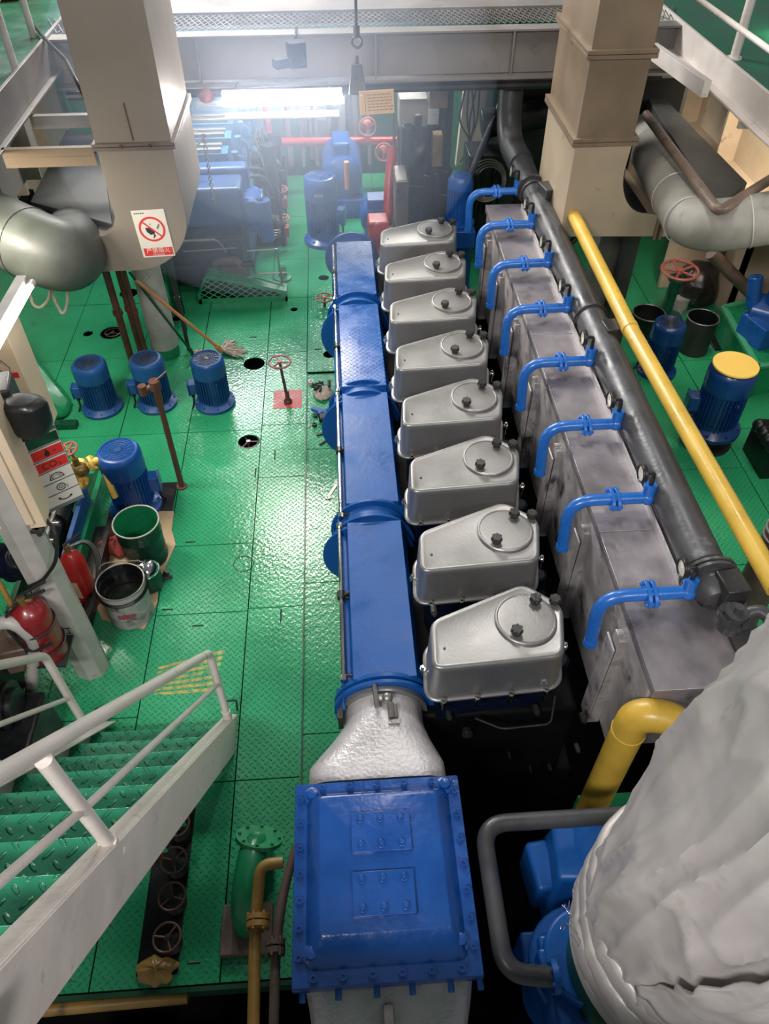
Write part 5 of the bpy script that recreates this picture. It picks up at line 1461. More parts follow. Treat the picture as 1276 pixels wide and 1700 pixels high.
# brown rod standing in the floor
rbase = Vector((-1.284, 4.171, 0)); rtop = Vector((-1.278, 4.171, 0.93))
RD = thing('brown_standpipe', 'tall rusty brown sounding pipe with a lever cock in front of the motors', 'pipe', rbase)
mb = MB(); mb.cyl(rbase, rtop, 0.021, n=16); mb.cyl(rbase, rbase + Vector((0, 0, 0.012)), 0.04, n=18); mb.cyl(rtop - Vector((0, 0, 0.12)), rtop, 0.027, n=14); obj('pipe_run', mb, 'rust', RD)
mb = MB(); mb.cyl(rtop - Vector((0, 0, 0.02)), rtop + Vector((0, 0, 0.05)), 0.038, n=8); mb.tube([rtop + Vector((0, 0, 0.01)), rtop + Vector((-0.09, -0.01, -0.02))], 0.022, 12); mb.cyl(rtop + Vector((-0.08, -0.01, -0.05)), rtop + Vector((-0.085, -0.01, 0.02)), 0.03, n=10); obj('cock_body', mb, 'rust', RD)
mb = MB(); mb.tube([rtop + Vector((0.0, 0, 0.04)), rtop + Vector((0.05, 0.02, 0.07)), rtop + Vector((0.09, 0.03, 0.10))], 0.006, 8); obj('lever', mb, 'rust', RD)

# ---- red floor patch and tall handwheel
a = az(452, 646, 0); b = az(503, 676, 0)
mb = MB(); mb.bb(-0.635, -0.395, 5.06, 5.31, 0.0002, 0.0016); single('red_floor_patch', mb, 'redpatch', 'square of faded red paint on the floor around the tall handwheel', 'floor marking')
c = az(478, 668, 0)
FV = thing('floor_valve', 'tall handwheel on a thin stem rising from the red floor patch', 'valve', (c.x, c.y, 0.0))
top = ay(464, 601, c.y - 0.0)
mb = MB(); mb.cyl((c.x, c.y, 0.0), (top.x, top.y, top.z), 0.013, 0.011, n=12); mb.lathe([(0.035, 0), (0.035, 0.02), (0.02, 0.04), (0.016, 0.12)], (c.x, c.y, 0), n=16); obj('stem', mb, 'rust', FV)
mb = MB(); handwheel(mb, (top.x, top.y, top.z), 0.088, (0, 0, 1), 3, r=0.0075, a0=0.9); obj('handwheel', mb, 'wheelred', FV)
def low_wheel(u, v, z, R, label, spokes=5, stem=0.1, mat='wheelred', a0=0.2):
    c = az(u, v, z)
    t = thing('valve', label, 'valve', (c.x, c.y, z - stem))
    mb = MB(); handwheel(mb, c, R, (0, 0, 1), spokes, r=R * 0.085, a0=a0); obj('handwheel', mb, mat, t)
    mb = MB(); mb.cyl((c.x, c.y, z - stem), (c.x, c.y, z + 0.01), R * 0.14, n=10); obj('stem', mb, 'rust', t)
low_wheel(538, 494, 0.10, 0.085, 'pale pink handwheel in the floor beside the blue air receiver')
low_wheel(412, 733, -0.035, 0.085, 'dark grey handwheel sunk in the round hole of the chequer plate', 3, 0.09, 'steel', 1.0)
low_wheel(187, 552, -0.04, 0.07, 'grey valve wheel sunk in the left round floor hole', 3, 0.085, 'brownpipe', 0.6)
# ---- floor post behind the motors
pc = Vector((-1.63, 5.93, 0))
PH_ = 1.41
FP = thing('white_round_post', 'grubby white round post under the no-smoking duct', 'post', pc)
mb = MB(); mb.cyl(pc, pc + Vector((0, 0, PH_)), 0.118, n=32); obj('column_shaft', mb, 'offwhite', FP)
mb = MB(); mb.cyl(pc, pc + Vector((0, 0, 0.10)), 0.121, n=32); obj('green_skirt', mb, 'green', FP, label='green painted foot of the post')
pipes = [(-1.92, 5.80, 0.030), (-1.84, 5.86, 0.024), (-1.775, 5.80, 0.020), (-1.44, 5.98, 0.018)]
for i, (x, y, r) in enumerate(pipes):
    mb = MB(); mb.cyl((x, y, 0), (x + 0.0, y, 1.40), r, n=14); mb.cyl((x, y, 0.5), (x, y, 0.54), r * 1.4, n=14)
    single('vertical_pipe', mb, 'rust' if i < 3 else 'dark_steel', ['dark rusty vertical pipe, leftmost beside the white round post', 'dark rusty vertical pipe, second beside the white round post', 'thin rusty vertical pipe touching the left of the white round post', 'thin dark pipe on the right of the white round post'][i], 'pipe', 'pipes beside the white round post')
# mops
def mop(name, label, head, top, hmat, r, strands=46, seed=1, spread=0.13):
    t = thing(name, label, 'mop', (head.x, head.y, 0.0))
    mb = MB(); mb.tube([head + Vector((0, 0, 0.05)), top], r, 12); obj('handle', mb, hmat, t)
    rg = random.Random(seed); mb = MB()
    dh = Vector((head.x - top.x, head.y - top.y, 0)).normalized()
    for k in range(strands):
        a = math.atan2(dh.y, dh.x) + rg.uniform(-1.0, 1.0)
        L = spread * rg.uniform(0.6, 1.35)
        pts = [head + Vector((0, 0, 0.05))]
        for j in range(1, 7):
            f = j / 6
            wob = Vector((rg.uniform(-1, 1), rg.uniform(-1, 1), 0)) * 0.012
            pts.append(head + Vector((math.cos(a) * L * f, math.sin(a) * L * f, max(0.008, 0.05 * (1 - f) + 0.018 * rg.random()))) + wob)
        mb.tube(pts, 0.0048, 6)
    obj('mop_strands', mb, 'mop', t)
    mb = MB(); mb.cyl(head + Vector((0, 0, 0.03)), head + (top - head).normalized() * 0.06 + Vector((0, 0, 0.05)), r * 1.7, n=12); obj('mop_collar', mb, hmat, t)
    return t
hd = az(368, 588, 0.0)
mop('cotton_mop', 'mop with an orange wooden handle leaning on the white round post', Vector((hd.x, hd.y, 0)), ay(226, 466, 5.62), 'wood', 0.014, 60, 1, 0.17)
hd = az(322, 592, 0.0)
mop('dark_mop', 'mop with a thin dark handle leaning on the round post left of the orange one', Vector((hd.x, hd.y - 0.02, 0)), ay(215, 452, 5.72), 'green_dark', 0.011, 26, 2, 0.09)
# rope loops and sloped green tank
a = ay(80, 470, 5.6)
mb = MB()
for (u0, v0, u1, v1, u2, v2) in ((50, 494, 66, 510, 82, 480), (86, 486, 104, 522, 112, 490)):
    mb.tube(bend([ay(u0, v0 - 10, 5.6), ay(u0 + 4, v0 + 12, 5.55), ay(u1, v1 + 2, 5.55), ay(u2, v2 + 18, 5.55), ay(u2, v2 - 14, 5.6)], 0.06, 7), 0.012, 10)
single('hanging_rope_loops', mb, 'mop', 'two pale rope loops hanging under the left grey duct pipe', 'rope')
t0 = Vector((-2.95, 6.15, 0.72)); t1 = Vector((-2.32, 5.12, 0.05))
mb = MB()
mb.lathe([(0.62, 0), (0.60, 0.25), (0.42, 0.55), (0.20, 0.75)], (-3.05, 5.35, 0.0), n=48)
TK = thing('green_hull_cone', 'sloping green conical tank end behind the leftmost motor', 'tank', (-3.05, 5.35, 0))
obj('tank_shell', MB().hexa([(-3.5, 4.98, 0.0), (-2.27, 4.98, 0.0), (-2.27, 5.25, 0.0), (-3.5, 6.0, 0.0), (-3.5, 5.0, 1.05), (-3.10, 5.0, 0.80), (-2.95, 5.9, 0.66), (-3.5, 6.0, 0.85)]), 'green', TK, bevel=0.10, seg=5)
bpy.data.objects.remove(bpy.data.objects['tmp']) if 'tmp' in bpy.data.objects else None
mb = MB(); mb.bb(-3.5, -2.22, 4.90, 4.97, 0.0, 0.05); obj('tank_saddle', mb, 'green_dark', TK)

# ---- tools left on the plate strip
tl = [az(530, 640, -0.018), az(548, 655, -0.018), az(525, 690, -0.018), az(545, 690, -0.018), az(538, 712, -0.018), az(535, 722, -0.018), az(553, 818, -0.018)]
rg = random.Random(9)
nuts = [((516, 637), 0.022, 'paper', 'white ring nut lying by the tools beside the receiver'), ((523, 692), 0.018, 'dark_steel', 'dark nut left of the blue tool on the plate strip'), ((522, 707), 0.020, 'dark_steel', 'dark short socket lying apart on the plate strip'), ((543, 700), 0.016, 'dark_steel', 'small dark bolt head close to the receiver disc')]
for (u, v), r, m_2, lab in nuts:
    c = az(u, v, -0.018); mb = MB()
    mb.lathe([(r * 0.5, 0), (r, 0), (r, r * 1.3), (r * 0.5, r * 1.3), (r * 0.5, 0)], (c.x, c.y, -0.018), n=10); single('loose_nut', mb, m_2, lab, 'nut')
c = az(536, 655, -0.018)
mb = loft([[Vector((c.x + sx * math.cos(a) * (1 + 0.3 * _n.noise(Vector((3 * math.cos(a), 3 * math.sin(a), h * 20)))), c.y + sx * 1.15 * math.sin(a) * (1 + 0.3 * _n.noise(Vector((3 * math.cos(a) + 2, 3 * math.sin(a), h * 20)))), -0.018 + h)) for a in [2 * PI * i / 30 for i in range(30)]] for (sx, h) in ((0.085, 0.0), (0.09, 0.02), (0.06, 0.05), (0.02, 0.06))])
single('grey_rag', mb, 'mop', 'greasy pinkish-grey rag under the loose tools beside the receiver', 'rag', sub=1)
c = az(533, 640, 0.03); mb = MB()
for k in range(7):
    a = rg.uniform(0, PI); p = c + Vector((rg.uniform(-0.06, 0.08), rg.uniform(-0.10, 0.07), rg.uniform(0, 0.02))); q_ = Vector((math.cos(a), math.sin(a), 0)) * rg.uniform(0.03, 0.06)
    mb.cyl(p - q_, p + q_, rg.uniform(0.007, 0.014), n=8)
single('scrap_fittings', mb, 'dark_steel', 'heap of small dark fittings on the greasy rag', 'fittings')
c = az(532, 685, 0.01); mb = MB(); mb.box((c.x - 0.01, c.y + 0.02, 0.012), (0.14, 0.035, 0.03), -0.5); mb.box((c.x + 0.03, c.y + 0.01, 0.014), (0.12, 0.03, 0.03), 0.5); single('blue_tool_box', mb, 'blue_bright', 'small blue metal tool lying below the rag beside the receiver', 'tool', bevel=0.004)
c = az(538, 697, 0.0); mb = MB(); mb.box((c.x + 0.02, c.y + 0.02, 0.01), (0.13, 0.08, 0.05), 0.1); single('black_battery_block', mb, 'rubber', 'black block lying against the blue tool', 'block', bevel=0.012)
a = az(525, 722, -0.012); b = az(556, 716, -0.012)
mb = MB(); mb.bar(a, b, 0.020, 0.012); mb.bar(az(530, 738, -0.012), az(556, 722, -0.012), 0.016, 0.012); mb.sph(b, 0.014, 10, 8)
single('pliers', mb, 'dark_steel', 'open dark pliers lying on the plate strip', 'pliers', bevel=0.003)
a = az(544, 826, -0.014); b = az(561, 800, -0.014)
mb = MB(); mb.bar(a, b, 0.022, 0.006); d_ = (a - b).normalized()
mb.lathe([(0.010, 0), (0.021, 0), (0.021, 0.010), (0.010, 0.010), (0.010, 0)], (a.x, a.y, -0.018), n=20); mb.lathe([(0.012, 0), (0.024, 0), (0.024, 0.010), (0.012, 0.010), (0.012, 0)], (b.x, b.y, -0.018), n=20)
single('ring_spanner', mb, 'steel', 'pale ring spanner lying on the green plate beside the receiver', 'spanner')
# ================================================================ VENTILATION DUCTS
def duct_flange(mb, x0, x1, y0, y1, z, w=0.028, h=0.022):
    for zz in (z, z + h + 0.004):
        mb.bb(x0 - w, x1 + w, y0 - w, y0 + 0.002, zz, zz + h); mb.bb(x0 - w, x1 + w, y1 - 0.002, y1 + w, zz, zz + h)
        mb.bb(x0 - w, x0 + 0.002, y0, y1, zz, zz + h); mb.bb(x1 - 0.002, x1 + w, y0, y1, zz, zz + h)
LX0, LX1, LY0, LY1 = -1.432, -0.984, 4.80, 5.62
LD = thing('ventilation_duct', 'beige sheet metal ventilation duct at upper left carrying the no-smoking sign', 'duct', (-1.2, 5.2, 1.40))
mb = MB(); mb.bb(LX0, LX1, LY0, LY1, 2.245, 4.6); obj('upper_section', mb, 'duct', LD, bevel=0.004)
def extr_y(poly, y0, y1):
    mb = MB(); n = len(poly)
    vs = [(x, y0, z) for x, z in poly] + [(x, y1, z) for x, z in poly]
    return mb.add(vs, [tuple(range(n)), tuple(reversed(range(n, 2 * n)))] + [(i, n + i, n + (i + 1) % n, (i + 1) % n) for i in range(n)])
ZB_L = 1.43
poly = [(LX0, 2.22), (LX1, 2.22), (LX1, 1.80)]
for i in range(1, 13):
    a = i / 12 * PI / 2
    poly.append((LX1 - 0.40 * (1 - math.cos(a)), 1.80 - (1.80 - ZB_L) * math.sin(a)))
poly += [(-2.0, ZB_L), (-2.0, 1.66), (LX0 - 0.10, 1.68), (LX0 - 0.03, 1.72), (LX0, 1.80)]
obj('elbow_section', extr_y(poly, LY0, LY1), 'duct', LD, bevel=0.003, smooth=30)
mb = MB(); duct_flange(mb, LX0, LX1, LY0, LY1, 2.215, 0.02, 0.018); obj('flange_joint', mb, 'flange_dark', LD, bevel=0.001)
mb = MB(); mb.bar(ay(205, 171, LY0 - 0.003), ay(221, 233, LY0 - 0.003), 0.012, 0.006); obj('seam_slit', mb, 'rust', LD)
mb = MB()
for (u, v) in ((200, 243), (248, 241)): p = ay(u, v, LY0 - 0.03); mb.cyl(p, p - Vector((0, 0.015, 0)), 0.009, n=6)
obj('flange_screw', mb, 'rust', LD)
# no smoking sign
a, b, c, d = ay(217, 350, LY0 - 0.004), ay(272, 347, LY0 - 0.004), ay(290, 424, LY0 - 0.004), ay(238, 428, LY0 - 0.004)
cen = (a + b + c + d) / 4
wS = ((b - a).length + (c - d).length) / 2; hS = ((d - a).length + (c - b).length) / 2
F_ = frame(cen, (b - a) + (c - d), (a - d) + (b - c))
NS = thing('no_smoking_sign', 'white no-smoking sign with red ring and red caption on the beige duct', 'sign', cen)
mb = MB(); mb.box((0, 0, -0.001), (wS, hS, 0.003), 0, F_); obj('sign_plate', mb, 'paper', NS)
mb = MB()
Rr = wS * 0.40; cyy = hS * 0.10
def annulus(mb, cx, cy, r0, r1, z0, z1, F, n=44):
    vs = []
    for r, z in ((r0, z0), (r1, z0), (r1, z1), (r0, z1)):
        for i in range(n):
            t = 2 * PI * i / n; vs.append((cx + r * math.cos(t), cy + r * math.sin(t), z))
    fs = []
    for k in range(4):
        for i in range(n): fs.append((k * n + i, k * n + (i + 1) % n, ((k + 1) % 4) * n + (i + 1) % n, ((k + 1) % 4) * n + i))
    return mb.add(vs, fs, F)
annulus(mb, 0, cyy, Rr * 0.84, Rr, 0.0006, 0.002, F_)
mb.box((0, cyy, 0.0022), (Rr * 1.8, Rr * 0.11, 0.0012), -PI / 4, F_)
obj('red_ring', mb, 'signred', NS)
mb = MB()
mb.prism([(-0.5 * Rr, 0.15 * Rr + cyy), (-0.2 * Rr, 0.12 * Rr + cyy), (0.12 * Rr, -0.12 * Rr + cyy), (0.02 * Rr, -0.40 * Rr + cyy), (-0.2 * Rr, -0.45 * Rr + cyy), (-0.45 * Rr, -0.2 * Rr + cyy)], 0.0006, 0.0016, F_)
mb.prism([(0.02 * Rr, -0.15 * Rr + cyy), (0.16 * Rr, -0.2 * Rr + cyy), (0.05 * Rr, -0.55 * Rr + cyy), (0.0 * Rr, -0.5 * Rr + cyy)], 0.0006, 0.0016, F_)
mb.prism([(0.1 * Rr, -0.45 * Rr + cyy), (0.2 * Rr, -0.5 * Rr + cyy), (-0.02 * Rr, -0.75 * Rr + cyy), (-0.08 * Rr, -0.68 * Rr + cyy)], 0.0006, 0.0016, F_)
mb.prism([(-0.1 * Rr, 0.42 * Rr + cyy), (0.02 * Rr, 0.46 * Rr + cyy), (-0.08 * Rr, 0.34 * Rr + cyy)], 0.0006, 0.0016, F_)
obj('match_pictogram', mb, 'ink', NS)
mb = MB(); mb.box((0.5 * Rr, 0.18 * Rr + cyy, 0.001), (0.42 * Rr, 0.14 * Rr, 0.001), 1.0, F_); obj('cigarette_pictogram', mb, 'inkgrey', NS)
mb = MB(); mb.box((0.004, -hS * 0.385, 0.0008), (wS * 0.90, hS * 0.17, 0.0014), 0, F_); obj('caption_panel', mb, 'signred', NS)
mb = text_mb('严禁烟火', wS * 0.185, F_ @ Matrix.Translation((0.003, -hS * 0.360, 0.002)), 0.0006); mb.join(text_mb('No burning', wS * 0.075, F_ @ Matrix.Translation((0.003, -hS * 0.44, 0.002)), 0.0004)); obj('caption_lettering', mb, 'paper', NS)
mb = MB()
for k in range(5): mb.box((-wS * 0.40 + k * wS * 0.062, hS * 0.44, 0.001), (wS * 0.045, hS * 0.022, 0.001), 0, F_)
obj('maker_line', mb, 'ink', NS)

RX0, RX1, RY0, RY1 = 1.538, 1.912, 5.0, 5.80
RD_ = thing('ventilation_duct', 'dim-toned brown ventilation duct at upper right ending in a cream elbow', 'duct', (1.72, 5.4, 1.46))
mb = MB(); mb.bb(RX0, RX1, RY0, RY1, 2.625, 4.6); obj('upper_section', mb, 'duct_brown', RD_, bevel=0.004)
mb = MB(); mb.bb(RX0, RX1, RY0, RY1, 2.12, 2.60); obj('middle_section', mb, 'duct_brown', RD_, bevel=0.004)
poly = [(RX0, 2.10), (RX0, 1.465), (2.235, 1.44), (2.235, 1.80)]
for i in range(0, 11):
    a = i / 10 * PI / 2
    poly.append((2.10 - 0.22 * math.sin(a), 1.80 + 0.22 * (1 - math.cos(a)) + (0.08 if i == 10 else 0)))
poly = [(RX0, 2.10), (RX0, 1.468), (2.235, 1.445), (2.235, 1.60)] + [(2.12 - 0.22 * math.sin(i / 10 * PI / 2), 1.615 + 0.30 * (1 - math.cos(i / 10 * PI / 2))) for i in range(11)] + [(RX1, 2.10)]
obj('elbow_section', extr_y(poly, RY0, RY1), 'duct_cream', RD_, bevel=0.003, smooth=30)
mb = MB(); duct_flange(mb, RX0, RX1, RY0, RY1, 2.585); obj('flange_joint', mb, 'duct_brown', RD_, bevel=0.001)
mb = MB(); duct_flange(mb, RX0, RX1, RY0, RY1, 2.085); obj('flange_joint', mb, 'duct_brown', RD_, bevel=0.001)
mb = MB(); mb.bb(2.205, 2.225, RY0 - 0.02, RY1, 1.43, 1.75); mb.bb(2.245, 2.265, RY0 - 0.02, RY1, 1.43, 1.75)
obj('flange_joint', mb, 'duct_brown', RD_, bevel=0.001)
mb = MB(); mb.bb(2.265, 2.75, RY0 + 0.02, RY1, 1.43, 1.62); obj('outlet_branch', mb, 'cream', RD_, bevel=0.004)
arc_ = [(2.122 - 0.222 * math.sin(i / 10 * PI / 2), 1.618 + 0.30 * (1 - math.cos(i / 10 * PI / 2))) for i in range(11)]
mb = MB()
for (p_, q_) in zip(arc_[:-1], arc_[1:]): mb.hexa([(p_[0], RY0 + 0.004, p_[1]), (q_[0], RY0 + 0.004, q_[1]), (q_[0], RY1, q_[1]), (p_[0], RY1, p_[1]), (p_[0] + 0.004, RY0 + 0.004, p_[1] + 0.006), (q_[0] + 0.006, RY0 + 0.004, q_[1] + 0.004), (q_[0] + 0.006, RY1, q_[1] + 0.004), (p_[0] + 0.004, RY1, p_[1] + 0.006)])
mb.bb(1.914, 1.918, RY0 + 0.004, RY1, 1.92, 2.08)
obj('black_throat_patch', mb, 'black', RD_, label='black patch over the inner curve of the elbow')  # plain black patch laid over the elbow's inner curve
mb = MB(); mb.bb(1.95, 2.6, 6.0, 6.04, 1.5, 2.15); single('black_back_sheet', mb, 'pit', 'black sheet standing behind the right duct elbow', 'plate')  # plain black sheet set behind the elbow
mb = MB(); mb.bar(az(1083, 84, 2.32), az(1172, 148, 2.32), 0.05, 0.10)
single('duct_bracket', mb, 'white', 'pale channel bracket tying the brown duct to the right deck edge', 'bracket', bevel=0.002)
mb = MB(); mb.bb(-2.02, -1.47, 4.86, 4.90, 2.16, 2.21); mb.bb(-2.02, -1.47, 4.86, 4.865, 2.10, 2.16)
single('duct_bracket', mb, 'duct_brown', 'brown angle bracket between the left duct and the deck edge', 'bracket', bevel=0.002)
mb = MB(); mb.bb(-2.02, -1.47, 5.5, 5.55, 2.10, 2.18); single('duct_bracket', mb, 'greybeam', 'farther short bracket between the left duct and the deck edge', 'bracket', bevel=0.002)

# lagged grey pipes and dark trays on both sides
RP = thing('grey_lagged_pipe', 'thick grey lagged pipe turning out of frame at the upper right', 'pipe', (2.3, 4.6, 1.75))
c0_, c1_, c2_ = ay(1062, 215, 6.1), az(1152, 382, 1.86), az(1320, 355, 2.0)
mb = MB(); mb.tube(bend([c0_ + (c0_ - c1_) * 0.6, c0_, c1_, c2_, c2_ + (c2_ - c1_) * 0.5], 0.24, 12), 0.150, 36); obj('lagging', mb, 'lagpipe', RP)
for f in (0.25, 0.72, 0.93):
    p = c0_.lerp(c1_, f); mb = MB(); mb.torus(p, 0.151, 0.004, c1_ - c0_, 36, 6); obj('lagging_seam', mb, 'lag', RP)
p = c1_.lerp(c2_, 0.55); mb = MB(); mb.torus(p, 0.151, 0.004, c2_ - c1_, 36, 6); obj('lagging_seam', mb, 'lag', RP)
mb = MB(); q0, q1, q2 = az(1072, 190, 2.05), az(1192, 352, 2.05), az(1310, 278, 2.10)
mb.tube(bend([q0, q1, q2], 0.08, 8), 0.030, 14); obj('tracer_pipe', mb, 'brownpipe', RP)
mb = MB(); P_ = [az(1062, 142, 2.02), az(1092, 152, 2.02), az(1240, 303, 2.02), az(1192, 348, 2.02)]
mb.hexa([p - Vector((0, 0, 0.12)) for p in P_] + P_); single('dark_cable_tray', mb, 'darkgrey', 'flat dark grey tray between the right grey pipe and the hull frames', 'cable tray', bevel=0.004)

LP_ = thing('grey_lagged_pipe', 'thick grey lagged pipe turning out of frame at the left', 'pipe', (-1.9, 4.2, 1.5))
c0_, c1_, c2_ = az(165, 350, 1.20), az(106, 432, 1.66), az(-80, 345, 1.78)
mb = MB(); mb.tube(bend([c0_, c1_, c2_], 0.24, 12), 0.225, 36); obj('lagging', mb, 'lagdark', LP_)
mb = MB(); dd_ = (c2_ - c1_); mb.torus(c1_ + dd_ * 0.30, 0.226, 0.005, dd_, 36, 6); obj('lagging_seam', mb, 'darkgrey', LP_)
mb = MB(); s_ = c1_ + dd_.normalized() * 0.27
mb.box(s_ + Vector((0.01, -0.17, 0.09)), (0.02, 0.05, 0.10), 0.3); obj('torn_flap', mb, 'black', LP_)
mb = MB(); P_ = [az(42, 300, 1.9), az(110, 190, 1.9), az(165, 210, 1.9), az(196, 350, 1.75), az(165, 430, 1.65)]
P_ = [az(50, 335, 1.72), az(110, 215, 1.72), az(165, 225, 1.72), az(186, 372, 1.72)]
mb.hexa([p - Vector((0, 0, 0.25)) for p in P_] + P_); single('dark_cable_tray', mb, 'darkgrey', 'flat dark tray between the left grey pipe and the beige duct', 'cable tray', bevel=0.004)

# deck railings
def post(name, label, u, v, z, x_top, cat='railing', grp=None): pass
RR = thing('deck_railing', 'white pipe railing on the green deck at top right', 'railing', az(1218, 95, 2.395))
pb0 = az(1218, 97, 2.395)
mb = MB(); mb.tube([pb0, pb0 + Vector((0, 0, 1.05))], 0.030, 16); mb.cyl(pb0, pb0 + Vector((0, 0, 0.01)), 0.05, n=16); obj('railing_post', mb, 'white', RR)
r1_, r2_ = ay(1161, 0, pb0.y + 0.9), ay(1276, 82, pb0.y - 0.6)
zr = pb0.z + 0.48
ra_, rb2 = az(1150, -8, zr), az(1290, 92, zr)
mb = MB(); mb.tube([ra_ + (ra_ - rb2) * 2, rb2 + (rb2 - ra_)], 0.015, 12); mb.tube([(pb0.x, 0.5, pb0.z + 1.05), (pb0.x, 10, pb0.z + 1.05)], 0.021, 12); obj('railing_bar', mb, 'white', RR)
LR = thing('deck_railing', 'off-white pipe railing on the green deck at top left', 'railing', az(25, 118, 2.395))
pl0 = az(27, 118, 2.395); pl1 = az(56, 62, 2.395)
for p in (pl0, pl1):
    mb = MB(); mb.tube([p, p + Vector((0, 0, 1.05))], 0.024, 14); obj('railing_post', mb, 'offwhite', LR)
mb = MB(); dz_ = Vector((0, 0, 0.38)); mb.tube([pl0 + dz_ + (pl0 - pl1) * 1.5, pl1 + dz_ + (pl1 - pl0) * 3], 0.017, 12); mb.tube([pl0 + Vector((0, 0, 1.05)) + (pl0 - pl1) * 1.5, pl1 + Vector((0, 0, 1.05)) + (pl1 - pl0) * 3], 0.021, 12); obj('railing_bar', mb, 'offwhite', LR)
mb = MB(); mb.tube(bend([az(58, 45, 2.43), az(85, 75, 2.44), az(110, 100, 2.44), ay(125, 130, 5.0), ay(142, 165, 4.9)], 0.1), 0.012, 8)
single('black_deck_cable', mb, 'rubber', 'black cable draped over the left deck edge beside the duct', 'cable')
mb = MB(); cdk = az(26, -6, 2.395); mb.lathe([(0.14, 0), (0.16, 0.02), (0.16, 0.22), (0.13, 0.25), (0.0001, 0.25)], (cdk.x, cdk.y, 2.395), n=28)
single('red_drum', mb, 'red_dark', 'dark red drum on the upper left deck behind the railing', 'drum')
# ================================================================ LAMP, HOOK, NOTICE
la_, lb_ = ay(361, 172, 5.9), ay(571, 170, 5.9)
LM_ = thing('fluorescent_lamp', 'glowing twin fluorescent lamp hanging under the crossbeam', 'lamp', ((la_ + lb_) / 2 + Vector((0, 0, 0.05))))
mb = loft([[Vector((la_.x + xx, 5.9 + yy * s, la_.z + zz * s)) for (yy, zz) in [(0.030 * math.cos(t), 0.024 * math.sin(t)) for t in [2 * PI * i / 20 for i in range(20)]]] for xx, s in ((0, 0.35), (0.05, 0.9), (0.07, 1), ((lb_ - la_).x - 0.05, 1), ((lb_ - la_).x, 0.75))])
obj('glowing_diffuser', mb, 'tube_glow', LM_, smooth=60)
mb = MB(); mb.bb(la_.x + 0.03, lb_.x - 0.01, 5.93, 5.99, la_.z - 0.03, la_.z + 0.06); mb.bb(la_.x + 0.04, lb_.x - 0.04, 5.86, 5.97, la_.z - 0.10, la_.z - 0.085); obj('lamp_housing', mb, 'paper', LM_, bevel=0.004)
mb = MB()
for f in (0.12, 0.88): p = la_.lerp(lb_, f); mb.tube([(p.x, 5.95, p.z + 0.05), (p.x, 6.36, 2.10)], 0.006, 6)
obj('lamp_bracket', mb, 'dark_steel', LM_)
hk = ay(592, 70, 5.95)
HK = thing('chain_hoist', 'dark hoist block and hook hanging in front of the crossbeam', 'hoist', hk - Vector((0, 0, 0.45)))
mb = MB(); mb.torus(hk + Vector((0, 0, -0.0)), 0.034, 0.010, (0, 1, 0), 22, 8); mb.cyl(hk + Vector((0, 0, 0.035)), hk + Vector((0, 0, 0.8)), 0.010, n=8); mb.cyl(hk + Vector((0, 0, 0.03)), hk + Vector((0, 0, 0.10)), 0.022, n=12); obj('hook', mb, 'dark_steel', HK)
pts_ = [ay(583, 105, 5.95), ay(600, 105, 5.95), ay(610, 155, 5.95), ay(578, 155, 5.95)]
mb = MB(); mb.hexa([pts_[3] + Vector((0, -.04, 0)), pts_[2] + Vector((0, -.04, 0)), pts_[2] + Vector((0, .04, 0)), pts_[3] + Vector((0, .04, 0)), pts_[0] + Vector((0, -.03, 0)), pts_[1] + Vector((0, -.03, 0)), pts_[1] + Vector((0, .03, 0)), pts_[0] + Vector((0, .03, 0))])
mb.cyl(ay(591, 92, 5.95), ay(592, 108, 5.95), 0.016, n=10); obj('hoist_block', mb, 'dark_steel', HK, bevel=0.006)
hb = ay(492, 90, 6.1)
mb = MB(); mb.box(hb, (0.12, 0.10, 0.16), 0.3); mb.box(hb + Vector((-0.10, 0.0, -0.05)), (0.14, 0.08, 0.06), 0.5); mb.torus(hb + Vector((0.04, -0.03, 0.0)), 0.05, 0.016, (1, 0.3, 0), 18, 8); mb.cyl(hb + Vector((0, 0.1, 0.08)), hb + Vector((0, 0.32, 0.08)), 0.012, n=8)
single('beam_trolley', mb, 'navy', 'blue-grey hoist trolley on the crossbeam above the lamp', 'trolley', bevel=0.01)
na = ay(625, 170, 5.75)
mb = MB(); Fn = frame(na, ay(656, 148, 5.75) - ay(597, 152, 5.75), ay(597, 152, 5.75) - ay(601, 192, 5.75))
wn = (ay(655, 148, 5.75) - ay(597, 152, 5.75)).length; hn = (ay(597, 152, 5.75) - ay(601, 191, 5.75)).length
NT = thing('notice_board', 'yellowed notice sheet with faint rows of text hanging beside the lamp', 'notice', na)
mb.box((0, 0, -0.003), (wn, hn, 0.006), 0, Fn); obj('notice_sheet', mb, 'note', NT)
mb = MB()
rgn = random.Random(4)
for r_i in range(6):
    xx = -wn * 0.26
    while xx < wn * 0.42:
        L_ = rgn.uniform(0.012, 0.03); mb.box((xx + L_ / 2, hn * (0.33 - r_i * 0.13), 0.0006), (L_, hn * 0.045, 0.0008), 0, Fn); xx += L_ + 0.006
mb.box((-wn * 0.33, 0, 0.0006), (0.004, hn * 0.9, 0.0008), 0, Fn)
obj('faded_text', mb, 'notetext', NT)
rl = ay(342, 160, 6.26)
mb = MB(); mb.sph(rl, 0.055, 18, 12, (1.1, 1, 0.8)); mb.cyl(rl, rl + Vector((0, 0.07, 0.02)), 0.03, n=10)
single('red_alarm_lamp', mb, 'wheelred', 'dull reddish round alarm lamp beside the left duct flange', 'lamp')
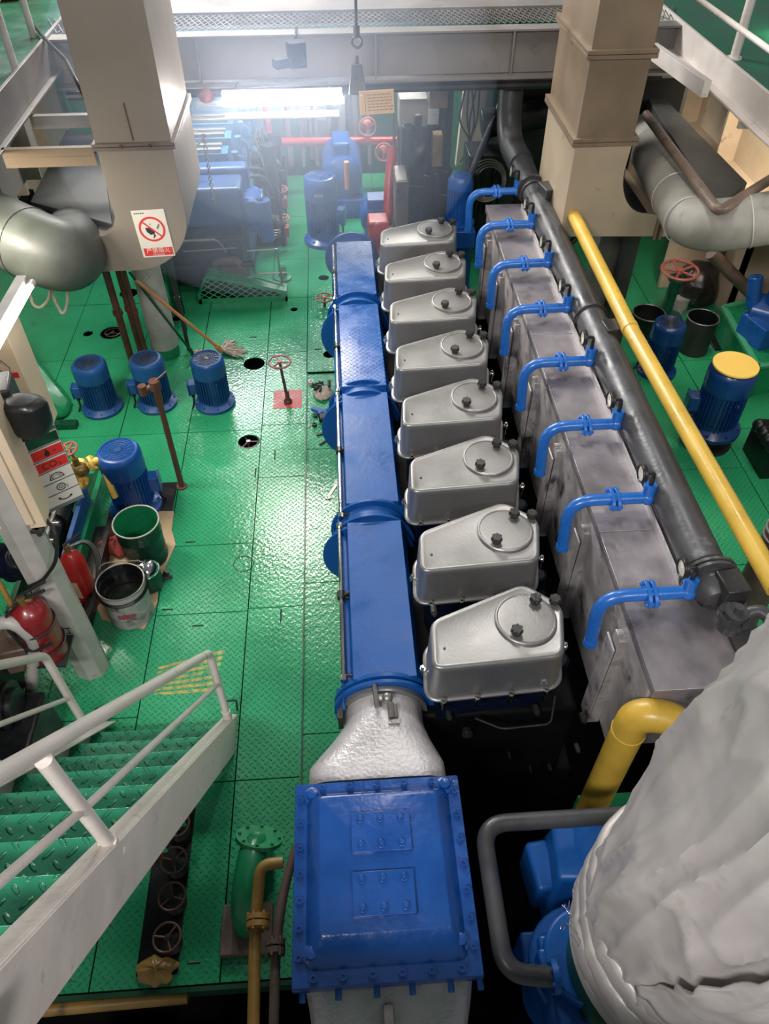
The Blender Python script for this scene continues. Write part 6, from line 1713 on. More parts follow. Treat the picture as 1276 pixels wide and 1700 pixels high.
# hanging chain beside left duct
mb = MB(); ch0, ch1 = ay(338, 225, 5.72), ay(354, 330, 5.72)
for i in range(22):
    p = ch0.lerp(ch1, i / 21); mb.torus(p, 0.012, 0.004, (1, 0, 0) if i % 2 else (0, 1, 0), 10, 5)
mb.cyl(ch1, ch1 + Vector((0.01, 0, -0.04)), 0.012, n=8); mb.tube([ch0, (LX1 - 0.01, 5.63, 1.9)], 0.008, 6)
single('hanging_chain', mb, 'steel', 'thin pale chain hanging down the right side of the left duct', 'chain')

# ================================================================ FAR END
# blue auxiliary engine
AE = thing('auxiliary_engine', 'light blue auxiliary diesel engine beyond the left duct', 'engine', (-1.35, 8.6, 0.0))
mb = MB(); mb.bb(-1.86, -0.90, 7.35, 10.6, 0.12, 0.62); obj('crankcase', mb, 'aux', AE, bevel=0.03)
mb = MB(); mb.bb(-1.70, -0.90, 7.05, 7.42, 0.62, 1.00); mb.bb(-1.68, -0.86, 7.40, 7.60, 0.62, 1.05); obj('front_housing', mb, 'blue_motor', AE, bevel=0.05, seg=4, label='big rounded blue end housing')
mb = MB(); mb.bb(-0.90, -0.72, 7.12, 7.34, 0.55, 0.88); mb.cyl((-0.82, 7.05, 0.80), (-0.82, 7.4, 0.80), 0.08, n=18); mb.cyl((-0.72, 7.15, 0.45), (-0.72, 7.15, 0.85), 0.07, n=18); obj('side_pump', mb, 'blue_vivid', AE, bevel=0.01)
for k in range(7):
    y = 7.78 + k * 0.40
    mb = MB(); mb.bb(-1.55, -1.06, y - 0.10, y + 0.10, 0.62, 1.08); mb.cyl((-1.0, y, 0.8), (-1.0, y, 1.06), 0.035, n=10); mb.tube(bend([(-1.02, y, 1.04), (-0.92, y, 1.0), (-0.90, y, 0.7)], 0.05), 0.015, 8)
    obj('cylinder_head', mb, 'aux', AE, bevel=0.012)
    mb = MB(); mb.bb(-1.50, -1.12, y - 0.085, y - 0.035, 1.08, 1.12); mb.bb(-1.50, -1.12, y + 0.035, y + 0.085, 1.08, 1.12); mb.bb(-1.50, -1.40, y - 0.085, y + 0.085, 1.08, 1.10); obj('head_cover', mb, 'silver', AE, bevel=0.006, label='pale metal head cover')
mb = MB(); mb.bb(-1.65, -0.95, 6.95, 7.35, 0.10, 0.60); mb.cyl((-1.3, 6.92, 0.38), (-1.3, 7.1, 0.38), 0.24, n=30); mb.bar((-1.62, 6.90, 0.58), (-0.95, 6.90, 0.58), 0.05, 0.05); mb.bb(-1.65, -0.85, 6.9, 6.95, 0.30, 0.34)
obj('flywheel_end', mb, 'black', AE, bevel=0.008)
mb = MB(); mb.tube(bend([(-1.5, 6.88, 0.60), (-1.15, 6.88, 0.60), (-1.1, 6.88, 0.48)], 0.05), 0.012, 8); mb.tube(bend([(-0.86, 6.95, 0.65), (-0.86, 6.92, 0.22), (-0.55, 6.95, 0.2)], 0.04), 0.010, 8); mb.tube([(-0.9, 6.88, 0.48), (-0.62, 6.9, 0.48), (-0.60, 6.9, 0.05)], 0.010, 8); mb.tube([(-1.5, 6.87, 0.5), (-1.0, 6.87, 0.52)], 0.008, 8)
obj('front_pipework', mb, 'steel', AE)
mb = MB(); mb.torus((-1.12, 6.94, 0.20), 0.17, 0.045, (0, 1, 0), 30, 10); mb.cyl((-1.12, 6.90, 0.2), (-1.12, 7.0, 0.2), 0.15, n=24); obj('drive_pulley', mb, 'brownpipe', AE)
# green belt guard
a = az(332, 505, 0); b = az(478, 500, 0)
BG = thing('belt_guard', 'green wedge-shaped belt guard with diamond mesh on the floor', 'belt guard', ((a.x + b.x) / 2, 6.80, 0))
y0g, y1g = 6.765, 6.90
xa, xb = -1.425, -0.555
def gtop(x):
    f = (x - xa) / (xb - xa)
    if f < 0.16: return 0.05 + 0.26 * math.sin(PI / 2 * min(1, f / 0.16 + 0.02))
    return 0.31 - 0.20 * (f - 0.16) / 0.84
N_ = 30
mb = MB()
top = [(xa + (xb - xa) * i / N_, gtop(xa + (xb - xa) * i / N_)) for i in range(N_ + 1)]
vs = []; fs = []
for x, z in top: vs += [(x, y0g - 0.01, z), (x, y1g, z), (x, y1g, z - 0.012), (x, y0g - 0.01, z - 0.035)]
for i in range(N_):
    for k in range(4): fs.append((i * 4 + k, i * 4 + (k + 1) % 4, (i + 1) * 4 + (k + 1) % 4, (i + 1) * 4 + k))
fs += [(0, 1, 2, 3), (N_ * 4 + 3, N_ * 4 + 2, N_ * 4 + 1, N_ * 4)]
mb.add(vs, fs); mb.bb(xa, xb, y0g - 0.008, y0g + 0.004, 0.0, 0.055); mb.bb(xa, xa + 0.03, y0g - 0.008, y1g, 0, 0.10); mb.bb(xb - 0.02, xb, y0g - 0.008, y1g, 0, 0.11); mb.bb(xa, xb, y1g - 0.01, y1g, 0.0, 0.09)
obj('guard_frame', mb, 'green', BG)
mb = MB(); sp_ = 0.078
for sg in (1, -1):
    for k in range(-8, 26):
        x_s = xa + k * sp_ * 1.15
        pts = []
        for j in range(13):
            z_ = 0.05 + 0.26 * j / 12; x_ = x_s + (sg * (z_ - 0.05) * 1.55) + (0.0 if sg > 0 else 0.40)
            if xa + 0.01 < x_ < xb - 0.01 and z_ < gtop(x_) - 0.01: pts.append((x_, y0g, z_))
        if len(pts) >= 2: mb.tube([pts[0], pts[-1]], 0.0045, 5)
obj('diamond_mesh', mb, 'green_pale', BG)
mb = MB(); mb.bb(xa + 0.04, xa + 0.36, y0g + 0.03, y1g - 0.02, 0.0, 0.24); mb.bb(xa + 0.36, xb - 0.1, y0g + 0.03, y1g - 0.02, 0.0, 0.12); obj('belt_shadow_box', mb, 'pit', BG, label='black box darkening the inside of the guard')  # black filler boxes give the guard its dark interior
# green round bollard near guard
c = az(470, 462, 0); mb = MB(); mb.lathe([(0.09, 0), (0.09, 0.02), (0.045, 0.03), (0.04, 0.14), (0.02, 0.16), (0.0001, 0.16)], (c.x, c.y, 0), n=22)
single('green_floor_socket', mb, 'green_pale', 'small green flanged socket on the floor right of the belt guard', 'pipe fitting')
mb = MB(); mb.cyl((-1.60, 6.60, 0), (-1.66, 6.75, 1.6), 0.055, n=16); mb.tube([(-1.50, 6.3, 0), (-1.56, 6.5, 1.2)], 0.012, 8)
single('dark_slanted_pipe', mb, 'green_dark', 'dark green slanted pipe left of the belt guard', 'pipe')
# dark valve manifold between the blue engine and the vertical motor
VM = thing('dark_valve_manifold', 'cluttered dark pipe and valve manifold right of the light blue engine', 'valve manifold', (-0.62, 8.2, 0))
rgm = random.Random(21)
mb = MB()
mb.bb(-0.90, -0.62, 7.9, 9.6, 0.0, 0.30)
for k in range(9):
    x = rgm.uniform(-0.88, -0.64); y = rgm.uniform(7.8, 9.4); h = rgm.uniform(0.4, 0.95)
    mb.cyl((x, y, 0), (x, y, h), rgm.uniform(0.03, 0.07), n=14); mb.box((x, y, h), (0.12, 0.12, 0.10), rgm.uniform(0, 1))
for k in range(6):
    y = 7.9 + k * 0.25; mb.tube(bend([(-0.95, y, 0.75), (-0.75, y, 0.78 - 0.05 * k), (-0.62, y - 0.1, 0.5), (-0.62, y - 0.1, 0.05)], 0.1), 0.02, 8)
obj('manifold_body', mb, 'black', VM, bevel=0.006)
mb = MB()
for k in range(5): mb.tube([Vector((-0.76 + 0.11 * math.cos(a) + 0.02 * k, 7.7 + 0.03 * k, 0.30 + (0.14 - 0.015 * k) * math.sin(a))) for a in [i * 2 * PI / 20 for i in range(19)]], 0.006, 6)
for k in range(7): mb.tube([(-0.92, 8.4 + k * 0.16, 0.75), (-0.84, 8.36 + k * 0.16, 0.98), (-0.78, 8.3 + k * 0.16, 0.7)], 0.008, 6)
obj('loose_pipework', mb, 'steel', VM)
for (u, v, z) in ((467, 314, 0.45), (470, 362, 0.30)):
    c = az(u, v, z); mb = MB(); handwheel(mb, c, 0.062, (0, -0.2, 1), 4, r=0.008); mb.cyl(c - Vector((0, 0, z)), c, 0.02, n=10); mb.box(c - Vector((0, 0, 0.14)), (0.10, 0.10, 0.10)); obj('red_handwheel_valve', mb, 'wheelred', VM, label='small red handwheel')
# bright blue vertical motor
c = az(537, 404, 0.0)
MT = make_motor('electric_motor', 'bright blue vertical motor with painted letters at the far end of the receiver', 0.175, 0.72, mat='blue_vivid', loc=(c.x + 0.005, c.y + 0.06, 0.0), box_side=(1, -0.2), top='blue_vivid')
pt = Vector((-0.02, -0.178, 0.72 * 0.80))
mb = text_mb('KSX', 0.05, frame(pt, (1, 0, 0), (0, 0, 1)), 0.001); obj('painted_letters', mb, 'paper', MT, local=True)
# big blue horizontal motor beyond
HM = thing('horizontal_motor', 'big rounded blue motor lying behind the vertical blue motor', 'electric motor', (0.08, 9.0, 0.0))
mb = MB(); mb.lathe([(0.02, -0.02), (0.16, 0.0), (0.22, 0.05), (0.23, 0.16), (0.23, 0.70), (0.12, 0.74), (0.02, 0.74)], (0.05, 8.55, 0.42), (0, 1, 0), 36); obj('motor_body', mb, 'blue_vivid', HM)
mb = MB(); mb.bb(-0.05, 0.15, 8.7, 9.1, 0.62, 0.76); obj('terminal_box', mb, 'blue_vivid', HM, bevel=0.03)
mb = MB(); mb.bb(-0.18, 0.28, 8.5, 9.2, 0.0, 0.22); obj('motor_foot', mb, 'blue_vivid', HM, bevel=0.02)
mb = MB(); mb.tube([(0.10, 8.50, 0.35), (0.10, 8.46, 0.66)], 0.03, 10); obj('orange_strap', mb, 'wood', HM)
# red fire main
yf = 9.3
f0, f1, f2 = ay(444, 180, yf), ay(446, 236, yf), ay(660, 233, yf)
t = pipe_thing('red_fire_main', 'red fire main pipe running across the far end behind the lamp', [f0 + Vector((0, 0, 0.3)), f1, f2], 0.045, 'red', [(f1 + Vector((0.12, 0, 0)), (1, 0, 0))], 0.12, flr=1.6)
mb = MB()
g0 = ay(588, 238, yf); mb.cyl((g0.x, yf - 0.05, 0), g0, 0.04, n=14); mb.tube([g0 + Vector((0.0, 0, -0.1)), g0 + Vector((-0.15, 0, 0.02))], 0.015, 8); mb.tube([g0 + Vector((0.0, 0, -0.1)), g0 + Vector((0.15, 0, 0.02))], 0.015, 8)
single('brown_support_post', mb, 'rust', 'rusty brown post standing under the red fire main', 'post')
for (u, v, lab) in ((610, 211, 'red handwheel facing forward just below the yellowed notice'), (637, 253, 'red handwheel facing forward, lower and beside the white box')):
    c = ay(u, v, 9.0); t = thing('valve', lab, 'valve', c)
    mb = MB(); handwheel(mb, c, 0.092, (0, -1, 0.35), 3, r=0.013); obj('handwheel', mb, 'wheelred', t)
    mb = MB(); mb.cyl(c, c + Vector((0, 0.22, -0.06)), 0.015, n=8); mb.sph(c + Vector((0, 0.26, -0.06)), 0.06); obj('valve_body', mb, 'wheelred', t)
# red gearbox and blue motor beyond first covers
c = az(622, 410, 0.2)
GB = thing('red_gear_pump', 'red gear pump at the far end beside the last silver cover', 'pump', (0.40, 6.9, 0))
rg0 = ay(628, 375, 7.0)
mb = MB(); mb.box((rg0.x, 7.05, rg0.z - 0.10), (0.20, 0.22, 0.32)); mb.cyl((rg0.x + 0.10, 6.94, rg0.z - 0.03), (rg0.x + 0.12, 6.6, rg0.z - 0.10), 0.065, 0.08, n=20); mb.box((rg0.x, 7.05, rg0.z - 0.45), (0.26, 0.26, 0.4)); mb.cyl((rg0.x + 0.02, 6.93, rg0.z), (rg0.x + 0.02, 6.90, rg0.z), 0.08, n=20)
mb.hexa([(rg0.x - 0.10, 6.6, 0.0), (rg0.x + 0.2, 6.6, 0.0), (rg0.x + 0.2, 7.0, 0.0), (rg0.x - 0.1, 7.0, 0.0), (rg0.x - 0.06, 6.8, 0.45), (rg0.x + 0.15, 6.75, 0.45), (rg0.x + 0.15, 7.0, 0.45), (rg0.x - 0.06, 7.0, 0.45)])
obj('pump_body', mb, 'red', GB, bevel=0.02, seg=3)
mb = MB(); q_ = ay(645, 320, 7.3); mb.tube(bend([(q_.x - 0.02, 7.2, q_.z - 0.25), (q_.x, 7.3, q_.z), (q_.x + 0.05, 7.5, q_.z + 0.35)], 0.1), 0.05, 14); obj('suction_pipe', mb, 'red', GB)
q_ = ay(620, 335, 7.4)
mb = MB(); mb.lathe([(0.02, 0), (0.13, 0.0), (0.155, 0.03), (0.155, 0.35), (0.10, 0.40)], (q_.x + 0.02, 7.25, q_.z - 0.14), (0, 1, 0), 32); mb.bb(q_.x - 0.10, q_.x + 0.16, 7.25, 7.6, 0.0, q_.z - 0.25); mb.box((q_.x + 0.03, 7.35, q_.z + 0.03), (0.20, 0.2, 0.10))
single('blue_gear_motor', mb, 'blue_vivid', 'blue motor standing behind the red gear pump', 'electric motor', bevel=0.01)
# dark tall machine
DM = thing('dark_oily_machine', 'tall black oily machinery stack at the far end of the main engine', 'machine', (0.85, 7.6, 0.0))
mb = MB()
x0m, x1m = 0.56, 1.06
mb.bb(x0m, x1m, 7.35, 8.1, 0.0, 0.85); mb.bb(x0m + 0.06, x1m - 0.02, 7.5, 8.1, 0.85, 1.35)
for k in range(16):
    x = rgm.uniform(x0m, x1m); z = rgm.uniform(0.2, 1.4); mb.cyl((x, 7.32, z - 0.12), (x, 7.30, z + 0.12), rgm.uniform(0.02, 0.06), n=12)
mb.cyl((0.83, 7.45, 0.9), (0.83, 7.45, 1.2), 0.13, n=22); mb.sph((0.80, 7.42, 1.15), 0.14, 18, 12)
mb.cyl((0.98, 7.45, 0.3), (1.02, 7.5, 1.75), 0.05, n=12); mb.cyl((1.06, 7.5, 0.3), (1.06, 7.5, 1.75), 0.035, n=12)
obj('machine_body', mb, 'black', DM, bevel=0.015)
mb = MB(); a = ay(668, 205, 7.6); b = ay(700, 168, 7.6); mb.bb(a.x - 0.04, b.x + 0.05, 7.5, 7.75, a.z, b.z + 0.05); obj('white_control_box', mb, 'offwhite', DM, bevel=0.008, label='white box on top')
mb = MB(); mb.tube([(x0m + 0.01, 7.4, 0.4), (x0m - 0.02, 7.5, a.z + 0.15)], 0.014, 8); mb.tube([(x0m + 0.05, 7.36, 0.4), (x0m + 0.02, 7.45, a.z)], 0.010, 8); obj('bright_conduit', mb, 'chrome', DM)
a = ay(716, 275, 7.25); b = ay(735, 222, 7.25); mb = MB(); mb.bb(a.x, b.x, 7.22, 7.34, a.z, b.z); obj('brass_box', mb, 'brass', DM, bevel=0.006, label='dull brass coloured box')
a = ay(655, 370, 6.95); b = ay(677, 292, 6.95); mb = MB(); mb.bb(a.x, b.x, 6.85, 7.2, a.z - 0.3, b.z); obj('grey_end_block', mb, 'steel', DM, bevel=0.012, label='grey block at the foot')
a = ay(712, 180, 7.3); b = ay(745, 135, 7.3); mb = MB(); mb.bb(a.x, b.x, 7.28, 7.5, a.z, b.z); obj('brown_column_head', mb, 'brownpipe', DM, bevel=0.01)
# right of it
c = az(763, 385, 0.3)
q_ = ay(762, 340, 6.75)
t = thing('small_blue_motor', 'small blue finned motor right of the black machinery', 'electric motor', (q_.x, 6.75, 0.0))
mb = MB(); mb.cyl((q_.x, 6.75, 0.0), (q_.x + 0.0, 6.75, q_.z - 0.15), 0.15, n=28); mb.cyl((q_.x, 6.75, q_.z - 0.15), (q_.x, 6.75, q_.z + 0.22), 0.10, n=28)
for k in range(20): a = 2 * PI * k / 20; mb.box((q_.x + 0.10 * math.cos(a), 6.75 + 0.10 * math.sin(a), q_.z + 0.02), (0.03, 0.006, 0.28), a)
mb.lathe([(0.115, 0), (0.115, 0.07), (0.09, 0.11), (0.0001, 0.12)], (q_.x, 6.75, q_.z + 0.16), n=28); obj('finned_body', mb, 'blue_vivid', t)
mb = MB(); mb.box((q_.x + 0.02, 6.62, q_.z - 0.25), (0.24, 0.12, 0.16)); obj('terminal_box', mb, 'blue_vivid', t, bevel=0.008)
a = ay(800, 180, 8.4); b = ay(760, 330, 7.2)
mb = MB(); mb.tube([ay(845, 140, 8.4), ay(760, 340, 7.4)], 0.035, 10); single('dark_diagonal_strut', mb, 'black', 'black diagonal strut in front of the cream panel at the far right', 'strut')
mb = MB(); a = ay(757, 262, 8.9); b = ay(806, 152, 8.9); mb.hexa([(a.x, 8.9, a.z - 0.1), (b.x, 8.9, a.z), (b.x, 9.0, a.z), (a.x, 9.0, a.z - 0.1), (a.x + 0.05, 8.9, b.z + 0.2), (b.x + 0.03, 8.9, b.z + 0.2), (b.x + 0.03, 9.0, b.z + 0.2), (a.x + 0.05, 9.0, b.z + 0.2)])
single('cream_side_panel', mb, 'cream', 'cream panel with black cables behind the diagonal strut', 'panel', bevel=0.004)
mb = MB()
for k in range(5):
    p = ay(768 + k * 6, 200, 8.8); mb.tube(bend([p + Vector((0, 0, 0.3)), p + Vector((0.05 * (k % 3 - 1), 0, 0.0)), p + Vector((0.12 - 0.05 * k, 0, -0.25)), p + Vector((0.0, 0, -0.45))], 0.1), 0.010, 6)
single('black_cable_bunch', mb, 'rubber', 'bunch of black cables hanging across the cream side panel', 'cable')
cc = ay(808, 300, 7.7)
mb = MB()
for k in range(4): mb.torus(cc + Vector((0.01 * k, 0.01 * k, -0.01 * k)), 0.20 - 0.018 * k, 0.008, (0.15, -1, 0.25), 36, 6)
single('grey_hose_coil', mb, 'steel', 'thin grey hose coil hanging beyond the first blue cooling pipe', 'hose')
mb = MB(); mb.bb(1.75, 2.5, 8.3, 9.4, 0.0, 1.5); mb.bb(1.35, 1.85, 7.9, 8.3, 0.0, 0.9); mb.cyl((1.35, 7.75, 0.0), (1.35, 7.75, 0.8), 0.11, n=20); mb.cyl((1.5, 8.2, 1.1), (2.2, 8.2, 1.2), 0.14, n=20)
for k in range(8): mb.cyl((1.2 + k * 0.07, 7.88, 0.3), (1.2 + k * 0.07, 7.86, rgm.uniform(0.5, 0.95)), 0.018, n=8)
single('dark_background_machinery', mb, 'black', 'black machinery block in the shadow left of the brown duct', 'machine', bevel=0.02)
mb = MB()
mb.bb(-0.5, 0.5, 10.6, 11.4, 0.0, 0.7); mb.bb(-0.35, -0.05, 10.2, 10.6, 0, 0.5); mb.cyl((0.2, 10.3, 0), (0.2, 10.3, 0.9), 0.12, n=20)
for k in range(7): mb.cyl((-0.6 + k * 0.17, 10.0, 0), (-0.6 + k * 0.17, 10.05, rgm.uniform(0.6, 1.5)), rgm.uniform(0.02, 0.05), n=10)
single('grey_background_machinery', mb, 'greybeam', 'hazy grey machinery below the red fire main', 'machine', bevel=0.02)

# ================================================================ RIGHT SIDE
# long yellow pipe
YX = 1.60; YZ = 1.62
ya, yb = az(915, 283, YZ), az(1045, 545, YZ)
yc, yd = az(1048, 552, YZ), az(1290, 978, YZ)
t = thing('long_yellow_pipe', 'long straight yellow pipe running beside the grey exhaust casing', 'pipe', ((ya.x + yd.x) / 2, (ya.y + yd.y) / 2, YZ - 0.05))
mb = MB(); mb.tube([ya, yb, yd], 0.044, 24); obj('pipe_run', mb, 'yellow', t)
mb = MB(); mb.torus(ya.lerp(yb, 0.25), 0.046, 0.005, yb - ya, 24, 6); mb.cyl(yb - (yb - ya).normalized() * 0.02, yb + (yb - ya).normalized() * 0.02, 0.048, n=24); obj('pipe_collar', mb, 'yellow', t)
for (u, v) in ((1022, 540), (1225, 965)):
    p = az(u, v, YZ - 0.03); mb = MB(); mb.box(p + Vector((-0.02, 0, -0.05)), (0.10, 0.12, 0.12), 0.1); mb.bar(p, p + Vector((-0.12, 0.0, -0.14)), 0.03, 0.03)
    obj('support_bracket', mb, 'dark_steel', t, bevel=0.006)
p = az(912, 325, YZ - 0.05); mb = MB(); mb.box(p, (0.14, 0.16, 0.16), 0.2)
obj('support_bracket', mb, 'dark_steel', t, bevel=0.006)
mb = MB(); ve = az(1215, 1030, ZB + 0.16)
mb.cyl(ve + Vector((0, 0, -0.05)), ve + Vector((0, 0, 0.06)), 0.045, n=18); mb.cyl(ve + Vector((0, 0, 0.06)), ve + Vector((0, 0, 0.09)), 0.018, n=10); flange(mb, ve + Vector((0.0, 0, 0.02)), (0.2, 0, 1), 0.065, 0.02, 6, 0.008)
mb.tube(bend([ve + Vector((0.02, 0, 0)), ve + Vector((0.10, 0.02, 0.05)), ve + Vector((0.16, -0.10, 0.02))], 0.05), 0.026, 12)
single('grey_header_valve', mb, 'greypipe', 'grey flanged valve at the camera end of the grey header pipe', 'valve')

# vertical blue motor with yellow cap
c = az(1178, 748, 0.0)
tc_ = az(1220, 608, 0.72)
PED = 0.10
BMx, BMy = tc_.x - 0.0, tc_.y
mb = MB(); mb.cyl((BMx, BMy, 0), (BMx, BMy, 0.14), 0.12, n=24); mb.cyl((BMx, BMy, 0.0), (BMx, BMy, 0.02), 0.19, n=28)
single('motor_pedestal', mb, 'dark_steel', 'dark pedestal under the blue motor with the yellow cap', 'pedestal')
make_motor('electric_motor', 'blue vertical motor with a flat yellow disc on top at the right', 0.172, 0.58, mat='blue_navy', loc=(BMx, BMy, 0.14), box_side=(-1, 0.2), cover='yellow_bright')
tc_ = az(1111, 543, 0.45)
make_motor('electric_motor', 'dark blue vertical motor behind the yellow pipe beside the buckets', 0.135, 0.50, mat='blue_navy', loc=(tc_.x, tc_.y, 0.0), box_side=(-1, 0.4))
c = az(1073, 535, 0.10)
t = bucket('black_open_drum', 'low open black drum behind the dark blue motor and yellow pipe', (c.x, c.y, 0.0), 0.145, 0.20, 'black', inner='black')
c = az(1166, 530, 0.32)
bucket('dark_bucket', 'dirty dark grey bucket right of the dark blue motor', (c.x, c.y, 0.0), 0.135, 0.34, 'dark_steel', inner='black', rim='steel')
c = az(1162, 480, 0.20)
mb = loft([[Vector((c.x + s * math.cos(a) * (1 + 0.35 * _n.noise(Vector((2 * math.cos(a), 2 * math.sin(a), h * 7)))), c.y + 0.10 + s * math.sin(a) * (1 + 0.35 * _n.noise(Vector((2 * math.cos(a) + 3, 2 * math.sin(a), h * 7)))), h)) for a in [2 * PI * i / 40 for i in range(40)]] for (s, h) in ((0.16, 0.0), (0.20, 0.08), (0.22, 0.18), (0.20, 0.28), (0.15, 0.36), (0.08, 0.41), (0.02, 0.42))])
single('black_rubbish_bag', mb, 'bag', 'crumpled black rubbish bag under the red handwheel at right', 'bag', sub=1)
c = az(1140, 545, 0.0); mb = MB(); mb.cyl((c.x + 0.02, c.y + 0.3, 0.0), (c.x + 0.02, c.y + 0.3, 0.14), 0.07, n=16); single('striped_paint_tin', mb, 'grimy', 'small pale tin between the rubbish bag and the handwheel stand', 'tin')
# right handwheel stand
base = az(1103, 522, 0.0); wz = ax(1128, 450, base.x + 0.0)
RW = thing('valve_stand', 'large dull red handwheel on a dark green stand at right', 'valve', base)
hw = ay(1128, 450, base.y - 0.02)
mb = MB(); handwheel(mb, hw, 0.165, (0.0, -0.05, 1), 5, r=0.014, dish=0.01); obj('handwheel', mb, 'wheelred', RW)
mb = MB(); mb.cyl(base, (hw.x - 0.01, hw.y, hw.z - 0.07), 0.055, 0.048, n=20); mb.cyl((hw.x, hw.y, hw.z - 0.1), hw, 0.02, n=10); mb.box((base.x, base.y, 0.015), (0.26, 0.20, 0.03)); mb.cyl((hw.x - 0.01, hw.y, hw.z - 0.09), (hw.x - 0.01, hw.y, hw.z - 0.06), 0.075, n=18); obj('stand_column', mb, 'green_dark', RW, bevel=0.004)
# dark posts under the brown duct
mb = MB(); a = az(1028, 545, 0.0); mb.bb(a.x - 0.14, a.x - 0.01, a.y, a.y + 0.12, 0, 1.38); single('dark_square_column', mb, 'darkgrey', 'dark square column standing below the brown duct', 'column', bevel=0.01)
mb = MB(); a = az(985, 530, 0.0); mb.bb(a.x - 0.10, a.x + 0.10, a.y, a.y + 0.2, 0, 1.38); single('grey_square_column', mb, 'greybeam', 'grey column behind the yellow pipe below the brown duct', 'column', bevel=0.01)
mb = MB(); c = az(925, 430, 0.9)
for k in range(6): mb.cyl((1.72 + 0.03 * k, 6.0 - 0.1 * k, 0.0), (1.72 + 0.03 * k, 6.0 - 0.1 * k, 0.5 + 0.12 * (k % 3)), 0.03, n=10)
mb.bb(1.62, 1.80, 5.2, 6.2, 0.0, 0.6); mb.sph((1.75, 5.7, 0.9), 0.08); mb.tube(bend([(1.75, 5.7, 0.6), (1.75, 5.7, 0.95), (1.95, 5.9, 1.0)], 0.08), 0.03, 10)
single('dark_pipe_cluster', mb, 'black', 'dark cluster of pipes between the grey casing and the column', 'pipework', bevel=0.008)
# cream hull brackets and web frames at right
mb = MB()
mb.hexa([(3.18, 6.75, 0.0), (3.64, 6.75, 0.0), (3.64, 6.80, 0.0), (3.18, 6.80, 0.0), (3.18, 6.75, 0.6), (3.64, 6.75, 1.5), (3.64, 6.80, 1.5), (3.18, 6.80, 0.6)])
single('cream_hull_bracket', mb, 'cream', 'cream triangular hull bracket behind the red handwheel', 'bracket', bevel=0.003)
mb = MB(); mb.bb(3.60, 3.645, 6.55, 6.58, 0, 1.9); single('hull_stiffener', mb, 'duct_brown', 'thin brown stiffener on the cream bulkhead at right', 'stiffener')
mb = MB(); p = az(1190, 440, 1.0); mb.tube([ay(1180, 420, 6.0), ay(1290, 530, 6.0)], 0.055, 14); single('brown_slanted_pipe', mb, 'brownpipe', 'brown slanted pipe below the grey lagged pipe at the right edge', 'pipe')
# green foundation with blue machine
GF = thing('green_machine_bed', 'green steel bed carrying a blue machine at the right edge', 'machine bed', (3.95, 5.6, 0))
mb = MB()
P_ = [az(1200, 512, 0.30), az(1256, 610, 0.30), az(1330, 600, 0.30), az(1290, 490, 0.30)]
mb.hexa([Vector((p.x, p.y, 0.0)) for p in P_] + [p for p in P_]); obj('bed_box', mb, 'green', GF, bevel=0.006)
mb = MB()
for i in range(4):
    a, b = P_[i], P_[(i + 1) % 4]; mb.bar(a + Vector((0, 0, 0.01)), b + Vector((0, 0, 0.01)), 0.05, 0.025)
obj('bed_rim', mb, 'green_pale', GF)
c = az(1262, 545, 0.40)
mb = MB(); mb.cyl((c.x - 0.05, c.y + 0.15, 0.50), (c.x + 0.25, c.y - 0.05, 0.50), 0.14, n=26); mb.box((c.x + 0.05, c.y, 0.40), (0.34, 0.30, 0.20), 0.3); mb.cyl((c.x - 0.08, c.y + 0.1, 0.55), (c.x - 0.12, c.y + 0.16, 0.80), 0.06, n=16); mb.cyl((c.x + 0.03, c.y + 0.05, 0.6), (c.x + 0.03, c.y + 0.05, 0.75), 0.05, n=16)
for k in range(8):
    a = k * PI / 4; mb.cyl((c.x - 0.06 + 0.10 * math.cos(a) * 0.5, c.y + 0.14 + 0.1 * math.cos(a), 0.50 + 0.1 * math.sin(a)), (c.x - 0.09 + 0.10 * math.cos(a) * 0.5, c.y + 0.16 + 0.1 * math.cos(a), 0.50 + 0.1 * math.sin(a)), 0.012, n=6)
obj('blue_machine', mb, 'blue_vivid', GF, bevel=0.012)
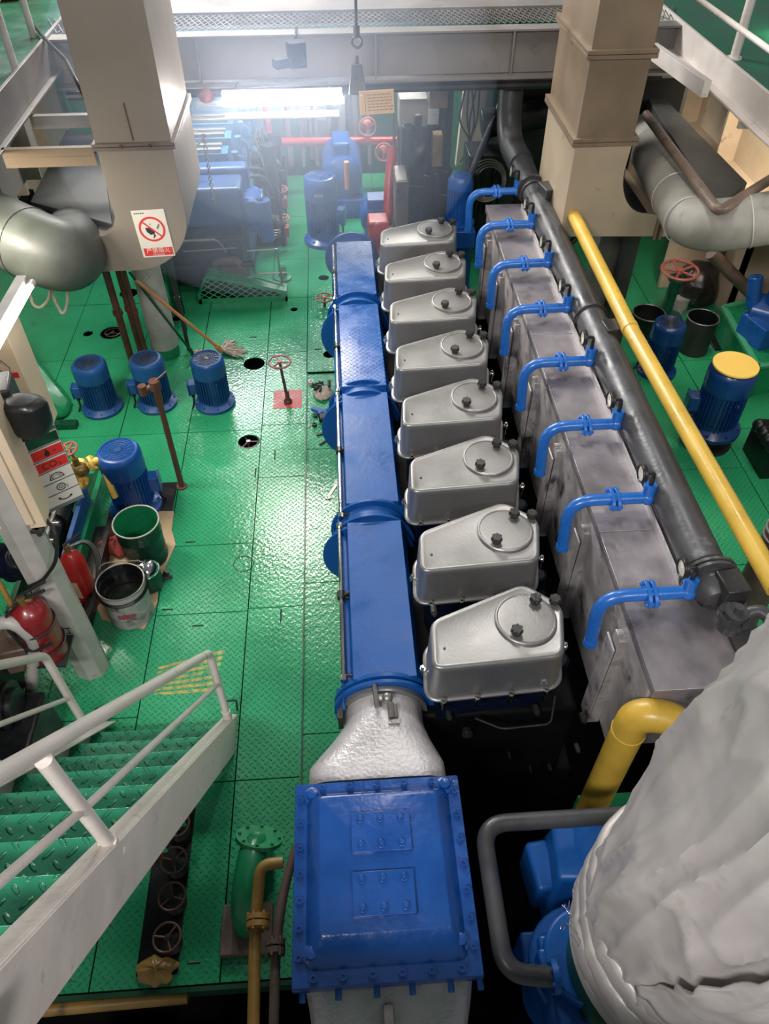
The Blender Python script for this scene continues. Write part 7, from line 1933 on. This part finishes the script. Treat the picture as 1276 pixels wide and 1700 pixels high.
# brown lagged vertical pipe at right edge
c0_ = az(1222, 990, 0.55); c0_ = Vector((2.34, 2.62, 0))
mb = MB(); mb.cyl((c0_.x, c0_.y, 0.0), (c0_.x, c0_.y, 1.30), 0.105, n=28); mb.tube([(c0_.x, c0_.y, 1.28), (c0_.x + 0.10, c0_.y + 0.02, 1.40), (c0_.x + 0.5, c0_.y + 0.1, 1.46)], 0.10, 24)
t = thing('brown_lagged_pipe', 'brown-grey lagged pipe rising behind the long yellow pipe at the right edge', 'pipe', (c0_.x, c0_.y, 0)); obj('lagging', mb, 'brownpipe', t)
mb = MB(); mb.torus((c0_.x, c0_.y, 0.95), 0.108, 0.007, n=30); mb.torus((c0_.x, c0_.y, 0.90), 0.108, 0.006, n=30); obj('lagging_band', mb, 'lagpipe', t)
mb = MB(); p = az(1274, 745, 0.15); mb.box(p, (0.16, 0.34, 0.3))
for k in range(4): mb.sph((p.x - 0.06, p.y + 0.12 - k * 0.08, 0.28), 0.055, 10, 8)
single('dark_edge_valve', mb, 'black', 'dark valve just showing at the right edge beyond the yellow-capped motor', 'valve')
mb = MB(); c = az(1205, 640, 0.0); ta = az(1186, 583, 0.0); tb = az(1238, 540, 0.0); mb.bb(ta.x, tb.x, ta.y, tb.y, 0.002, 0.03); single('dark_floor_tray', mb, 'black', 'flat dark tray on the floor between the bucket and the yellow-capped motor', 'tray')

# ================================================================ HAZE round the far lamp: volume standing in for lens bloom
mv = bpy.data.materials.new('lens_bloom_haze'); mv.use_nodes = True
nt_ = mv.node_tree
for n in list(nt_.nodes): nt_.nodes.remove(n)
ou = nt_.nodes.new('ShaderNodeOutputMaterial'); sc_ = nt_.nodes.new('ShaderNodeVolumeScatter')
sc_.inputs['Color'].default_value = (0.60, 0.74, 1.0, 1); sc_.inputs['Density'].default_value = 0.17; sc_.inputs['Anisotropy'].default_value = 0.2
nt_.links.new(sc_.outputs[0], ou.inputs['Volume'])
sc_.inputs['Density'].default_value = 0.10
mb = MB(); mb.sph((-0.45, 7.0, 2.05), 1.0, 48, 24, (1.75, 3.0, 1.25))
hz = obj('bloom_haze', mb, mv, smooth=180); hz['kind'] = 'structure'
mb = MB(); mb.sph((-0.35, 6.3, 2.1), 1.0, 48, 24, (1.15, 1.5, 0.85))
hz = obj('bloom_haze', mb, mv, smooth=180); hz['kind'] = 'structure'
